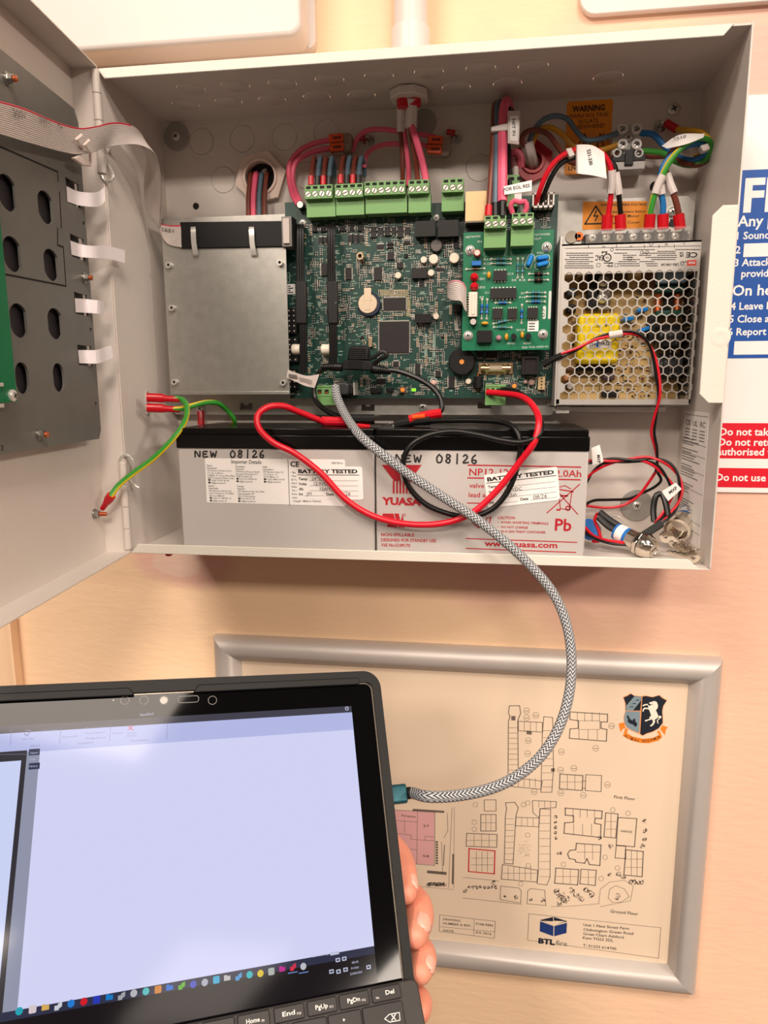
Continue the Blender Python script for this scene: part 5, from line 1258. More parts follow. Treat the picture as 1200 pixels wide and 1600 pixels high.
hand(b1, 'NEW', 304, 714, 340, 714, 9); hand(b1, '08/26', 359, 715, 416, 715, 11)
hand(b2, 'NEW', 618, 721, 660, 722, 10.5); hand(b2, '08/26', 681, 723, 749, 724, 13)
def sheet(par, corners, n0, th, name='label', m=M_paper, r=1.2):
    P = [WALL.at(x, y, n0+th) for x, y in corners]        # TL TR BR BL
    # rounded quad
    out_ = []
    for i in range(4):
        p_ = Vector(P[i]); a_ = (Vector(P[i-1])-p_).normalized(); c_ = (Vector(P[(i+1) % 4])-p_).normalized()
        out_ += [p_+a_*r, p_+a_*r*.3+c_*r*.3, p_+c_*r]
    return obj(name, MB().prism(WALL, [(q.x, q.y) for q in out_], n0, n0+th), m, par)
L1 = sheet(b1, [(320, 716), (539, 718), (541, 791), (323, 785)], bn, .12, 'importer_label')
s = MB(); k_ = bn+.2
zb_ = Z(380, 580, .26667); za = Z(130, 580, .275)
s.tpx(WALL, 'Importer Details', *za(842, 524), *za(1012, 527), 6, k_, .012)
def para(x0, y0, rows, z):
    for i, (t, w) in enumerate(rows):
        p_, q_ = z(x0+i*1.2, y0+i*14), z(x0+i*1.2+w, y0+i*14+w*.022); s.tpx(WALL, t, *p_, *q_, 2.6, k_, .015 if i < 2 else .004)
para(702, 540, [('France', 30), ('Importateur', 58), ('GS Battery France S.A.S.', 140), ('13 rue Colbert', 90), ('ZI MARR, 101 rue des Oliviers Bland', 155), ('69357 St Quentin Fallavier Cedex', 150), ('   +33 (0)4 74 95 90 90', 120), ('   info@gs-yuasa.fr', 100)], za)
para(865, 546, [('Deutschland', 52), ('Importeur', 48), ('GS Battery (Europe) GmbH', 135), ('Europark Fichtenhain B 17', 125), ('47807 Krefeld, DE', 90), ('   +49 (0) 2151 82095 00', 115), ('   info@gs-yuasa.de', 90)], za)
para(1020, 548, [('Italia', 26), ('Importatore', 58), ('GS Battery Italy Srl', 115), ('Via Clanis, 19', 78), ('20123 Milano, IT', 86), ('   +39 (0)2 8800 93 90', 118), ('   info@gs-yuasa.it', 96)], za)
para(712, 655, [('Espana', 32), ('Importador', 56), ('GS Battery Iberia S.A.', 130), ('Calle Colombia 9, CP 28023', 140), ('Alcorcon Madrid', 84), ('   +34 (0) 91 748 89 19', 122), ('   info@gs-yuasa.es', 96)], za)
para(876, 658, [('Sverige', 36), ('Importor', 42), ('GS Battery Nordic Filial', 150), ('Sjalevadsgatan 3B', 90), ('602 27 Norrkoping', 95), ('   +46 36 30 01 20', 92), ('   info@gs-yuasa.se', 96)], za)
for x, y in ((716, 617), (716, 632), (876, 611), (876, 625), (1032, 614), (1032, 628), (724, 720), (726, 735), (886, 724), (886, 738)):
    a, b = WALL.at(*za(x, y), k_); s.face(WALL, circ(a, b, .8, 10), k_)
obj('importer_print', s, M_ink, b1); s = MB()
s.lpx(WALL, [zb_(262, 516), zb_(272, 786)], .4, k_); s.tpx(WALL, 'CE', *zb_(276, 558), *zb_(328, 560), 8, k_, .03)
c2_ = MB(); c2_.tpx(WALL, 'NP57 87V-A', *zb_(518, 544), *zb_(584, 545), 3.2, k_, .01); obj('code_print', c2_, M_ink, b1)
for i, (t, w) in enumerate((('• Bat', 30), ('• War', 32), ('GS Yu', 32), ('Unit 5', 34), ('Swind', 34), ('Tel: +', 34), ('E-mail', 36), ('www.y', 38), ('• Deppli • Made in Vietnam', 168))):
    s.tpx(WALL, t, *zb_(278+i*1.2, 598+i*21), *zb_(278+i*1.2+w, 599+i*21), 3, k_, .012)
obj('side_print', s, M_ink, b1)
def tested(par, corners, rows, n0=bn+.13):
    L = sheet(par, corners, n0, .12, 'tested_label', r=1.6)
    TL, TR, BR, BL = [Vector(WALL.at(x, y, n0+.2)) for x, y in corners]
    s = MB(); h = MB(); ang = math.atan2((TR-TL).y, (TR-TL).x); w_ = (TR-TL).length; hh = (TL-BL).length
    F2 = WALL.sub(BL.x, BL.y, 0, ang)
    k = n0+.2
    s.text(F2, 'BATTERY TESTED', w_*.035, hh*.80, hh*.115, k, w_*.91, 0, .045); s.line(F2, w_*.02, hh*.745, w_*.97, hh*.745, .5, k)
    for i, (t, hw, hx_) in enumerate(rows):
        y = hh*(.585-.155*i); s.text(F2, t, w_*.035, y, hh*.085, k, None, 0, .03); s.line(F2, w_*(.2 if i < 3 else .12), y-.3, w_*(.95 if i < 3 else .42), y-.3, .22, k)
        h.text(F2, hw, w_*hx_, y, hh*.105, k+.05, None, 0, .0, shear=.15)
    y = hh*.12; s.text(F2, 'Date', w_*.46, y, hh*.085, k, None, 0, .03); s.line(F2, w_*.6, y-.3, w_*.95, y-.3, .22, k); h.text(F2, '08/26', w_*.63, y, hh*.13, k+.05, None, 0, .0, shear=.15)
    obj('tested_print', s, M_ink, par); obj('handwriting', h, mat('pen_ink', (70, 66, 70), .6), par)
tested(b1, [(464, 729), (566, 729), (568, 781), (464, 780)], (('Temp', '24°C', .24), ('Volts', '12.9VDC', .27), ('Ah', '15AH', .36), ('Int', 'JM', .15)))
tested(b2, [(756, 742), (871, 729), (875, 781), (762, 794)], (('Temp', '24°C', .24), ('Volts', '12.9VDC', .25), ('Ah', '15ah', .30), ('Int', 'JM', .15)))
# right battery print
s = MB(); k_ = bn; zc3 = Z(620, 580, .26667)
# maker emblem: fan of red bars
s.fpx(WALL, [zb_(812, 549), zb_(905, 549), zb_(925, 640), zb_(885, 645)], k_)
s.fpx(WALL, [zb_(1046, 549), zb_(953, 549), zb_(938, 640), zb_(976, 645)], k_)
for x in (876, 896, 915, 934, 953, 970): s.fpx(WALL, [zb_(x, 640), zb_(x+11, 640), zb_(x+11, 717), zb_(x, 717)], k_)
s.tpx(WALL, 'YUASA', *zb_(812, 780), *zb_(1042, 786), 11.5, k_, .05)
s.fpx(WALL, [zb_(818, 834), zb_(880, 834), zb_(905, 915), zb_(842, 912), zb_(848, 888), zb_(838, 862), zb_(815, 850)], k_); s.fpx(WALL, [zb_(884, 834), zb_(912, 834), zb_(922, 885), zb_(932, 836), zb_(948, 915), zb_(910, 915)], k_)
s.tpx(WALL, '®', *zb_(932, 852), *zb_(953, 852), 5, k_)
s.tpx(WALL, 'NON-SPILLABLE', *zb_(808, 966), *zb_(1003, 968), 5, k_, .022); s.tpx(WALL, 'DESIGNED FOR STANDBY USE', *zb_(808, 996), *zb_(1130, 1002), 5, k_, .022); s.tpx(WALL, 'VdS No.G189170', *zb_(808, 1026), *zb_(978, 1030), 5, k_, .022)
s.lpx(WALL, [zc3(417, 550), zc3(1078, 562)], .9, k_); s.lpx(WALL, [zc3(415, 625), zc3(1075, 636)], .9, k_); s.lpx(WALL, [zc3(412, 772), zc3(560, 775)], .7, k_)
s.tpx(WALL, 'NP12-12', *zc3(424, 610), *zc3(655, 614), 11.5, k_, .01); s.tpx(WALL, '12.0Ah', *zc3(905, 618), *zc3(1080, 620), 11.5, k_, .01)
s.tpx(WALL, 'valve regulated', *zc3(424, 682), *zc3(690, 687), 7.5, k_, .01); s.tpx(WALL, 'lead acid', *zc3(421, 737), *zc3(568, 740), 8, k_, .01)
s.tpx(WALL, 'CAUTION', *zc3(590, 866), *zc3(692, 867), 4.6, k_, .02)
for t, x0, y0, x1, y1 in (('•  AVOID SHORTING TERMINALS', 592, 890, 888, 899), ('•  DO NOT CHARGE', 592, 918, 768, 923), ('IN A GAS TIGHT CONTAINER', 610, 944, 872, 951)): s.tpx(WALL, t, *zc3(x0, y0), *zc3(x1, y1), 3.8, k_, .02)
s.lpx(WALL, [zc3(406, 980), zc3(1055, 1003)], .7, k_); s.lpx(WALL, [zc3(406, 1038), zc3(1050, 1062)], .7, k_)
s.tpx(WALL, 'www.yuasa.com', *zc3(514, 1024), *zc3(940, 1036), 9.5, k_, .025); s.tpx(WALL, 'Pb', *zc3(925, 932), *zc3(1022, 936), 20, k_, .02)
# crossed-out bin and recycling arrows
s.lpx(WALL, [zc3(880, 830), zc3(1072, 662)], .7, k_); s.lpx(WALL, [zc3(905, 662), zc3(1060, 838)], .7, k_); s.lpx(WALL, [zc3(948, 700), zc3(958, 805), zc3(1010, 812), zc3(1026, 708)], .6, k_); s.lpx(WALL, [zc3(935, 690), zc3(1035, 706)], .8, k_); s.lpx(WALL, [zc3(950, 680), zc3(985, 670), zc3(1020, 690)], .6, k_)
a, b = WALL.at(*zc3(1003, 803), k_); s.ring(WALL, a, b, 1.0, 1.9, bn-.2, k_, 16); s.lpx(WALL, [zc3(962, 730), zc3(1000, 730)], 1.2, k_); s.lpx(WALL, [zc3(938, 812), zc3(956, 812)], 1.2, k_)
cx, cy = zc3(497, 868)
for i in range(3):
    t = i*2.094+.5; c_ = [(cx+15*math.cos(t+d_), cy+14*math.sin(t+d_)) for d_ in (-.75, .2, .75)]; s.lpx(WALL, c_, .8, k_); 
    i_ = [(cx+8*math.cos(t+d_), cy+7*math.sin(t+d_)) for d_ in (-.75, .2, .75)]; s.lpx(WALL, i_, .6, k_); s.lpx(WALL, [c_[0], i_[0]], .6, k_); s.lpx(WALL, [c_[2], i_[2]], .6, k_)
obj('red_print', s, M_redink, b2)

# ------------------------------------------------------------------ glands
P = WALL.p
def w3(*q): return [P(x, y, d) for x, y, d in q]
gd = thing('cable_gland', P(410, 280, 0), 'large pale plastic cable gland with hexagonal nut on the back sheet above the metal cover', 'cable gland')
a, b = gl
s = MB(); s.plate(WALL, [(a+22*math.cos(.2+i*math.pi/3), b+21*math.sin(.2+i*math.pi/3)) for i in range(6)], [circ(a, b, 14.2, 32)], .2, 6); obj('nut', s, mat('gland_beige', (222, 200, 188), .45, var=.03), gd, bevel=1.2)
obj('collar', MB().ring(WALL, a, b, 12.2, 14.3, -1, 8, 36), mat('gland_beige', (222, 200, 188), .45, var=.03), gd, bevel=.5)
obj('bore_shade_disc', MB().cyl(WALL, a, b, 12.1, -1, -.4, 28), M_slot, gd)  # black disc puts the shade inside the gland into colour
a, b = tg; TG = TOP.sub(a, b, 0)
gd = thing('cable_gland', TOP.w(a, b, 4), 'white eight-sided cable gland hanging under the top of the cabinet', 'cable gland')
s = MB(); s.prism(TG, [(14.8*math.cos(.39+i*math.pi/4), 14.8*math.sin(.39+i*math.pi/4)) for i in range(8)], .6, 6.6); obj('nut', s, M_white, gd, bevel=.8)
s = MB(); s.cyl(TG, -4.2, 2, 4.6, 6.6, 12.5, 20, ch=.6); s.cyl(TG, 4.2, 1, 4.8, 6.6, 11.5, 20, ch=.6); obj('grommet', s, M_redc, gd)
a, b = gr; M_gred = mat('gland_red', (176, 16, 34), .35, var=.06)
gd = thing('cable_gland', P(832, 255, 0), 'red hexagonal cable gland on the back sheet behind the pink fire cable', 'cable gland')
s = MB(); s.plate(WALL, [(a+16*math.cos(.4+i*math.pi/3), b+16*math.sin(.4+i*math.pi/3)) for i in range(6)], [circ(a, b, 9, 28)], .2, 5); obj('nut', s, M_gred, gd, bevel=1)
obj('collar', MB().ring(WALL, a, b, 6.5, 9.2, -8, 6.5, 28), M_gred, gd, bevel=.4)

# ------------------------------------------------------------------ wiring
def wire(label, path, r, m, cat='wire', group=None, name='wire', seg=8, m2=None, twist=0.0, extras=(), ph=0.0):
    """extras: (part name, path, radius, material)"""
    pts = w3(*path) if not isinstance(path[0], Vector) else path
    mats = [m] + ([m2] if m2 else [])
    if not extras:
        return obj(name, MB().tube(pts, r, seg, 0, 1 if m2 else None, twist, ph=ph), mats, None, label, cat, group)
    t = thing(name, pts[0], label, cat, group)
    obj('insulation', MB().tube(pts, r, seg, 0, 1 if m2 else None, twist, ph=ph), mats, t)
    for nm, pth, rr, mm_ in extras:
        q = w3(*pth) if not isinstance(pth[0], Vector) else pth
        obj(nm, MB().tube(q, rr, 10, smooth=len(q) > 2), mm_, t)
    return t
# cores in the left gland, going down behind the metal cover
for i, (x, m, c, nm) in enumerate(((388, M_brown, 'leftmost brown core', 0), (396, M_pink, 'pink core', 0), (405, M_slate, 'slate grey core', 0), (413, M_brown, 'right-hand brown core', 0))):
    wire(c+' running from the large pale gland down behind the metal cover', [(x+8, 276, -9), (x+4, 272, 4), (x+2, 286, 9), (x, 308, 12), (x, 340, 14)], 1.9 if i != 1 else 2.3, m)
wire('torn pale sheath end lying inside the large pale gland', [(422, 264, -8), (413, 268, 0), (408, 275, 4)], 2.0, M_sleeve, 'sheath', name='cable_sheath')
# pink pair from the board to the orange connector
wire('outer pink wire curving from the board to the left orange connector', [(466, 320, 26), (458, 306, 20), (452, 282, 14), (453, 256, 12), (468, 236, 12), (492, 224, 12), (520, 218, 12)], 2.1, M_pink)
wire('inner pink wire curving from the board to the left orange connector', [(471, 320, 27), (462, 300, 20), (457, 276, 15), (462, 254, 14), (482, 240, 14), (504, 234, 13), (520, 232, 12)], 2.1, M_pink)
wire('upper pink wire from the left orange connector to the sleeves under the top gland', [(550, 238, 10), (560, 214, 10), (574, 204, 12), (596, 202, 14), (622, 205, 18)], 1.9, M_pink)
wire('lower pink wire looping below the stud towards the top gland cable', [(568, 262, 12), (574, 240, 12), (590, 229, 13), (610, 225, 15), (630, 226, 18)], 1.9, M_pink)
wire('short pink wire entering the right orange connector from the left', [(648, 209, 14), (664, 211, 12), (680, 214, 12)], 1.9, M_pink)
wire('lower short pink wire entering the right orange connector', [(652, 224, 14), (664, 228, 12), (678, 231, 12)], 1.9, M_pink)
def lever(px, py, label, ang, sc=1.0):
    a, b = WALL.at(px, py, 12); F2 = WALL.sub(a, b, 0, ang); t = thing('lever_connector', F2.w(0, 0, 9), label, 'connector')
    w_, h_ = 17.5, 14.0
    obj('housing', MB().prism(F2, [(-w_/2, -h_/2), (w_/2-2, -h_/2), (w_/2, -h_/2+3), (w_/2, h_/2-2), (w_/2-2, h_/2), (-w_/2, h_/2)], 7, 15), mat('connector_clear', (236, 214, 196), .15, trans=.75, var=0), t, bevel=.6)
    obj('clamp_spring', MB().box(F2, 1, -h_/2+1.2, w_/2-1.5, -.6, 8.5, 12.5).box(F2, 1, .6, w_/2-1.5, h_/2-1.2, 8.5, 12.5), mat('spring_dark', (120, 96, 76), .3, .8), t)
    for y0 in (-h_/2+.6, .4):
        l = obj('lever', MB().prism(F2, [(-w_/2-.5, y0), (2.2, y0), (2.2, y0+h_/2-1), (-w_/2-.5, y0+h_/2-1)], 13, 17), M_or, t, bevel=.6)
        s = MB()
        for i in range(4): s.box(F2, -w_/2+3+i*1.7, y0+2, -w_/2+4.1+i*1.7, y0+h_/2-3, 17, 17.08)
        obj('lever_mark', s, M_slot, l)
lever(534, 225, 'orange and clear lever connector left of the top gland cables', .03)
lever(687, 229, 'orange and clear lever connector right of the top gland cables', -.09)
# ring terminals on the two studs
wire('red insulated ring terminal on the stud right of the top gland', [(698, 206, 6), (706, 207, 5), (713, 209, 4)], 2.2, M_redc, 'terminal', name='ring_terminal')
wire('red insulated ring terminal on the stud left of the top gland', [(556, 217, 6), (564, 216, 5), (573, 215, 4)], 2.2, M_redc, 'terminal', name='ring_terminal')
# cores into the green terminals, each with a coloured ferrule sleeve
def core(x, yb, ytop, m, fer, label, back=(8, -6), nu=38, r=1.75, bend=0, group=None):
    path = [(x, yb-2, nu), (x+.5, yb-12, nu-1), (x+1+bend*.3, (yb+ytop)/2, nu-3), (x+3+bend*.6, ytop+5, nu-8), (x+back[0]*.6+bend, ytop, nu-16), (x+back[0]+bend, ytop+10, nu-26), (x+back[0]+bend, ytop+30, nu-31)]
    wire(label, path, r, m, 'wire', group, extras=(('ferrule_sleeve', [(x, yb+2, nu), (x+.3, yb-12, nu-1)], r*1.3, fer),))
for x, m, f, lb in ((486, M_brown, M_redc, 'brown core with red sleeve in the first terminal of the leftmost green block'), (496, M_slate, M_blk, 'slate blue core with black sleeve in the second terminal of the leftmost green block'), (505, M_brown, M_redc, 'brown core with red sleeve in the third terminal of the leftmost green block'), (514, M_slate, M_blk, 'slate blue core with black sleeve in the last terminal of the leftmost green block')):
    core(x, 288, 247, m, f, lb)
for x, m, f, lb in ((532, M_brown, M_redc, 'brown core with red sleeve at the left of the second green block'), (542, M_slate, M_blk, 'slate blue core with black sleeve at the left of the second green block'), (551, M_brown, M_redc, 'brown core with red sleeve at the right of the second green block'), (560, M_slate, M_blk, 'slate blue core with black sleeve at the right of the second green block')):
    core(x, 286, 246, m, f, lb, back=(9, -6))
# cables hanging from the top gland
wire('left white sleeved cable end hanging from the top gland', [(626, 158, 34), (627, 176, 28), (627, 206, 24)], 3.6, M_sleeve, 'cable', name='sleeved_cable')
wire('right wider white sleeved cable end hanging from the top gland', [(644, 152, 36), (643, 174, 31), (642, 200, 29)], 4.6, M_sleeve, 'cable', name='sleeved_cable')
wire('brown core dropping from the left sleeve to the fourth green block', [(626, 202, 24), (628, 230, 22), (629, 262, 23), (629, 290, 28)], 1.8, M_brown)
wire('pink core dropping straight from the left sleeve to the gap beside the fourth green block', [(632, 202, 24), (635, 232, 23), (638, 262, 25), (638, 292, 30)], 1.9, M_pink)
wire('brown core slanting from the right sleeve into the fourth green block', [(641, 198, 28), (645, 225, 28), (650, 255, 31), (653, 284, 38)], 1.9, M_brown)
wire('thick pink core slanting from the right sleeve into the fourth green block', [(643, 196, 31), (652, 225, 33), (660, 254, 35), (666, 284, 38)], 2.6, M_pink)
# network-in cable
wire('brown core of the network-in cable with red sleeve', [(786, 178, 4), (780, 162, 16), (773, 164, 26), (771, 200, 34), (768, 260, 42), (764, 322, 52)], 2.1, M_brown, extras=(('ferrule_sleeve', [(764, 322, 52), (763, 339, 54)], 2.9, M_redc),))
wire('slate blue core of the network-in cable', [(790, 176, 4), (785, 160, 17), (778, 162, 27), (776, 200, 35), (775, 260, 43), (774, 320, 52)], 2.1, M_slate, extras=(('ferrule_sleeve', [(774, 318, 52), (774, 339, 54)], 2.9, M_blk),))
wire('thick pink network-in cable running down to the network board', [(796, 172, 4), (793, 159, 18), (788, 164, 29), (785, 205, 37), (785, 260, 45), (785, 316, 53)], 3.6, M_pink, extras=(('ferrule_sleeve', [(785, 316, 53), (785, 339, 55)], 3.0, M_blk),))
wire('black core behind the pink network-in cable', [(802, 178, 4), (796, 170, 14), (793, 200, 22), (795, 240, 26), (797, 300, 36)], 1.8, M_blk)
tg_ = thing('name_tag', P(795, 200, 40), 'white tie-on tag reading NET IN on the network cables', 'tag')
obj('cable_tie', MB().prism(WALL, [WALL.at(x, y, 41) for x, y in ((767, 198), (798, 191), (798, 204), (767, 206))], 33, 41.5), mat('nylon_white', (220, 210, 205), .4, trans=.15), tg_, bevel=.8)
obj('tag_holder', MB().prism(WALL, [WALL.at(x, y, 42) for x, y in ((793, 173), (813, 173), (811, 226), (793, 224))], 41, 42), mat('tag_clear', (220, 205, 200), .2, trans=.3), tg_, bevel=.3)
lbq = obj('tag_label', MB().prism(WALL, [WALL.at(x, y, 42.2) for x, y in ((797, 181), (810, 181), (809, 221), (797, 220))], 42, 42.2), M_paper, tg_)
s = MB(); s.tpx(WALL, 'NET IN', 800, 186, 801, 212, 5.2, 42.3, .015)
obj('tag_text', s, M_ink, tg_)
# end-of-line resistor flag
ef = thing('paper_flag', P(808, 296, 56), 'white flag reading FOR EOL RES above the network-out terminal', 'tag')
c_ = ((787, 291), (831, 281), (831, 298), (788, 304))
obj('flag', MB().prism(WALL, [WALL.at(x, y, 57) for x, y in c_], 56, 56.5), M_paper, ef, bevel=.1)
s = MB(); s.tpx(WALL, 'FOR EOL RES', 787, 299, 828, 292, 5.2, 56.7, .015); obj('flag_text', s, M_ink, ef)
obj('flag_stem', MB().prism(WALL, [WALL.at(x, y, 56) for x, y in ((804, 300), (815, 300), (815, 315), (804, 315))], 55, 56), M_sleeve, ef)
wire('twisted pink wire looped over the network-out terminal', [(801, 333, 55), (798, 322, 57), (803, 314, 58), (812, 316, 58), (820, 315, 57), (823, 324, 56), (820, 332, 55)], 1.9, M_pink)
wire('grey leg of the resistor entering the network-out terminal', [(810, 316, 58), (814, 324, 56), (816, 334, 55)], 1.4, M_grey)
wire('folded dusky pink fire cable behind the network cable', [(795, 262, 20), (797, 244, 22), (806, 238, 24), (813, 244, 24), (814, 262, 22)], 3.0, mat('dusky_pink', (178, 76, 92), .5))
wire('pair of white sheath stubs below the folded pink cable', [(806, 262, 23), (806, 274, 25), (807, 284, 28)], 2.2, M_sleeve, 'cable', name='cable_stub')
# mains cable from the red gland
wire('white sheathed mains cable end coming out of the red gland', [(833, 262, -6), (830, 250, 6), (826, 236, 16), (823, 222, 20)], 5.0, M_sleeve, 'cable', name='mains_cable')
wire('brown mains core looping from the red gland cable behind the paper tag', [(822, 230, 20), (815, 220, 24), (820, 208, 26), (836, 203, 26), (856, 210, 24), (872, 230, 20), (890, 252, 16), (920, 256, 12), (950, 250, 14), (966, 240, 18)], 2.0, M_brown)
wire('slate blue mains core arching from the red gland to the terminal strip', [(826, 226, 18), (834, 204, 22), (848, 188, 24), (868, 181, 24), (886, 186, 22), (900, 204, 20), (914, 218, 20), (934, 218, 20), (966, 208, 20)], 2.0, M_slate)
wire('dull yellow earth core arching from the red gland to the terminal strip', [(830, 228, 18), (842, 204, 20), (858, 199, 20), (876, 208, 18), (892, 224, 15), (912, 236, 12), (940, 234, 14), (966, 226, 18)], 2.0, M_amber)
# terminal strip
cb = thing('terminal_strip', P(985, 230, 5), 'pale grey screw terminal strip beside the orange warning sticker', 'terminal block')
M_choc = mat('strip_grey', (206, 204, 200), .4, var=.03)
r = WALL.rect(958, 196, 1005, 262, 22)
s = MB(); s.box(WALL, r[0], r[1]+8, r[2], r[3], .3, 16); obj('body', s, M_choc, cb, bevel=.8)
for x in (973, 995):
    for y in (201, 225):
        a, b = WALL.at(x, y, 22); q_ = MB(); q_.ring(WALL, a, b, 2.2, 3.6, 16, 22, 20); q_.cyl(WALL, a, b, 2.2, 16, 18.5, 14, 1); q_.box(WALL.sub(a, b, 0, .6), -1.9, -.35, 1.9, .35, 18.5, 18.7, 2); obj('screw_well', q_, [M_choc, M_zinc, M_slot], cb)
for x in (965, 999):
    a, b = WALL.at(x, 238, 22); q_ = MB(); q_.ring(WALL, a, b, 2.0, 3.2, 16, 21, 18); q_.cyl(WALL, a, b, 2.0, 16, 18, 12, 1); obj('screw_well', q_, [M_choc, M_zinc], cb)
a, b = WALL.at(982, 214, 18); screw(WALL, a, b, 3.2, 16, 2.2, cb)
s = MB(); r2 = WALL.rect(958, 236, 1010, 262, 24); s.box(WALL, r2[0], r2[1], r2[2], r2[3]-3, 3, 20); s.box(WALL, r2[0], r2[1]+5.5, r2[2], r2[1]+10.5, 20, 20.8, 1); s.box(WALL, (r2[0]+r2[2])/2-3, r2[1]+2.5, (r2[0]+r2[2])/2+3, r2[1]+13, 20, 22.2, 1); obj('fuse_carrier', s, [M_choc, M_black], cb, bevel=.3)
# red/black supply pair and its paper tag
wire('red supply wire from the white connector over the paper tag to the first power terminal', [(838, 318, 34), (843, 300, 40), (854, 272, 44), (870, 250, 46), (893, 236, 47), (915, 232, 48), (938, 238, 48), (950, 252, 47), (956, 272, 45), (955, 300, 41), (950, 338, 36)], 1.95, M_red,
     extras=(('heatshrink', [(956, 266, 45.3), (956, 285, 43), (954, 302, 40.8)], 2.9, M_sleeve), ('crimp', [(949, 336, 36), (948, 360, 35)], 4.0, M_redc)))
wire('black supply wire from the white connector behind the paper tag to the second power terminal', [(847, 317, 34), (851, 302, 38), (862, 276, 41), (876, 256, 42), (898, 246, 42), (930, 244, 42), (958, 256, 43), (964, 278, 42), (967, 305, 40), (970, 338, 36)], 1.85, M_blk,
     extras=(('heatshrink', [(962, 270, 42.6), (965, 288, 41.5), (967, 304, 40)], 2.8, M_sleeve), ('crimp', [(969, 336, 36), (970, 360, 35)], 4.0, M_redc)))
pt = thing('paper_tag', P(922, 250, 50), 'white folded paper tag printed 521-330 on the red and black wires', 'tag')
A = [P(900, 226, 47), P(902, 226, 51), P(925, 227, 52), P(944, 238, 50)]; B = [P(900, 269, 47), P(903, 271, 51), P(925, 274, 52), P(948, 279, 50)]
obj('paper', MB().loft(A, B, .15, 1, groove=1), M_paper, pt)
s = MB(); s.tpx(WALL, '521-330', 917, 234, 921, 258, 6, 52.6, .015)
obj('tag_text', s, M_ink, pt)
obj('cable_tie', MB().prism(WALL, [WALL.at(x, y, 49) for x, y in ((884, 232), (893, 230), (899, 242), (890, 246))], 42, 49), M_sleeve, pt, bevel=.6)
# mains lead from the strip to the supply
wire('green and yellow earth wire from the big loop to the earth terminal of the supply', [(1015, 340, 36), (1018, 322, 38), (1024, 300, 40), (1034, 276, 42), (1048, 250, 44), (1066, 230, 45), (1088, 216, 44), (1106, 218, 40), (1110, 232, 34), (1102, 250, 28), (1080, 258, 24), (1056, 252, 20), (1036, 240, 18), (1004, 236, 16)], 2.2, M_grn, m2=M_yel, twist=.012, ph=3.6, seg=10,
     extras=(('heatshrink', [(1024, 303, 40), (1029, 288, 41), (1036, 274, 42)], 3.0, M_sleeve), ('crimp', [(1016, 335, 36.5), (1014, 358, 35)], 4.0, M_redc)))
wire('bright blue neutral wire from the big loop to the supply', [(1036, 338, 36), (1036, 318, 37), (1033, 300, 38), (1032, 276, 40), (1040, 254, 41), (1056, 238, 42), (1078, 226, 40), (1098, 226, 36), (1102, 240, 30), (1086, 250, 25), (1060, 246, 20), (1038, 228, 18), (1020, 210, 17), (1000, 208, 16)], 2.2, M_blue,
     extras=(('heatshrink', [(1034, 304, 38), (1032, 290, 39)], 2.9, M_sleeve), ('crimp', [(1036, 335, 36), (1036, 358, 35)], 4.0, M_redc)))
wire('brown live wire from the big loop to the supply', [(1061, 338, 36), (1058, 322, 37), (1052, 302, 38), (1044, 284, 38), (1040, 262, 38), (1044, 246, 37), (1060, 228, 38), (1086, 218, 37), (1106, 226, 33), (1108, 244, 29), (1094, 256, 26), (1070, 256, 23), (1046, 244, 18), (1022, 244, 16), (1002, 242, 15)], 2.2, M_brown,
     extras=(('heatshrink', [(1053, 302, 38.3), (1048, 290, 38.3), (1042, 272, 38.3)], 2.9, M_sleeve), ('crimp', [(1060, 335, 36), (1063, 358, 35)], 4.0, M_redc)))
wire('yellow earth wire from the stud above the big loop', [(1043, 194, 7), (1060, 202, 12), (1080, 204, 18), (1098, 208, 24), (1108, 220, 26), (1102, 240, 22), (1084, 246, 18)], 2.0, M_amber, extras=(('ring_terminal', [(1041, 192, 6.5), (1057, 202, 11)], 2.9, M_redc),))
ft = thing('paper_flag', P(1065, 218, 46), 'white paper flag lying on the looped mains wires', 'tag')
A = [P(1034, 228, 45), P(1060, 211, 48), P(1101, 209, 46)]; B = [P(1042, 232, 46), P(1070, 226, 49), P(1099, 215, 47)]
obj('paper', MB().loft(A, B, .15, 1, groove=1), M_paper, ft); s = MB(); s.tpx(WALL, '7510', 1052, 219, 1072, 214, 4, 49.5, .01); obj('flag_text', s, M_ink, ft)
obj('cable_tie', MB().prism(WALL, [WALL.at(x, y, 42) for x, y in ((1093, 228), (1106, 224), (1110, 233), (1098, 238))], 36, 43), mat('nylon_white', (220, 210, 205), .4, trans=.15), ft, bevel=.8)
# earth links on the left side sheet
GY = dict(m2=M_yel, twist=.02, seg=10)
pc1 = [LEFT.p(230, 622, 3.2), LEFT.p(248, 622, 8), P(262, 621, 60), P(281, 623, 56)]
def earth(label, y0, path, tw=.002, ph=-.45):
    c0 = P(229, y0, 78); c1 = P(252, y0+1, 74); c2 = P(262, y0+2, 72); c3 = P(281, y0+3, 68)
    t = thing('earth_wire', c0, label, 'wire')
    obj('insulation', MB().tube([P(270, y0+2, 70)]+[P(*q) for q in path], 2.1, 10, 0, 1, tw, ph=ph), [M_grn, M_yel], t)
    s = MB(); s.tube([c0, c1, c1.lerp(c2, .5), c2, c3], 3.4, 12, smooth=False, rs=[3.4, 3.4, 2.9, 2.4, 2.3], flat=.75); obj('crimp', s, M_redc, t)
    return t
t = earth('green and yellow earth wire from upper red crimp to the door stud', 621, [(281, 623, 68), (290, 630, 72), (292, 646, 80), (286, 664, 90), (270, 686, 97), (240, 716, 102), (205, 742, 108), (184, 760, 112), (172, 777, 116)])
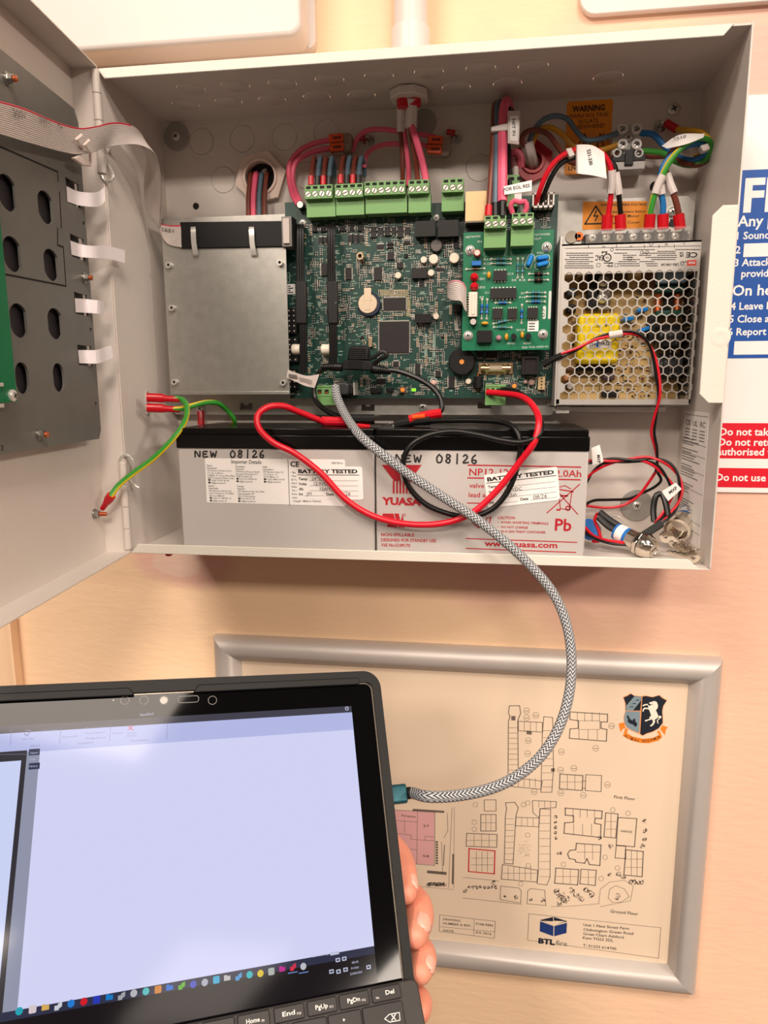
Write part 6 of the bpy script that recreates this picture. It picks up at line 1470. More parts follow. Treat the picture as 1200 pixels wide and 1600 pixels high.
s = MB(); e0 = P(174, 774, 116); e1 = DOOR.p(160, 795, -14); s.tube([e0, e0.lerp(e1, .3), e0.lerp(e1, .65), e1], 3.2, 12, smooth=False, rs=[3.4, 3.4, 2.2, 2.0]); obj('ring_terminal', s, M_redc, t)
t = earth('green and yellow earth wire from the lower red crimp running behind the left battery', 637, [(281, 639, 68), (300, 634, 60), (322, 629, 50), (340, 630, 40), (354, 640, 30), (366, 656, 24), (362, 668, 16)], -.022, 1.4)
wire('small red crimp hanging below the left plate screw', [(313, 643, 14), (314, 652, 15), (314, 664, 16)], 3.0, M_redc, 'terminal', name='ring_terminal')

# ------------------------------------------------------------------ battery leads
wire('thick red battery lead looping down across both batteries', [(762, 613, 41), (785, 615, 52), (815, 620, 72), (834, 636, 92), (842, 658, 105), (835, 690, 110), (812, 722, 106), (775, 768, 104), (735, 803, 104), (690, 818, 103), (630, 818, 101), (580, 805, 100), (540, 780, 100), (500, 738, 100), (460, 708, 101), (425, 690, 103), (404, 668, 104), (402, 650, 102), (416, 637, 98), (440, 634, 92), (468, 644, 82), (505, 659, 68)], 2.35, M_red, name='battery_lead', cat='cable', seg=12,
     extras=(('crimp', [(503, 658, 66), (545, 659, 62)], 3.6, M_red),))
wire('thick black battery lead curling in front of the right battery', [(784, 609, 41), (800, 610, 54), (822, 622, 74), (838, 644, 94), (846, 668, 106), (838, 684, 110), (815, 691, 108), (785, 688, 105), (745, 679, 102), (705, 674, 101), (665, 682, 101), (640, 698, 102), (630, 722, 102), (636, 755, 101), (660, 784, 101), (695, 801, 101), (735, 807, 101), (768, 796, 101), (793, 768, 101), (808, 730, 101), (813, 695, 102), (806, 672, 99), (786, 660, 90), (745, 657, 80), (705, 657, 72), (668, 658, 64)], 2.05, M_blk, name='battery_lead', cat='cable', seg=12,
     extras=(('crimp', [(672, 657, 62), (650, 658, 60), (617, 664, 58)], 3.6, M_black), ('spade', [(618, 664, 58), (614, 670, 56)], 1.8, M_zinc)))
# linking lead with in-line fuse
wire('thin black lead from the in-line fuse holder to the right battery terminal', [(606, 578, 45), (622, 580, 46), (650, 590, 50), (676, 606, 54), (689, 624, 58), (690, 640, 60), (684, 646, 60)], 2.1, M_blk, name='fuse_lead', cat='cable',
     extras=(('crimp', [(690, 645, 60), (662, 650, 60), (640, 656, 60)], 3.6, M_redc), ('spade', [(664, 650, 63), (644, 652, 63)], 1.8, M_or)))
wire('thin black lead from the in-line fuse holder down to the left battery terminal', [(520, 572, 45), (500, 580, 44), (492, 596, 44), (492, 622, 46), (508, 640, 54), (532, 652, 60), (556, 658, 62)], 2.1, M_blk, name='fuse_lead', cat='cable',
     extras=(('crimp', [(545, 655, 62), (585, 655, 60)], 3.8, M_black),))
obj('ring_terminal', MB().tube([P(552, 664, 62), P(578, 668, 62)], 2.2, 10, smooth=False), M_redc, None, 'small red spade terminal on the left battery below the black crimp', 'terminal')
fh = thing('fuse_holder', P(556, 570, 44), 'black in-line blade fuse holder with ribbed cap in front of the board', 'fuse holder')
pz = lambda x, y, n: WALL.at(*z5(x, y), n)
obj('body', MB().prism(WALL, [pz(x, y, 50) for x, y in ((462, 1232), (644, 1238), (664, 1264), (662, 1312), (446, 1306), (444, 1262))], 38, 50), M_black, fh, bevel=.8)
obj('cap', MB().prism(WALL, [pz(x, y, 49) for x, y in ((512, 1130), (620, 1134), (640, 1150), (640, 1240), (480, 1234), (494, 1150))], 39, 49), M_black, fh, bevel=1.2)
for i in range(6):
    p_, q_ = pz(502, 1152+i*14, 49), pz(612, 1155+i*14, 49); obj('rib', MB().box(WALL, p_[0], p_[1]-.7, q_[0], p_[1]+.4, 49, 49.7), M_black, fh)
for i in range(5):
    p_, q_ = pz(488, 1240+i*13, 50), pz(590, 1243+i*13, 50); obj('rib', MB().box(WALL, p_[0], p_[1]-.6, q_[0], p_[1]+.4, 50, 50.6), M_black, fh)
for sg_ in (0, 1):
    s = MB()
    if sg_:
        s.tube([P(*z5(660, 1298), 45), P(*z5(715, 1306), 45)], 3.6, 12, smooth=False); s.tube([P(*z5(700, 1306), 45), P(*z5(800, 1320), 45)], 2.1, 10, smooth=False)
        for i in range(5): s.tube([P(*z5(717+i*18, 1306+i*2), 45), P(*z5(731+i*18, 1307+i*2), 45)], 3.4-.25*i, 12, smooth=False)
    else:
        s.tube([P(*z5(446, 1288), 45), P(*z5(384, 1286), 45)], 3.2, 12, smooth=False); s.tube([P(*z5(386, 1286), 45), P(*z5(300, 1290), 45)], 2.1, 10, smooth=False)
        for i in range(5): s.tube([P(*z5(380-i*18, 1286), 45), P(*z5(368-i*18, 1286), 45)], 3.2-.2*i, 12, smooth=False)
    obj('strain_relief', s, M_black, fh)

pts = [P(*z5(650, 1222), 46), P(*z5(690, 1208), 47), P(*z5(728, 1176), 48), P(*z5(764, 1180), 48), P(*z5(770, 1210), 48), P(*z5(728, 1226), 48), P(*z5(700, 1248), 47), P(*z5(680, 1262), 46)]
obj('cap_strap', MB().tube(pts, 1.7, 8, flat=.6), M_black, fh)
ftg = thing('wire_flag', P(470, 592, 46), 'greyish white wire flag at the lower left of the board', 'tag')
A = [P(*z5(46, 1306), 46), P(*z5(110, 1330), 47), P(*z5(190, 1352), 48), P(*z5(278, 1338), 46)]; B = [P(*z5(36, 1366), 46), P(*z5(110, 1396), 47), P(*z5(170, 1424), 48), P(*z5(242, 1440), 46)]
obj('flag', MB().loft(A, B, .2, 1, groove=1), mat('flag_grey', (206, 194, 188), .5), ftg)
s = MB(); s.fpx(WALL, [z5(52, 1336), z5(112, 1346), z5(118, 1372), z5(52, 1356)], 48.2)
for i in range(3): s.lpx(WALL, [z5(124+i*4, 1362+i*12), z5(225, 1386+i*13)], .4, 48.6)
obj('flag_print', s, M_grayink, ftg)

# ------------------------------------------------------------------ thin red/black twin leads at the right
def twin(label, path, r=1.02, per=40.0, amp=1.05, name='twin_lead', extras=(), pm=(0, 1)):
    c = spline(w3(*path), 3.0); t = thing(name, c[0], label, 'cable'); 
    L = 0; pr = []; A = []; B = []
    for i, p_ in enumerate(c):
        if i: L += (c[i]-c[i-1]).length
        d = (c[min(i+1, len(c)-1)]-c[max(i-1, 0)]).normalized(); u = d.cross(Vector((0, 1, 0)))
        u = u.normalized() if u.length > 1e-4 else Vector((1, 0, 0)); v = d.cross(u)
        o = (u*math.cos(6.283*L/per)+v*math.sin(6.283*L/per))*amp
        A.append(p_+o); B.append(p_-o)
    obj('red_conductor', MB().tube(A, r, 8, smooth=False), M_red, t); obj('black_conductor', MB().tube(B, r, 8, smooth=False), M_blk, t)
    for nm, pth, rr, mm_ in extras: obj(nm, MB().tube(w3(*pth), rr, 10, smooth=len(pth) > 2), mm_, t)
    return t
twin('red and black twin lead draped across the front of the power supply', [(872, 557, 48), (900, 546, 50), (930, 530, 51), (960, 522, 51), (990, 520, 51), (1008, 530, 51), (1020, 552, 50), (1028, 590, 50), (1030, 620, 50), (1024, 650, 46), (1020, 676, 42), (1025, 700, 38), (1027, 722, 34), (1026, 736, 32)], per=90,
     extras=(('sleeve', [(848, 571, 46), (862, 562, 47), (878, 555, 48)], 2.4, M_blk), ('marker', [(951, 524, 51), (972, 520.5, 51)], 2.6, M_white)))
wire('single red wire curving from the twin lead across the floor washer to behind the battery', [(1026, 735, 32), (1012, 756, 30), (996, 776, 26), (972, 790, 24), (945, 793, 24), (914, 790, 26)], 1.15, M_red)
wire('single black wire curving from the twin lead over the floor washer to behind the battery', [(1026, 736, 30), (1033, 750, 30), (1024, 760, 28), (1000, 772, 26), (984, 779, 24), (950, 781, 24), (928, 782, 26), (914, 788, 28)], 1.15, M_blk)
twin('red and black twin lead starting at the battery marker flag, upper of two loops', [(918, 722, 40), (945, 719, 40), (985, 718, 40), (1020, 716, 42), (1046, 726, 44), (1060, 744, 46), (1064, 766, 48), (1058, 790, 50), (1044, 808, 54), (1030, 822, 58)])
twin('red and black twin lead rising beside the battery, lower of two loops', [(914, 754, 36), (926, 738, 37), (944, 726, 38), (970, 721, 38), (1000, 720, 39), (1022, 726, 42), (1040, 744, 44), (1050, 762, 46), (1046, 784, 48), (1038, 802, 52), (1024, 818, 56)])
def flag(label, corners, d, text, tp, hp):
    t = thing('marker_flag', P(*corners[0], d), label, 'tag'); obj('flag', MB().prism(WALL, [WALL.at(x, y, d) for x, y in corners], d-.5, d), M_paper, t); s = MB(); s.tpx(WALL, text, *tp, hp, d+.15, .03); obj('flag_text', s, M_ink, t)
flag('white marker flag sticking out beside the right battery', ((924, 700), (937, 695), (943, 721), (926, 727)), 44, 'MXP', (933, 711, 934, 724), 4.5)
flag('white marker flag on the looped twin leads', ((1034, 768), (1056, 754), (1065, 764), (1044, 783)), 56, 'MXP', (1047, 772, 1059, 763), 5)
# lamp / key-switch fittings lying on the floor of the cabinet
def fitting(p0, ax, label, blue=True, full=True, k=1.0):
    """chrome barrel: axis from p0 along ax"""
    ax = Vector(ax).normalized(); x_ = ax.orthogonal().normalized(); F2 = Frame(p0, x_, ax.cross(x_)); t = thing('key_switch', p0, label, 'lock')
    if blue: obj('sleeve', MB().cyl(F2, 0, 0, 7.2*k, -12*k, 0, 28, ch=.3), M_bluep, t); obj('sleeve_label', MB().lathe(F2, 0, 0, [(7.25*k, -10*k), (7.3*k, -3*k)], 28), M_paper, t)
    obj('barrel', MB().lathe(F2, 0, 0, [(7.6*k, 0), (7.6*k, 7*k), (7.2*k, 7.4*k), (7.2*k, 8.5*k)], 28), M_chrome, t)
    obj('hex_nut', MB().prism(F2, circ(0, 0, 10.2*k, 6, .3), 8.5*k, 12*k), M_chrome, t, bevel=.4)
    if full:
        obj('gasket', MB().cyl(F2, 0, 0, 9.4*k, 12*k, 13*k, 28), M_black, t)
        obj('head', MB().lathe(F2, 0, 0, [(9.8*k, 13*k), (10*k, 14*k), (9.8*k, 17*k), (8.4*k, 21*k), (6.2*k, 23.5*k), (5.6*k, 23.5*k), (5.2*k, 22.5*k)], 32), M_chrome, t)
        obj('lock_core', MB().cyl(F2, 0, 0, 4.8*k, 21*k, 23.2*k, 20).box(F2, -2.6*k, -.5*k, 2.6*k, .5*k, 23.2*k, 23.35*k, 1), [M_chrome, M_slot], t)
    return t, F2
f1, F1 = fitting(P(983, 840, 62), P(1044, 870, 84)-P(983, 840, 62), 'polished key switch with blue labelled sleeve in the lower right corner of the cabinet', k=.92)
s = MB()
for i in range(5): s.line(F1.sub(0, 0), -4, -9+i*1.4, 4, -9+i*1.4, .5, 0)
wire('grey heatshrink leads from the blue key switch sleeve towards the battery', [(935, 808, 50), (950, 822, 54), (968, 832, 60)], 2.6, mat('dark_heatshrink', (46, 46, 48), .5), name='sleeved_lead')
wire('second grey heatshrink lead beside the blue key switch sleeve', [(937, 800, 46), (952, 812, 50), (974, 826, 56)], 2.6, mat('dark_heatshrink', (46, 46, 48), .5), name='sleeved_lead')
f2, F2_ = fitting(P(1068, 812, 40), P(1050, 842, 66)-P(1068, 812, 40), 'second polished fitting with open barrel against the right side sheet', full=False, k=.95)
obj('barrel_rim', MB().ring(F2_, 0, 0, 7.6, 9.6, 11, 18, 30), M_chrome, f2)
bfit = MB().cyl(Frame(P(922, 828, 40), Vector((.9, -.2, .3)), Vector((0, .3, 1))), 0, 0, 8, -4, 8, 24); obj('blue_cap', bfit, M_bluep, None, 'blue plastic cap half hidden behind the right battery', 'cap')
wire('red lead hanging from the twin lead beside the right battery', [(934, 802, 44), (929, 812, 46), (936, 830, 50), (938, 844, 52), (926, 846, 48)], 1.3, M_red)
wire('red wire along the cabinet floor from the battery to the key switch', [(914, 824, 48), (928, 838, 54), (950, 845, 60), (975, 848, 66)], 1.3, M_red)
wire('black wire along the cabinet floor from the battery to the key switch', [(914, 832, 50), (932, 842, 56), (955, 849, 62), (980, 851, 66)], 1.3, M_blk)
obj('plug_housing', MB().tube([P(1006, 836, 70), P(1034, 818, 66)], 3.2, 4, smooth=False), M_black, None, 'small black two-pin plug housing above the key switch', 'connector')
wire('black heatshrink loop standing beside the floor washer', [(1022, 815, 52), (1021, 795, 48), (1026, 774, 46), (1034, 772, 46), (1040, 786, 50), (1044, 806, 54)], 2.3, M_blk, name='sleeved_lead')
wire('bare resistor lead bowing behind the sleeved leads', [(945, 812, 44), (955, 806, 40), (968, 808, 38), (978, 820, 44)], .6, M_tin)
# keys on a ring
kr = thing('key_ring', P(1084, 868, 88), 'wire ring with flat steel keys at the right end of the cabinet floor', 'keys')
c_ = P(1083, 868, 90); e1, e2 = Vector((1, -.15, .25)).normalized(), Vector((-.1, -.5, .85)).normalized()
obj('ring', MB().tube([c_+(e1*math.cos(t)+e2*math.sin(t))*6.0 for t in [i*2*math.pi/22 for i in range(23)]], .6, 8, smooth=False), M_chrome, kr)
def key(p0, p1, up_, w_=3.4):
    d = (p1-p0); L = d.length; F3 = Frame(p0, d, up_); s = MB()
    bow = circ(L*.82, 0, w_*1.5, 16); s.plate(F3, bow, [circ(L*.86, 0, w_*.45, 10)], -.8, .8)
    s.prism(F3, [(0, -w_*.4), (L*.1, -w_*.7), (L*.6, -w_*.7), (L*.6, w_*.7), (L*.5, w_*.4), (L*.42, w_*.7), (L*.34, w_*.35), (L*.26, w_*.65), (L*.18, w_*.3), (L*.08, w_*.5), (0, 0)], -.7, .7)
    return s
obj('key', key(P(1042, 862, 88), P(1090, 872, 92), Vector((.2, -.6, 1))), M_chrome, kr); obj('key', key(P(1046, 846, 84), P(1080, 866, 90), Vector((.5, -.8, 1)), 3.8), M_chrome, kr)
k3 = thing('loose_key', P(1050, 838, 66), 'flat steel key leaning on the second polished fitting', 'key')
obj('blade', key(P(1074, 850, 76), P(1034, 836, 78), Vector((.2, -.4, 1)), 3.2), M_chrome, k3)

# ------------------------------------------------------------------ ribbon cable from the door to the cover
dpn = DOOR.p
A = [dpn(-60, 148, 4), dpn(0, 158, 3), dpn(40, 170, 2), dpn(80, 187, 1), dpn(105, 196, 1), dpn(128, 200, 2), dpn(150, 197, 5), P(180, 191, 104), P(206, 196, 92), P(222, 212, 76), P(228, 238, 62), P(227, 264, 54), P(225, 300, 48), P(230, 334, 45), P(250, 349, 44), P(264, 352, 43.6), P(283, 352, 43.6)]
B = [dpn(-60, 198, 4), dpn(0, 210, 3), dpn(30, 219, 2), dpn(65, 229, 1), dpn(95, 237, 1), dpn(118, 241, 2), dpn(142, 239, 5), P(168, 230, 104), P(192, 226, 98), P(216, 226, 92), P(240, 238, 84), P(250, 262, 74), P(252, 300, 62), P(250, 335, 52), P(250, 362, 46), P(262, 381, 43.6), P(284, 387, 43.6)]
rb = thing('ribbon_cable', P(180, 210, 100), 'wide grey ribbon cable with red edge running from the door to the metal cover', 'ribbon cable')
obj('ribbon', MB().loft(A, B, .45, 16, 0, 1, 1, plain=(.60, .90)), [M_ribbon, mat('ribbon_red_edge', (206, 30, 60), .45)], rb)
s = MB()
def on_door(t, x0, y0, x1, y1, hp, nn): s.tpx(DOOR, t, x0, y0, x1, y1, hp, nn)
on_door('300V', 22, 182, 42, 187, 6, 4.4); on_door('VW-1', 63, 192, 80, 197, 6, 3.0); on_door('-C', 91, 199, 98, 201, 6, 2.6)
s.tpx(WALL, '2651', 251, 361, 271, 363, 5, 44.6, .01)
obj('ribbon_print', s, M_grayink, rb)
cl = thing('ribbon_clip', dpn(128, 245, 0), 'white plastic clip holding the ribbon cable at the edge of the door plate', 'clip')
M_ny = mat('nylon_clip', (238, 222, 212), .4)
s = MB(); s.prism(DOOR, [DOOR.at(x, y, 3) for x, y in ((115, 247), (129, 258), (142, 260), (142, 253), (131, 249), (124, 243))], 1, 3.5); obj('base', s, M_ny, cl, bevel=.4)
def bar(pts, w_=.95): 
    return MB().tube([dpn(x, y, n_) for x, y, n_ in pts], w_, 6, smooth=False)
obj('arm', bar([(124, 250, 1), (128, 232, 3), (119, 217, 5), (127, 211, 6)]), M_ny, cl); obj('arm', bar([(141, 254, 3), (141, 239, 6), (132, 226, 7), (139, 219, 8)]), M_ny, cl)

# ------------------------------------------------------------------ tablet
_rt = Vector((3090, -120, 1100)).normalized(); _up = Vector((-322, 2339, 1100))
TE = RIGHT*_rt.x + UP*_rt.y + FWD*_rt.z; TU = RIGHT*_up.x + UP*_up.y + FWD*_up.z
TO = CAM + (RIGHT*((549-600)/FPX) + UP*((800-1103)/FPX) + FWD)*440
TAB = Frame(TO, TE, TU)                        # origin: top right corner of the lit display, n towards the viewer
tb = thing('tablet', TAB.w(-100, -80, -4), 'black tablet computer in a rugged case with lit display, held up below the cabinet', 'tablet')
M_case = mat('case_rubber', (21, 20, 20), .55, spec=.35, var=.08, bump=.05, bs=1500)
M_glass = mat('tablet_glass', (8, 8, 9), .05, var=.0, spec=.13)
cx1 = TAB.at(645, 1535, 0)[0]+.2; cy1 = TAB.at(560, 1050, 0)[1]; cy0 = -172.0; cx0 = -236.0
ix1, iy1 = cx1-5.2, cy1-7.0
s = MB()
outer = rrect(cx0, cy0, cx1, cy1, 11, 8); inner = rrect(cx0+5, cy0+5, ix1, iy1, 5, 6)
s.plate(TAB, outer, [inner], -9, 2.2); s.prism(TAB, outer, -11.5, -9)
obj('case', s, M_case, tb, bevel=1.6, bseg=3)
for x0, x1 in ((0, 203), (310, 700)):     # raised lip segments along the top rim
    a0 = max(TAB.at(x0, 1058, 2)[0], cx0+12) if x0 else cx0+12; a1 = min(TAB.at(x1, 1058, 2)[0], cx1-14)
    obj('case_rim', MB().prism(TAB, [(a0, cy1-8.5), (a1+(3 if not x0 else 0), cy1-8.5), (a1, cy1-4), (a0, cy1-4)] if not x0 else [(a0-3, cy1-8.5), (a1, cy1-8.5), (a1, cy1-4), (a0, cy1-4)], 1.0, 2.8), M_case, tb, bevel=.6)
obj('glass', MB().prism(TAB, inner, -8.8, -.3), M_glass, tb, bevel=.4)
obj('glass_edge', MB().plate(TAB, rrect(cx0+5.1, cy0+5.1, ix1-.1, iy1-.1, 5, 6), [rrect(cx0+5.9, cy0+5.9, ix1-.8, iy1-.8, 4.4, 6)], -.4, .1), mat('glass_edge_metal', (150, 140, 128), .3, .8), tb)
# camera dots in the top bezel
for x, r_, m in ((177, .5, M_white), (195, 2.5, None), (225, 2.5, None), (256, 2.6, mat('sensor_pale', (190, 184, 174), .3)), (332, 2.6, None)):
    a, b = TAB.at(x, 1094, 0); 
    if r_ > 1: obj('camera_ring', MB().ring(TAB, a, b, r_*.86, r_, -.3, -.15, 24), mat('sensor_ring', (92, 88, 84), .3), tb)
    if m: obj('sensor', MB().cyl(TAB, a, b, r_*.8, -.3, -.2, 20), m, tb)
r = TAB.rect(278, 1087, 311, 1098, 0); obj('camera_window', MB().plate(TAB, rrect(*r, 1.6), [rrect(r[0]+.4, r[1]+.4, r[2]-.4, r[3]-.4, 1.3)], -.3, -.15), mat('sensor_ring', (92, 88, 84), .3), tb)
def glow(name, rgb, e=1.0, rough=.08):
    return mat(name, (4, 4, 5), rough, var=0.0, emit=rgb, es=e, spec=.13)
SCR = 1.0
G_bg = glow('screen_page', (209, 210, 243), SCR)
DX0, DY0 = -221.0, -147.0
disp = obj('display', MB().box(TAB, DX0, DY0, 0, 0, -.35, -.12), G_bg, tb, label='lit display showing a nearly empty pale program window')
def ui(name, m): 
    return lambda mb: obj(name, mb, m, disp)
n = -.08
tbH = TAB.at(560, 1120, 0)[1]; rbH = TAB.at(300, 1157, 0)[1]
y1_ = TAB.at(548, 1113, 0)[1]; y2_ = TAB.at(550, 1140, 0)[1]; y3_ = TAB.at(585, 1478, 0)[1]; y4_ = TAB.at(500, 1503, 0)[1]
ui('title_bar', glow('screen_title', (74, 72, 84), .8))(MB().box(TAB, DX0, y1_, 0, 0, -.12, n))
ui('menu_bar', glow('screen_menu', (182, 188, 232), .95))(MB().box(TAB, DX0, y2_, 0, y1_, -.12, n))
ui('status_bar', glow('screen_status', (52, 54, 78), .8))(MB().box(TAB, DX0, y3_-3.6, 0, y3_, -.12, n))
ui('task_bar', glow('screen_task', (26, 20, 24), .8))(MB().box(TAB, DX0, DY0, 0, y3_-3.6, -.12, n))
sa = TAB.at(62, 1178, 0)[0]; sb = TAB.at(42, 1178, 0)[0]; sy = TAB.at(45, 1172, 0)[1]
ui('side_panel', glow('screen_panel', (150, 154, 176), .9))(MB().box(TAB, DX0, y3_, sa, sy, -.12, n))
ui('panel_frame', glow('screen_dark', (58, 54, 60), .8))(MB().box(TAB, DX0, y3_, sb, sy, n, n+.02))
ui('tree_pane', glow('screen_tree', (206, 214, 248), .95))(MB().box(TAB, DX0, y3_+1, sb-2.4, sy-5, n+.02, n+.04))
s = MB()
for y in (1175, 1197): q_ = TAB.rect(45, y-5, 62, y+5, 0); s.box(TAB, *q_, n, n+.03)
ui('side_tab', glow('screen_tab', (56, 62, 92), .8))(s)
n2 = n+.06; s = MB()
s.lpx(TAB, [(55, 1178), (0, 1179)], .2, n2)
for x in (18, 95, 173, 262): s.lpx(TAB, [(x, 1140-x*.04), (x-2, 1166-x*.04)], .18, n2)
for t, x0, y0, x1, y1, h in (('Filters', 48, 1167, 62, 1166, 4), ('New Tabs', 34, 1156, 52, 1155, 3.2), ('Merge Filters', 66, 1142, 90, 1141, 3.4), ('Disconnected', 97, 1153, 121, 1151, 3.4), ('Manual Sequence', 133, 1138, 168, 1136, 3.2), ('Group Sequence', 133, 1147, 164, 1145, 3.2), ('Change Device', 133, 1155, 166, 1153, 3.2), ('Connection', 122, 1163, 146, 1161, 3.6), ('Communication', 203, 1159, 232, 1157, 3.4), ('Server', 199, 1147, 212, 1146, 3), ('Connect', 197, 1151, 214, 1150, 3), ('Connected', 176, 1147, 192, 1146, 3)):
    s.tpx(TAB, t, x0, y0, x1, y1, h*.8, n2)
s.lpx(TAB, [(38, 1146), (42, 1150), (48, 1142), (44, 1140), (40, 1142)], .4, n2)
ui('menu_print', glow('screen_ink', (120, 124, 160), .9))(s)
s = MB(); s.lpx(TAB, [(200, 1134), (208, 1141)], .5, n2); s.lpx(TAB, [(208, 1134), (200, 1141)], .5, n2); ui('red_cross', glow('screen_red', (214, 110, 130), .9))(s)
s = MB(); s.tpx(TAB, 'Viewer', 47, 1178, 60, 1177, 3.4, n2); s.tpx(TAB, 'Logs', 47, 1188, 55, 1187, 3, n2); s.tpx(TAB, 'History', 46, 1199, 59, 1198, 3.4, n2); s.tpx(TAB, 'NewFile2', 219, 1119, 240, 1117, 4, n2); s.tpx(TAB, 'Downloading...', 489, 1496, 515, 1491, 3.2, n2)
q_ = TAB.rect(516, 1487, 530, 1492, 0); s.box(TAB, *q_, n, n2)
a, b = TAB.at(542, 1107, 0); s.ring(TAB, a, b, .7, 1.2, n, n2, 12)
ui('white_print', glow('screen_white', (200, 204, 230), .9))(s)
# task bar icons: placed along the bar in its own millimetres
ic = [((30, 1580), (40, 170, 190)), ((51, 1577), (226, 210, 216)), ((71, 1574), (226, 180, 96)), ((91, 1572), (214, 218, 226)), ((111, 1568), (40, 130, 220)), ((131, 1565), (220, 30, 44)), ((151, 1562), (40, 60, 190)), ((171, 1558), (20, 130, 210)), ((190, 1556), (170, 172, 180)), ((209, 1552), (190, 192, 198)), ((228, 1549), (90, 200, 200)), ((247, 1546), (220, 140, 60)), ((265, 1543), (40, 120, 220)), ((284, 1540), (110, 190, 60)), ((302, 1538), (84, 90, 200)), ((320, 1535), (180, 184, 200)), ((338, 1531), (60, 180, 220)), ((355, 1528), (200, 196, 196)), ((373, 1526), (80, 160, 220)), ((390, 1523), (40, 190, 200)), ((407, 1521), (230, 200, 40)), ((424, 1518), (180, 186, 180)), ((441, 1514), (200, 40, 150)), ((458, 1511), (220, 50, 80)), ((474, 1510), (200, 200, 210))]
for i, ((x, y), c) in enumerate(ic):
    a, b = TAB.at(x, y, 0); s = MB(); k = i % 5; r_ = 1.6
    if k in (0, 4): s.cyl(TAB, a, b, r_, n, n2, 16)
    elif k == 1: s.prism(TAB, rrect(a-r_, b-r_, a+r_, b+r_, .6), n, n2)
    elif k == 2: s.box(TAB, a-r_, b-r_*.7, a+r_, b+r_*.5, n, n2); s.box(TAB, a-r_, b+r_*.5, a, b+r_*.8, n, n2)
    else: s.box(TAB, a-r_, b-r_, a+.3, b+.3, n, n2); s.prism(TAB, [(a-.6, b-r_), (a+r_, b-r_*.2), (a+r_, b+r_), (a-.2, b+r_*.6)], n, n2)
    o = obj('task_icon', s, glow('icon_%02d_%02d_%02d' % c, c, .85), disp)
    s = MB(); s.box(TAB, a-.5, b-.7, a+.7, b-.2, n2, n2+.02); s.box(TAB, a-.2, b-.2, a+.3, b+.8, n2, n2+.02)
    disp_icon_mark = None
s = MB()
for x in (458, 475): p_ = TAB.at(x-8, 1521, 0); q2 = TAB.at(x+7, 1519, 0); s.box(TAB, p_[0], p_[1]-.2, q2[0], p_[1]+.2, n, n2)
ui('open_marker', glow('icon_blue_line', (110, 150, 220), .9))(s)
s = MB()
s.tpx(TAB, '08:45', 550, 1506, 560, 1504, 3, n2); s.tpx(TAB, 'Friday', 549, 1515, 561, 1512, 3, n2); s.tpx(TAB, '23/08/2024', 547, 1524, 566, 1520, 3, n2)
for x, y in ((528, 1500), (538, 1498), (518, 1518), (529, 1518), (540, 1515), (576, 1511)):
    a, b = TAB.at(x, y, 0); s.plate(TAB, [(a-1.2, b-.9), (a+1.2, b-.9), (a+1.2, b+.9), (a-1.2, b+.9)], [[(a-.7, b-.4), (a+.7, b-.4), (a+.7, b+.4), (a-.7, b+.4)]], n, n2)
ui('tray_print', glow('screen_white', (200, 204, 230), .9))(s)

# ------------------------------------------------------------------ keyboard folded up against the tablet
kb_top = TAB.at(620, 1536, 4)
kx1 = cx1-.6
q_ = TAB.at(640, 1533, 3.5)[1]
tilt = math.radians(-12)
KO = TAB.w(0, q_, 1.5); KU = TAB.ey*math.cos(tilt) + TAB.en*math.sin(tilt)
KEY = Frame(KO, TAB.ex, TAB.ey*math.cos(math.radians(14)) - TAB.en*math.sin(math.radians(14)))
kb = thing('keyboard', KEY.w(-100, -20, 0), 'dark grey keyboard cover attached under the tablet screen', 'keyboard')
M_kb = mat('keyboard_fabric', (52, 49, 47), .6, var=.08, bump=.1, bs=1200)
M_key = mat('key_cap', (40, 37, 36), .5, var=.06)
ka1 = KEY.at(655, 1560, 3)[0]+1
obj('deck', MB().prism(KEY, rrect(-236, -112, ka1, 0.5, 4, 5), -1.0, 3.0), M_kb, kb, bevel=1.0)
kt = mat('key_legend', (226, 222, 216), .5)
keys = [('Home', 'F9', 371, 1577, 421, 1568, 385, 409), ('End', 'F10', 428, 1567, 475, 1558, 442, 457), ('PgUp', 'F11', 480, 1558, 526, 1550, 491, 512), ('PgDn', 'F12', 530, 1549, 576, 1540, 542, 563), ('Del', 'Ins', 581, 1540, 626, 1532, 600, 613)]
kn = 4.6
yt = KEY.at(604, 1540, kn)[1]; yb_ = KEY.at(604, 1564, kn)[1]
for t, f, x0, y0, x1, y1, tx0, tx1 in keys:
    a0 = KEY.at(x0, y0+12, kn)[0]; a1 = KEY.at(x1, y1+12, kn)[0]
    k = obj('key', MB().prism(KEY, rrect(a0, yb_, a1, yt, .9), 3.0, kn), M_key, kb, bevel=.5)
    s = MB(); ym = (yb_+yt)/2
    if t != 'Del': s.text(KEY, t, a0+(a1-a0)*.26, ym-.9, 2.0, kn+.05, (a1-a0)*.42, 0, .02); s.text(KEY, f, a0+(a1-a0)*.74, ym-1.4, 1.1, kn+.05, None, 0, .01)
    else: s.text(KEY, t, a0+(a1-a0)*.46, ym-.6, 2.0, kn+.05, (a1-a0)*.3, 0, .02); s.text(KEY, f, a0+(a1-a0)*.12, ym-1.6, 1.1, kn+.05, None, 0, .01)
    obj('key_legend', s, kt, k)
pw = KEY.at(626, 1550, kn)[0]; pitch = abs(KEY.at(576, 1550, kn)[0]-KEY.at(530, 1556, kn)[0])*1.09
a = KEY.at(371, 1590, kn)[0]-pitch
while a > -228:
    obj('key', MB().prism(KEY, rrect(a-pitch*.0+.4, yb_, a+pitch*.92, yt, .9), 3.0, kn), M_key, kb, bevel=.5); a -= pitch
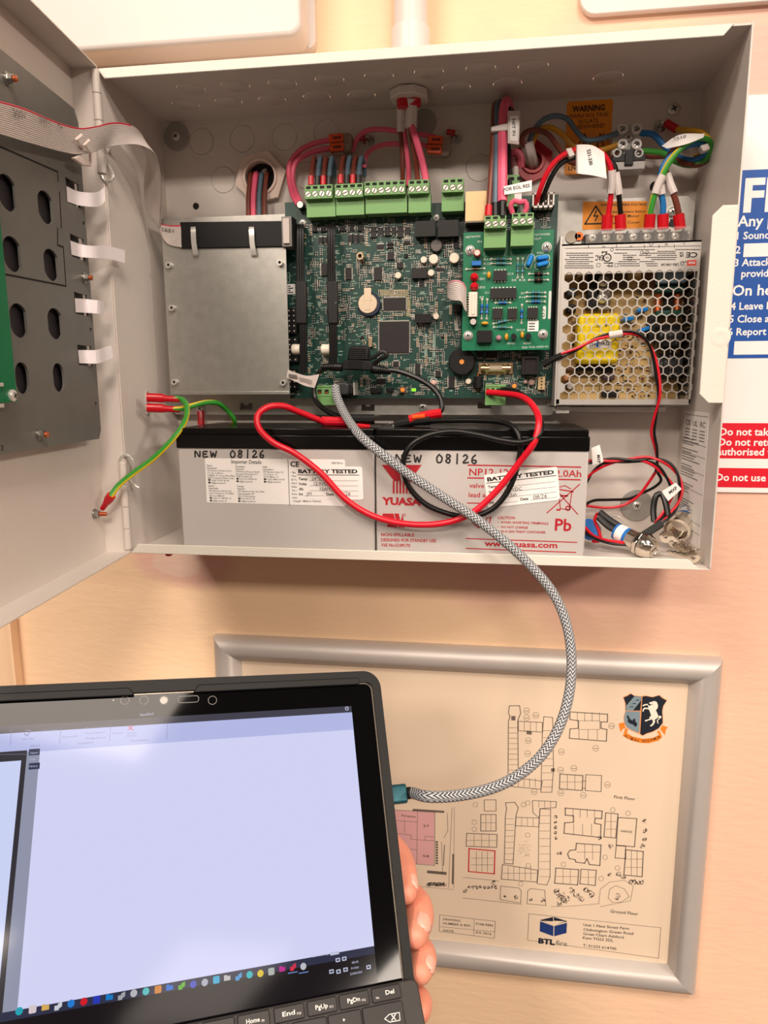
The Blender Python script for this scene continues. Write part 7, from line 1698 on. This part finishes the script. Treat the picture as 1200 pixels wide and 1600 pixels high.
# number row, only its upper part in view
y2t = KEY.at(600, 1568, kn)[1]; 
a0 = KEY.at(568, 1590, kn)[0]; a1 = KEY.at(631, 1580, kn)[0]
bk = obj('key', MB().prism(KEY, rrect(a0, y2t-12, a1, y2t, 1), 3.0, kn), M_key, kb, bevel=.5)
s = MB(); 
s.lpx(KEY, [(601, 1592), (608, 1585), (624, 1582), (625, 1594), (609, 1597)], .4, kn+.06, close=True); s.lpx(KEY, [(612, 1586), (618, 1593)], .5, kn+.06); s.lpx(KEY, [(618, 1585), (612, 1594)], .5, kn+.06)
obj('key_legend', s, kt, bk)
a = a0-.9; rowk = [('+', '='), ('_', '-'), (')', '0'), ('(', '9'), ('*', '8'), ('&', '7'), ('^', '6'), ('%', '5'), ('$', '4'), ('£', '3')]
w_ = abs(KEY.at(564, 1590, kn)[0]-KEY.at(512, 1597, kn)[0])
for t, t2 in rowk:
    k = obj('key', MB().prism(KEY, rrect(a-w_, y2t-12, a, y2t, 1), 3.0, kn), M_key, kb, bevel=.5); s = MB(); s.text(KEY, t, a-w_*.58, y2t-4.2, 1.9, kn+.05, None, 0, .02); s.text(KEY, t2, a-w_*.58, y2t-8.6, 1.9, kn+.05, None, 0, .02); obj('key_legend', s, kt, k); a -= w_+.9

# ------------------------------------------------------------------ USB cable
def braid():
    m = bpy.data.materials.new('woven_braid'); m.use_nodes = True; nt = m.node_tree; b = nt.nodes['Principled BSDF']; b.inputs['Roughness'].default_value = .6
    uv = nt.nodes.new('ShaderNodeUVMap'); sp = nt.nodes.new('ShaderNodeSeparateXYZ'); nt.links.new(uv.outputs[0], sp.inputs[0])
    def M(op, a, bb=None, v=None):
        x = nt.nodes.new('ShaderNodeMath'); x.operation = op; nt.links.new(a, x.inputs[0])
        if bb is not None: nt.links.new(bb, x.inputs[1])
        elif v is not None: x.inputs[1].default_value = v
        return x.outputs[0]
    u = M('MULTIPLY', sp.outputs[0], v=12.0); tri = M('PINGPONG', u, v=1.0)
    v = M('MULTIPLY', sp.outputs[1], v=.36); ph = M('SUBTRACT', v, tri); fr = M('FRACT', ph)
    gt = M('GREATER_THAN', fr, v=.5)
    mx = nt.nodes.new('ShaderNodeMix'); mx.data_type = 'RGBA'; mx.inputs[6].default_value = (*[lin(c) for c in (44, 48, 54)], 1); mx.inputs[7].default_value = (*[lin(c) for c in (196, 198, 200)], 1)
    nt.links.new(gt, mx.inputs[0]); nt.links.new(mx.outputs[2], b.inputs['Base Color'])
    bp = nt.nodes.new('ShaderNodeBump'); bp.inputs['Strength'].default_value = .5; bp.inputs['Distance'].default_value = .0006; nt.links.new(M('PINGPONG', fr, v=.5), bp.inputs['Height']); nt.links.new(bp.outputs[0], b.inputs['Normal'])
    return m
us = thing('usb_cable', P(860, 1000, 120), 'grey and black braided cable curving from the board down to the tablet', 'cable')
e_ = TAB.at(612, 1242, -4.5); pl0 = TAB.w(cx1-.5, e_[1], -4.5)
px_end = TAB.w(cx1+9.5, e_[1], -4.5)
TF = Frame(TAB.w(cx1-.4, e_[1], -4.5), TAB.en, TAB.ey)     # n points along -ex ; use prism with negative n
def along(n0, n1, w_, h_, r_): return MB().prism(TF, rrect(-w_/2, -h_/2, w_/2, h_/2, r_), -n0, -n1)
TF = Frame(TAB.w(cx1-.4, e_[1], -4.5), TAB.ey, TAB.en)     # ex=up, ey=normal -> en = ey x en = +ex
pL = (TAB.at(641, 1242, -4.5)[0]-cx1)
obj('plug_shell', MB().prism(TF, rrect(-5.6, -3.2, 5.6, 3.2, 2), 0, pL*.82), mat('plug_teal', (42, 92, 102), .35, .5), us, bevel=.8)
obj('plug_boot', MB().lathe(TF, 0, 0, [(3.6, pL*.82), (3.6, pL*1.02), (2.9, pL*1.3)], 20), M_black, us)
pe = TF.w(0, 0, pL*1.1)
path = [P(524, 604, 48), P(526, 618, 53), P(534, 638, 64), P(548, 662, 82), P(566, 684, 100), P(600, 712, 108), P(640, 742, 109), P(690, 775, 110), P(740, 808, 112), P(785, 843, 115), P(830, 885, 119), P(865, 928, 124), P(885, 975, 130), P(893, 1030, 138), P(889, 1085, 148), P(874, 1135, 160), P(848, 1178, 174), P(812, 1210, 188), P(770, 1231, 200), P(715, 1243, 210), P(670, 1245, 217), pe.lerp(P(670, 1245, 217), .2), pe]
obj('braided_cord', MB().tube(path, 3.35, 16, step=2.0), braid(), us)
s = MB(); r = R(z5, 384, 1396, 520, 1498, 48); s.prism(WALL, rrect(r[0], r[1], r[2]-3, r[3], 3), BN+1, 47); obj('plug_shell', s, mat('plug_dark', (40, 42, 44), .4), us, bevel=1.6)
obj('plug_face', MB().box(WALL, r[2]-4.5, r[1]+1, r[2], r[3]-1, BN+1, 44), M_black, us, bevel=.8)
obj('plug_edge', MB().box(WALL, r[2], r[1]+.5, r[2]+.5, r[3]-.5, BN+1, 43), M_tin, us)

# ------------------------------------------------------------------ hand gripping the right edge of the tablet
def T3(x, y, n_): return TAB.p(x, y, n_)
def limb(mb, pts, rs):
    pp_ = spline(pts, 2.0); k = len(pp_); L = [0]
    for i in range(1, k): L.append(L[-1]+(pp_[i]-pp_[i-1]).length)
    # radius by nearest control parameter
    cl_ = []; tot = 0; idx = 0
    cps = [min(range(k), key=lambda j: (pp_[j]-p_).length) for p_ in pts]
    rad = []
    for i in range(k):
        for c in range(len(cps)-1):
            if cps[c] <= i <= cps[c+1]:
                f_ = (L[i]-L[cps[c]])/max(L[cps[c+1]]-L[cps[c]], 1e-6); rad.append(rs[c]+(rs[c+1]-rs[c])*f_); break
        else: rad.append(rs[-1])
    mb.tube(pp_, rs[0], 16, smooth=False, rs=rad)
    mb.ball(pp_[0], rad[0], 16, 10); mb.ball(pp_[-1], rad[-1]*.98, 16, 10)
hm = MB()
ed = cx1
F_ = [  # knuckle, pip, dip, tip  (photo pixel of the joint, n) , radii
    ([T3(560, 1330, -38), T3(594, 1316, -33), T3(620, 1338, -27), T3(631, 1368, -17), T3(634, 1394, -9)], [9.5, 9.2, 9.0, 8.2, 6.8]),
    ([T3(556, 1404, -40), T3(612, 1394, -36), T3(648, 1410, -26), T3(655, 1436, -14), T3(649, 1462, -6)], [10, 9.6, 9.2, 8.6, 7.0]),
    ([T3(560, 1476, -40), T3(616, 1470, -36), T3(652, 1482, -25), T3(661, 1500, -13), T3(657, 1519, -6)], [9.6, 9.0, 8.6, 8.0, 6.6]),
    ([T3(566, 1540, -38), T3(614, 1546, -33), T3(644, 1556, -24), T3(655, 1568, -14), T3(655, 1581, -8)], [8.6, 8.2, 7.8, 7.4, 6.4])]
for pts, rs_ in F_: limb(hm, pts, rs_)
pc = [TAB.w(-22, -92, -40), TAB.w(-24, -112, -44), TAB.w(-25, -132, -44), TAB.w(-24, -150, -40)]
wr = TAB.w(-62, -170, -58)
for (pts, _), m_ in zip(F_, pc):
    limb(hm, [pts[0], pts[0].lerp(wr, .35)+TAB.en*-4, pts[0].lerp(wr, .75)+TAB.en*-2, wr], [10, 13, 15, 16])
limb(hm, [wr+TAB.ey*14, TAB.w(-58, -130, -44), TAB.w(-62, -108, -30), TAB.w(-66, -90, -22)], [15, 12, 9.5, 8])    # thumb along the back of the tablet
fa_ = TAB.w(-120, -250, -95)
limb(hm, [wr, wr.lerp(fa_, .3), fa_], [20, 24, 32])
hd = obj('hand', hm, M_skin, None, "person's left hand gripping the tablet case edge from behind, four fingertips showing", 'hand', fix=False)
md = hd.modifiers.new('remesh', 'REMESH'); md.mode = 'VOXEL'; md.voxel_size = .0008; md.use_smooth_shade = True
md = hd.modifiers.new('smooth', 'SMOOTH'); md.factor = .5; md.iterations = 3
def nail(c, r_, ax, out_, L, w_):
    """thin curved plate on the outer side of a fingertip; the same normal as the skin there"""
    ax = ax.normalized(); out_ = (out_-out_.dot(ax)*ax).normalized(); c = c + out_*r_; sd = ax.cross(out_); vs = []; fs = []; nu_, nv = 8, 6
    for i in range(nu_+1):
        t = i/nu_*2-1; ww_ = w_*math.sqrt(max(0, 1-max(0, abs(t)-.35)**2/.45))
        for j in range(nv+1):
            s_ = j/nv*2-1; vs.append(c + ax*(L*t) + sd*(ww_*s_) - out_*(s_*s_*w_*.42 + t*t*.5))
    for i in range(nu_):
        for j in range(nv): p_ = i*(nv+1)+j; fs.append((p_, p_+1, p_+nv+2, p_+nv+1))
    o = obj('fingernail', MB().add(vs, fs), M_nail, hd)
    m_ = o.modifiers.new('thick', 'SOLIDIFY'); m_.thickness = .0006; m_.offset = -1
    return o
for i, tt, L, w_, kx, kv in ((0, .55, 6.0, 4.6, 1.0, .75), (1, .45, 7.0, 5.6, .5, 1.0), (2, .5, 6.4, 5.0, .9, .9)):
    pts, rs_ = F_[i]; c = pts[3].lerp(pts[4], tt); vw = (CAM-c).normalized()
    nail(c, (rs_[3]+(rs_[4]-rs_[3])*tt)+.55, pts[4]-pts[3], TAB.ex*kx+vw*kv, L, w_)
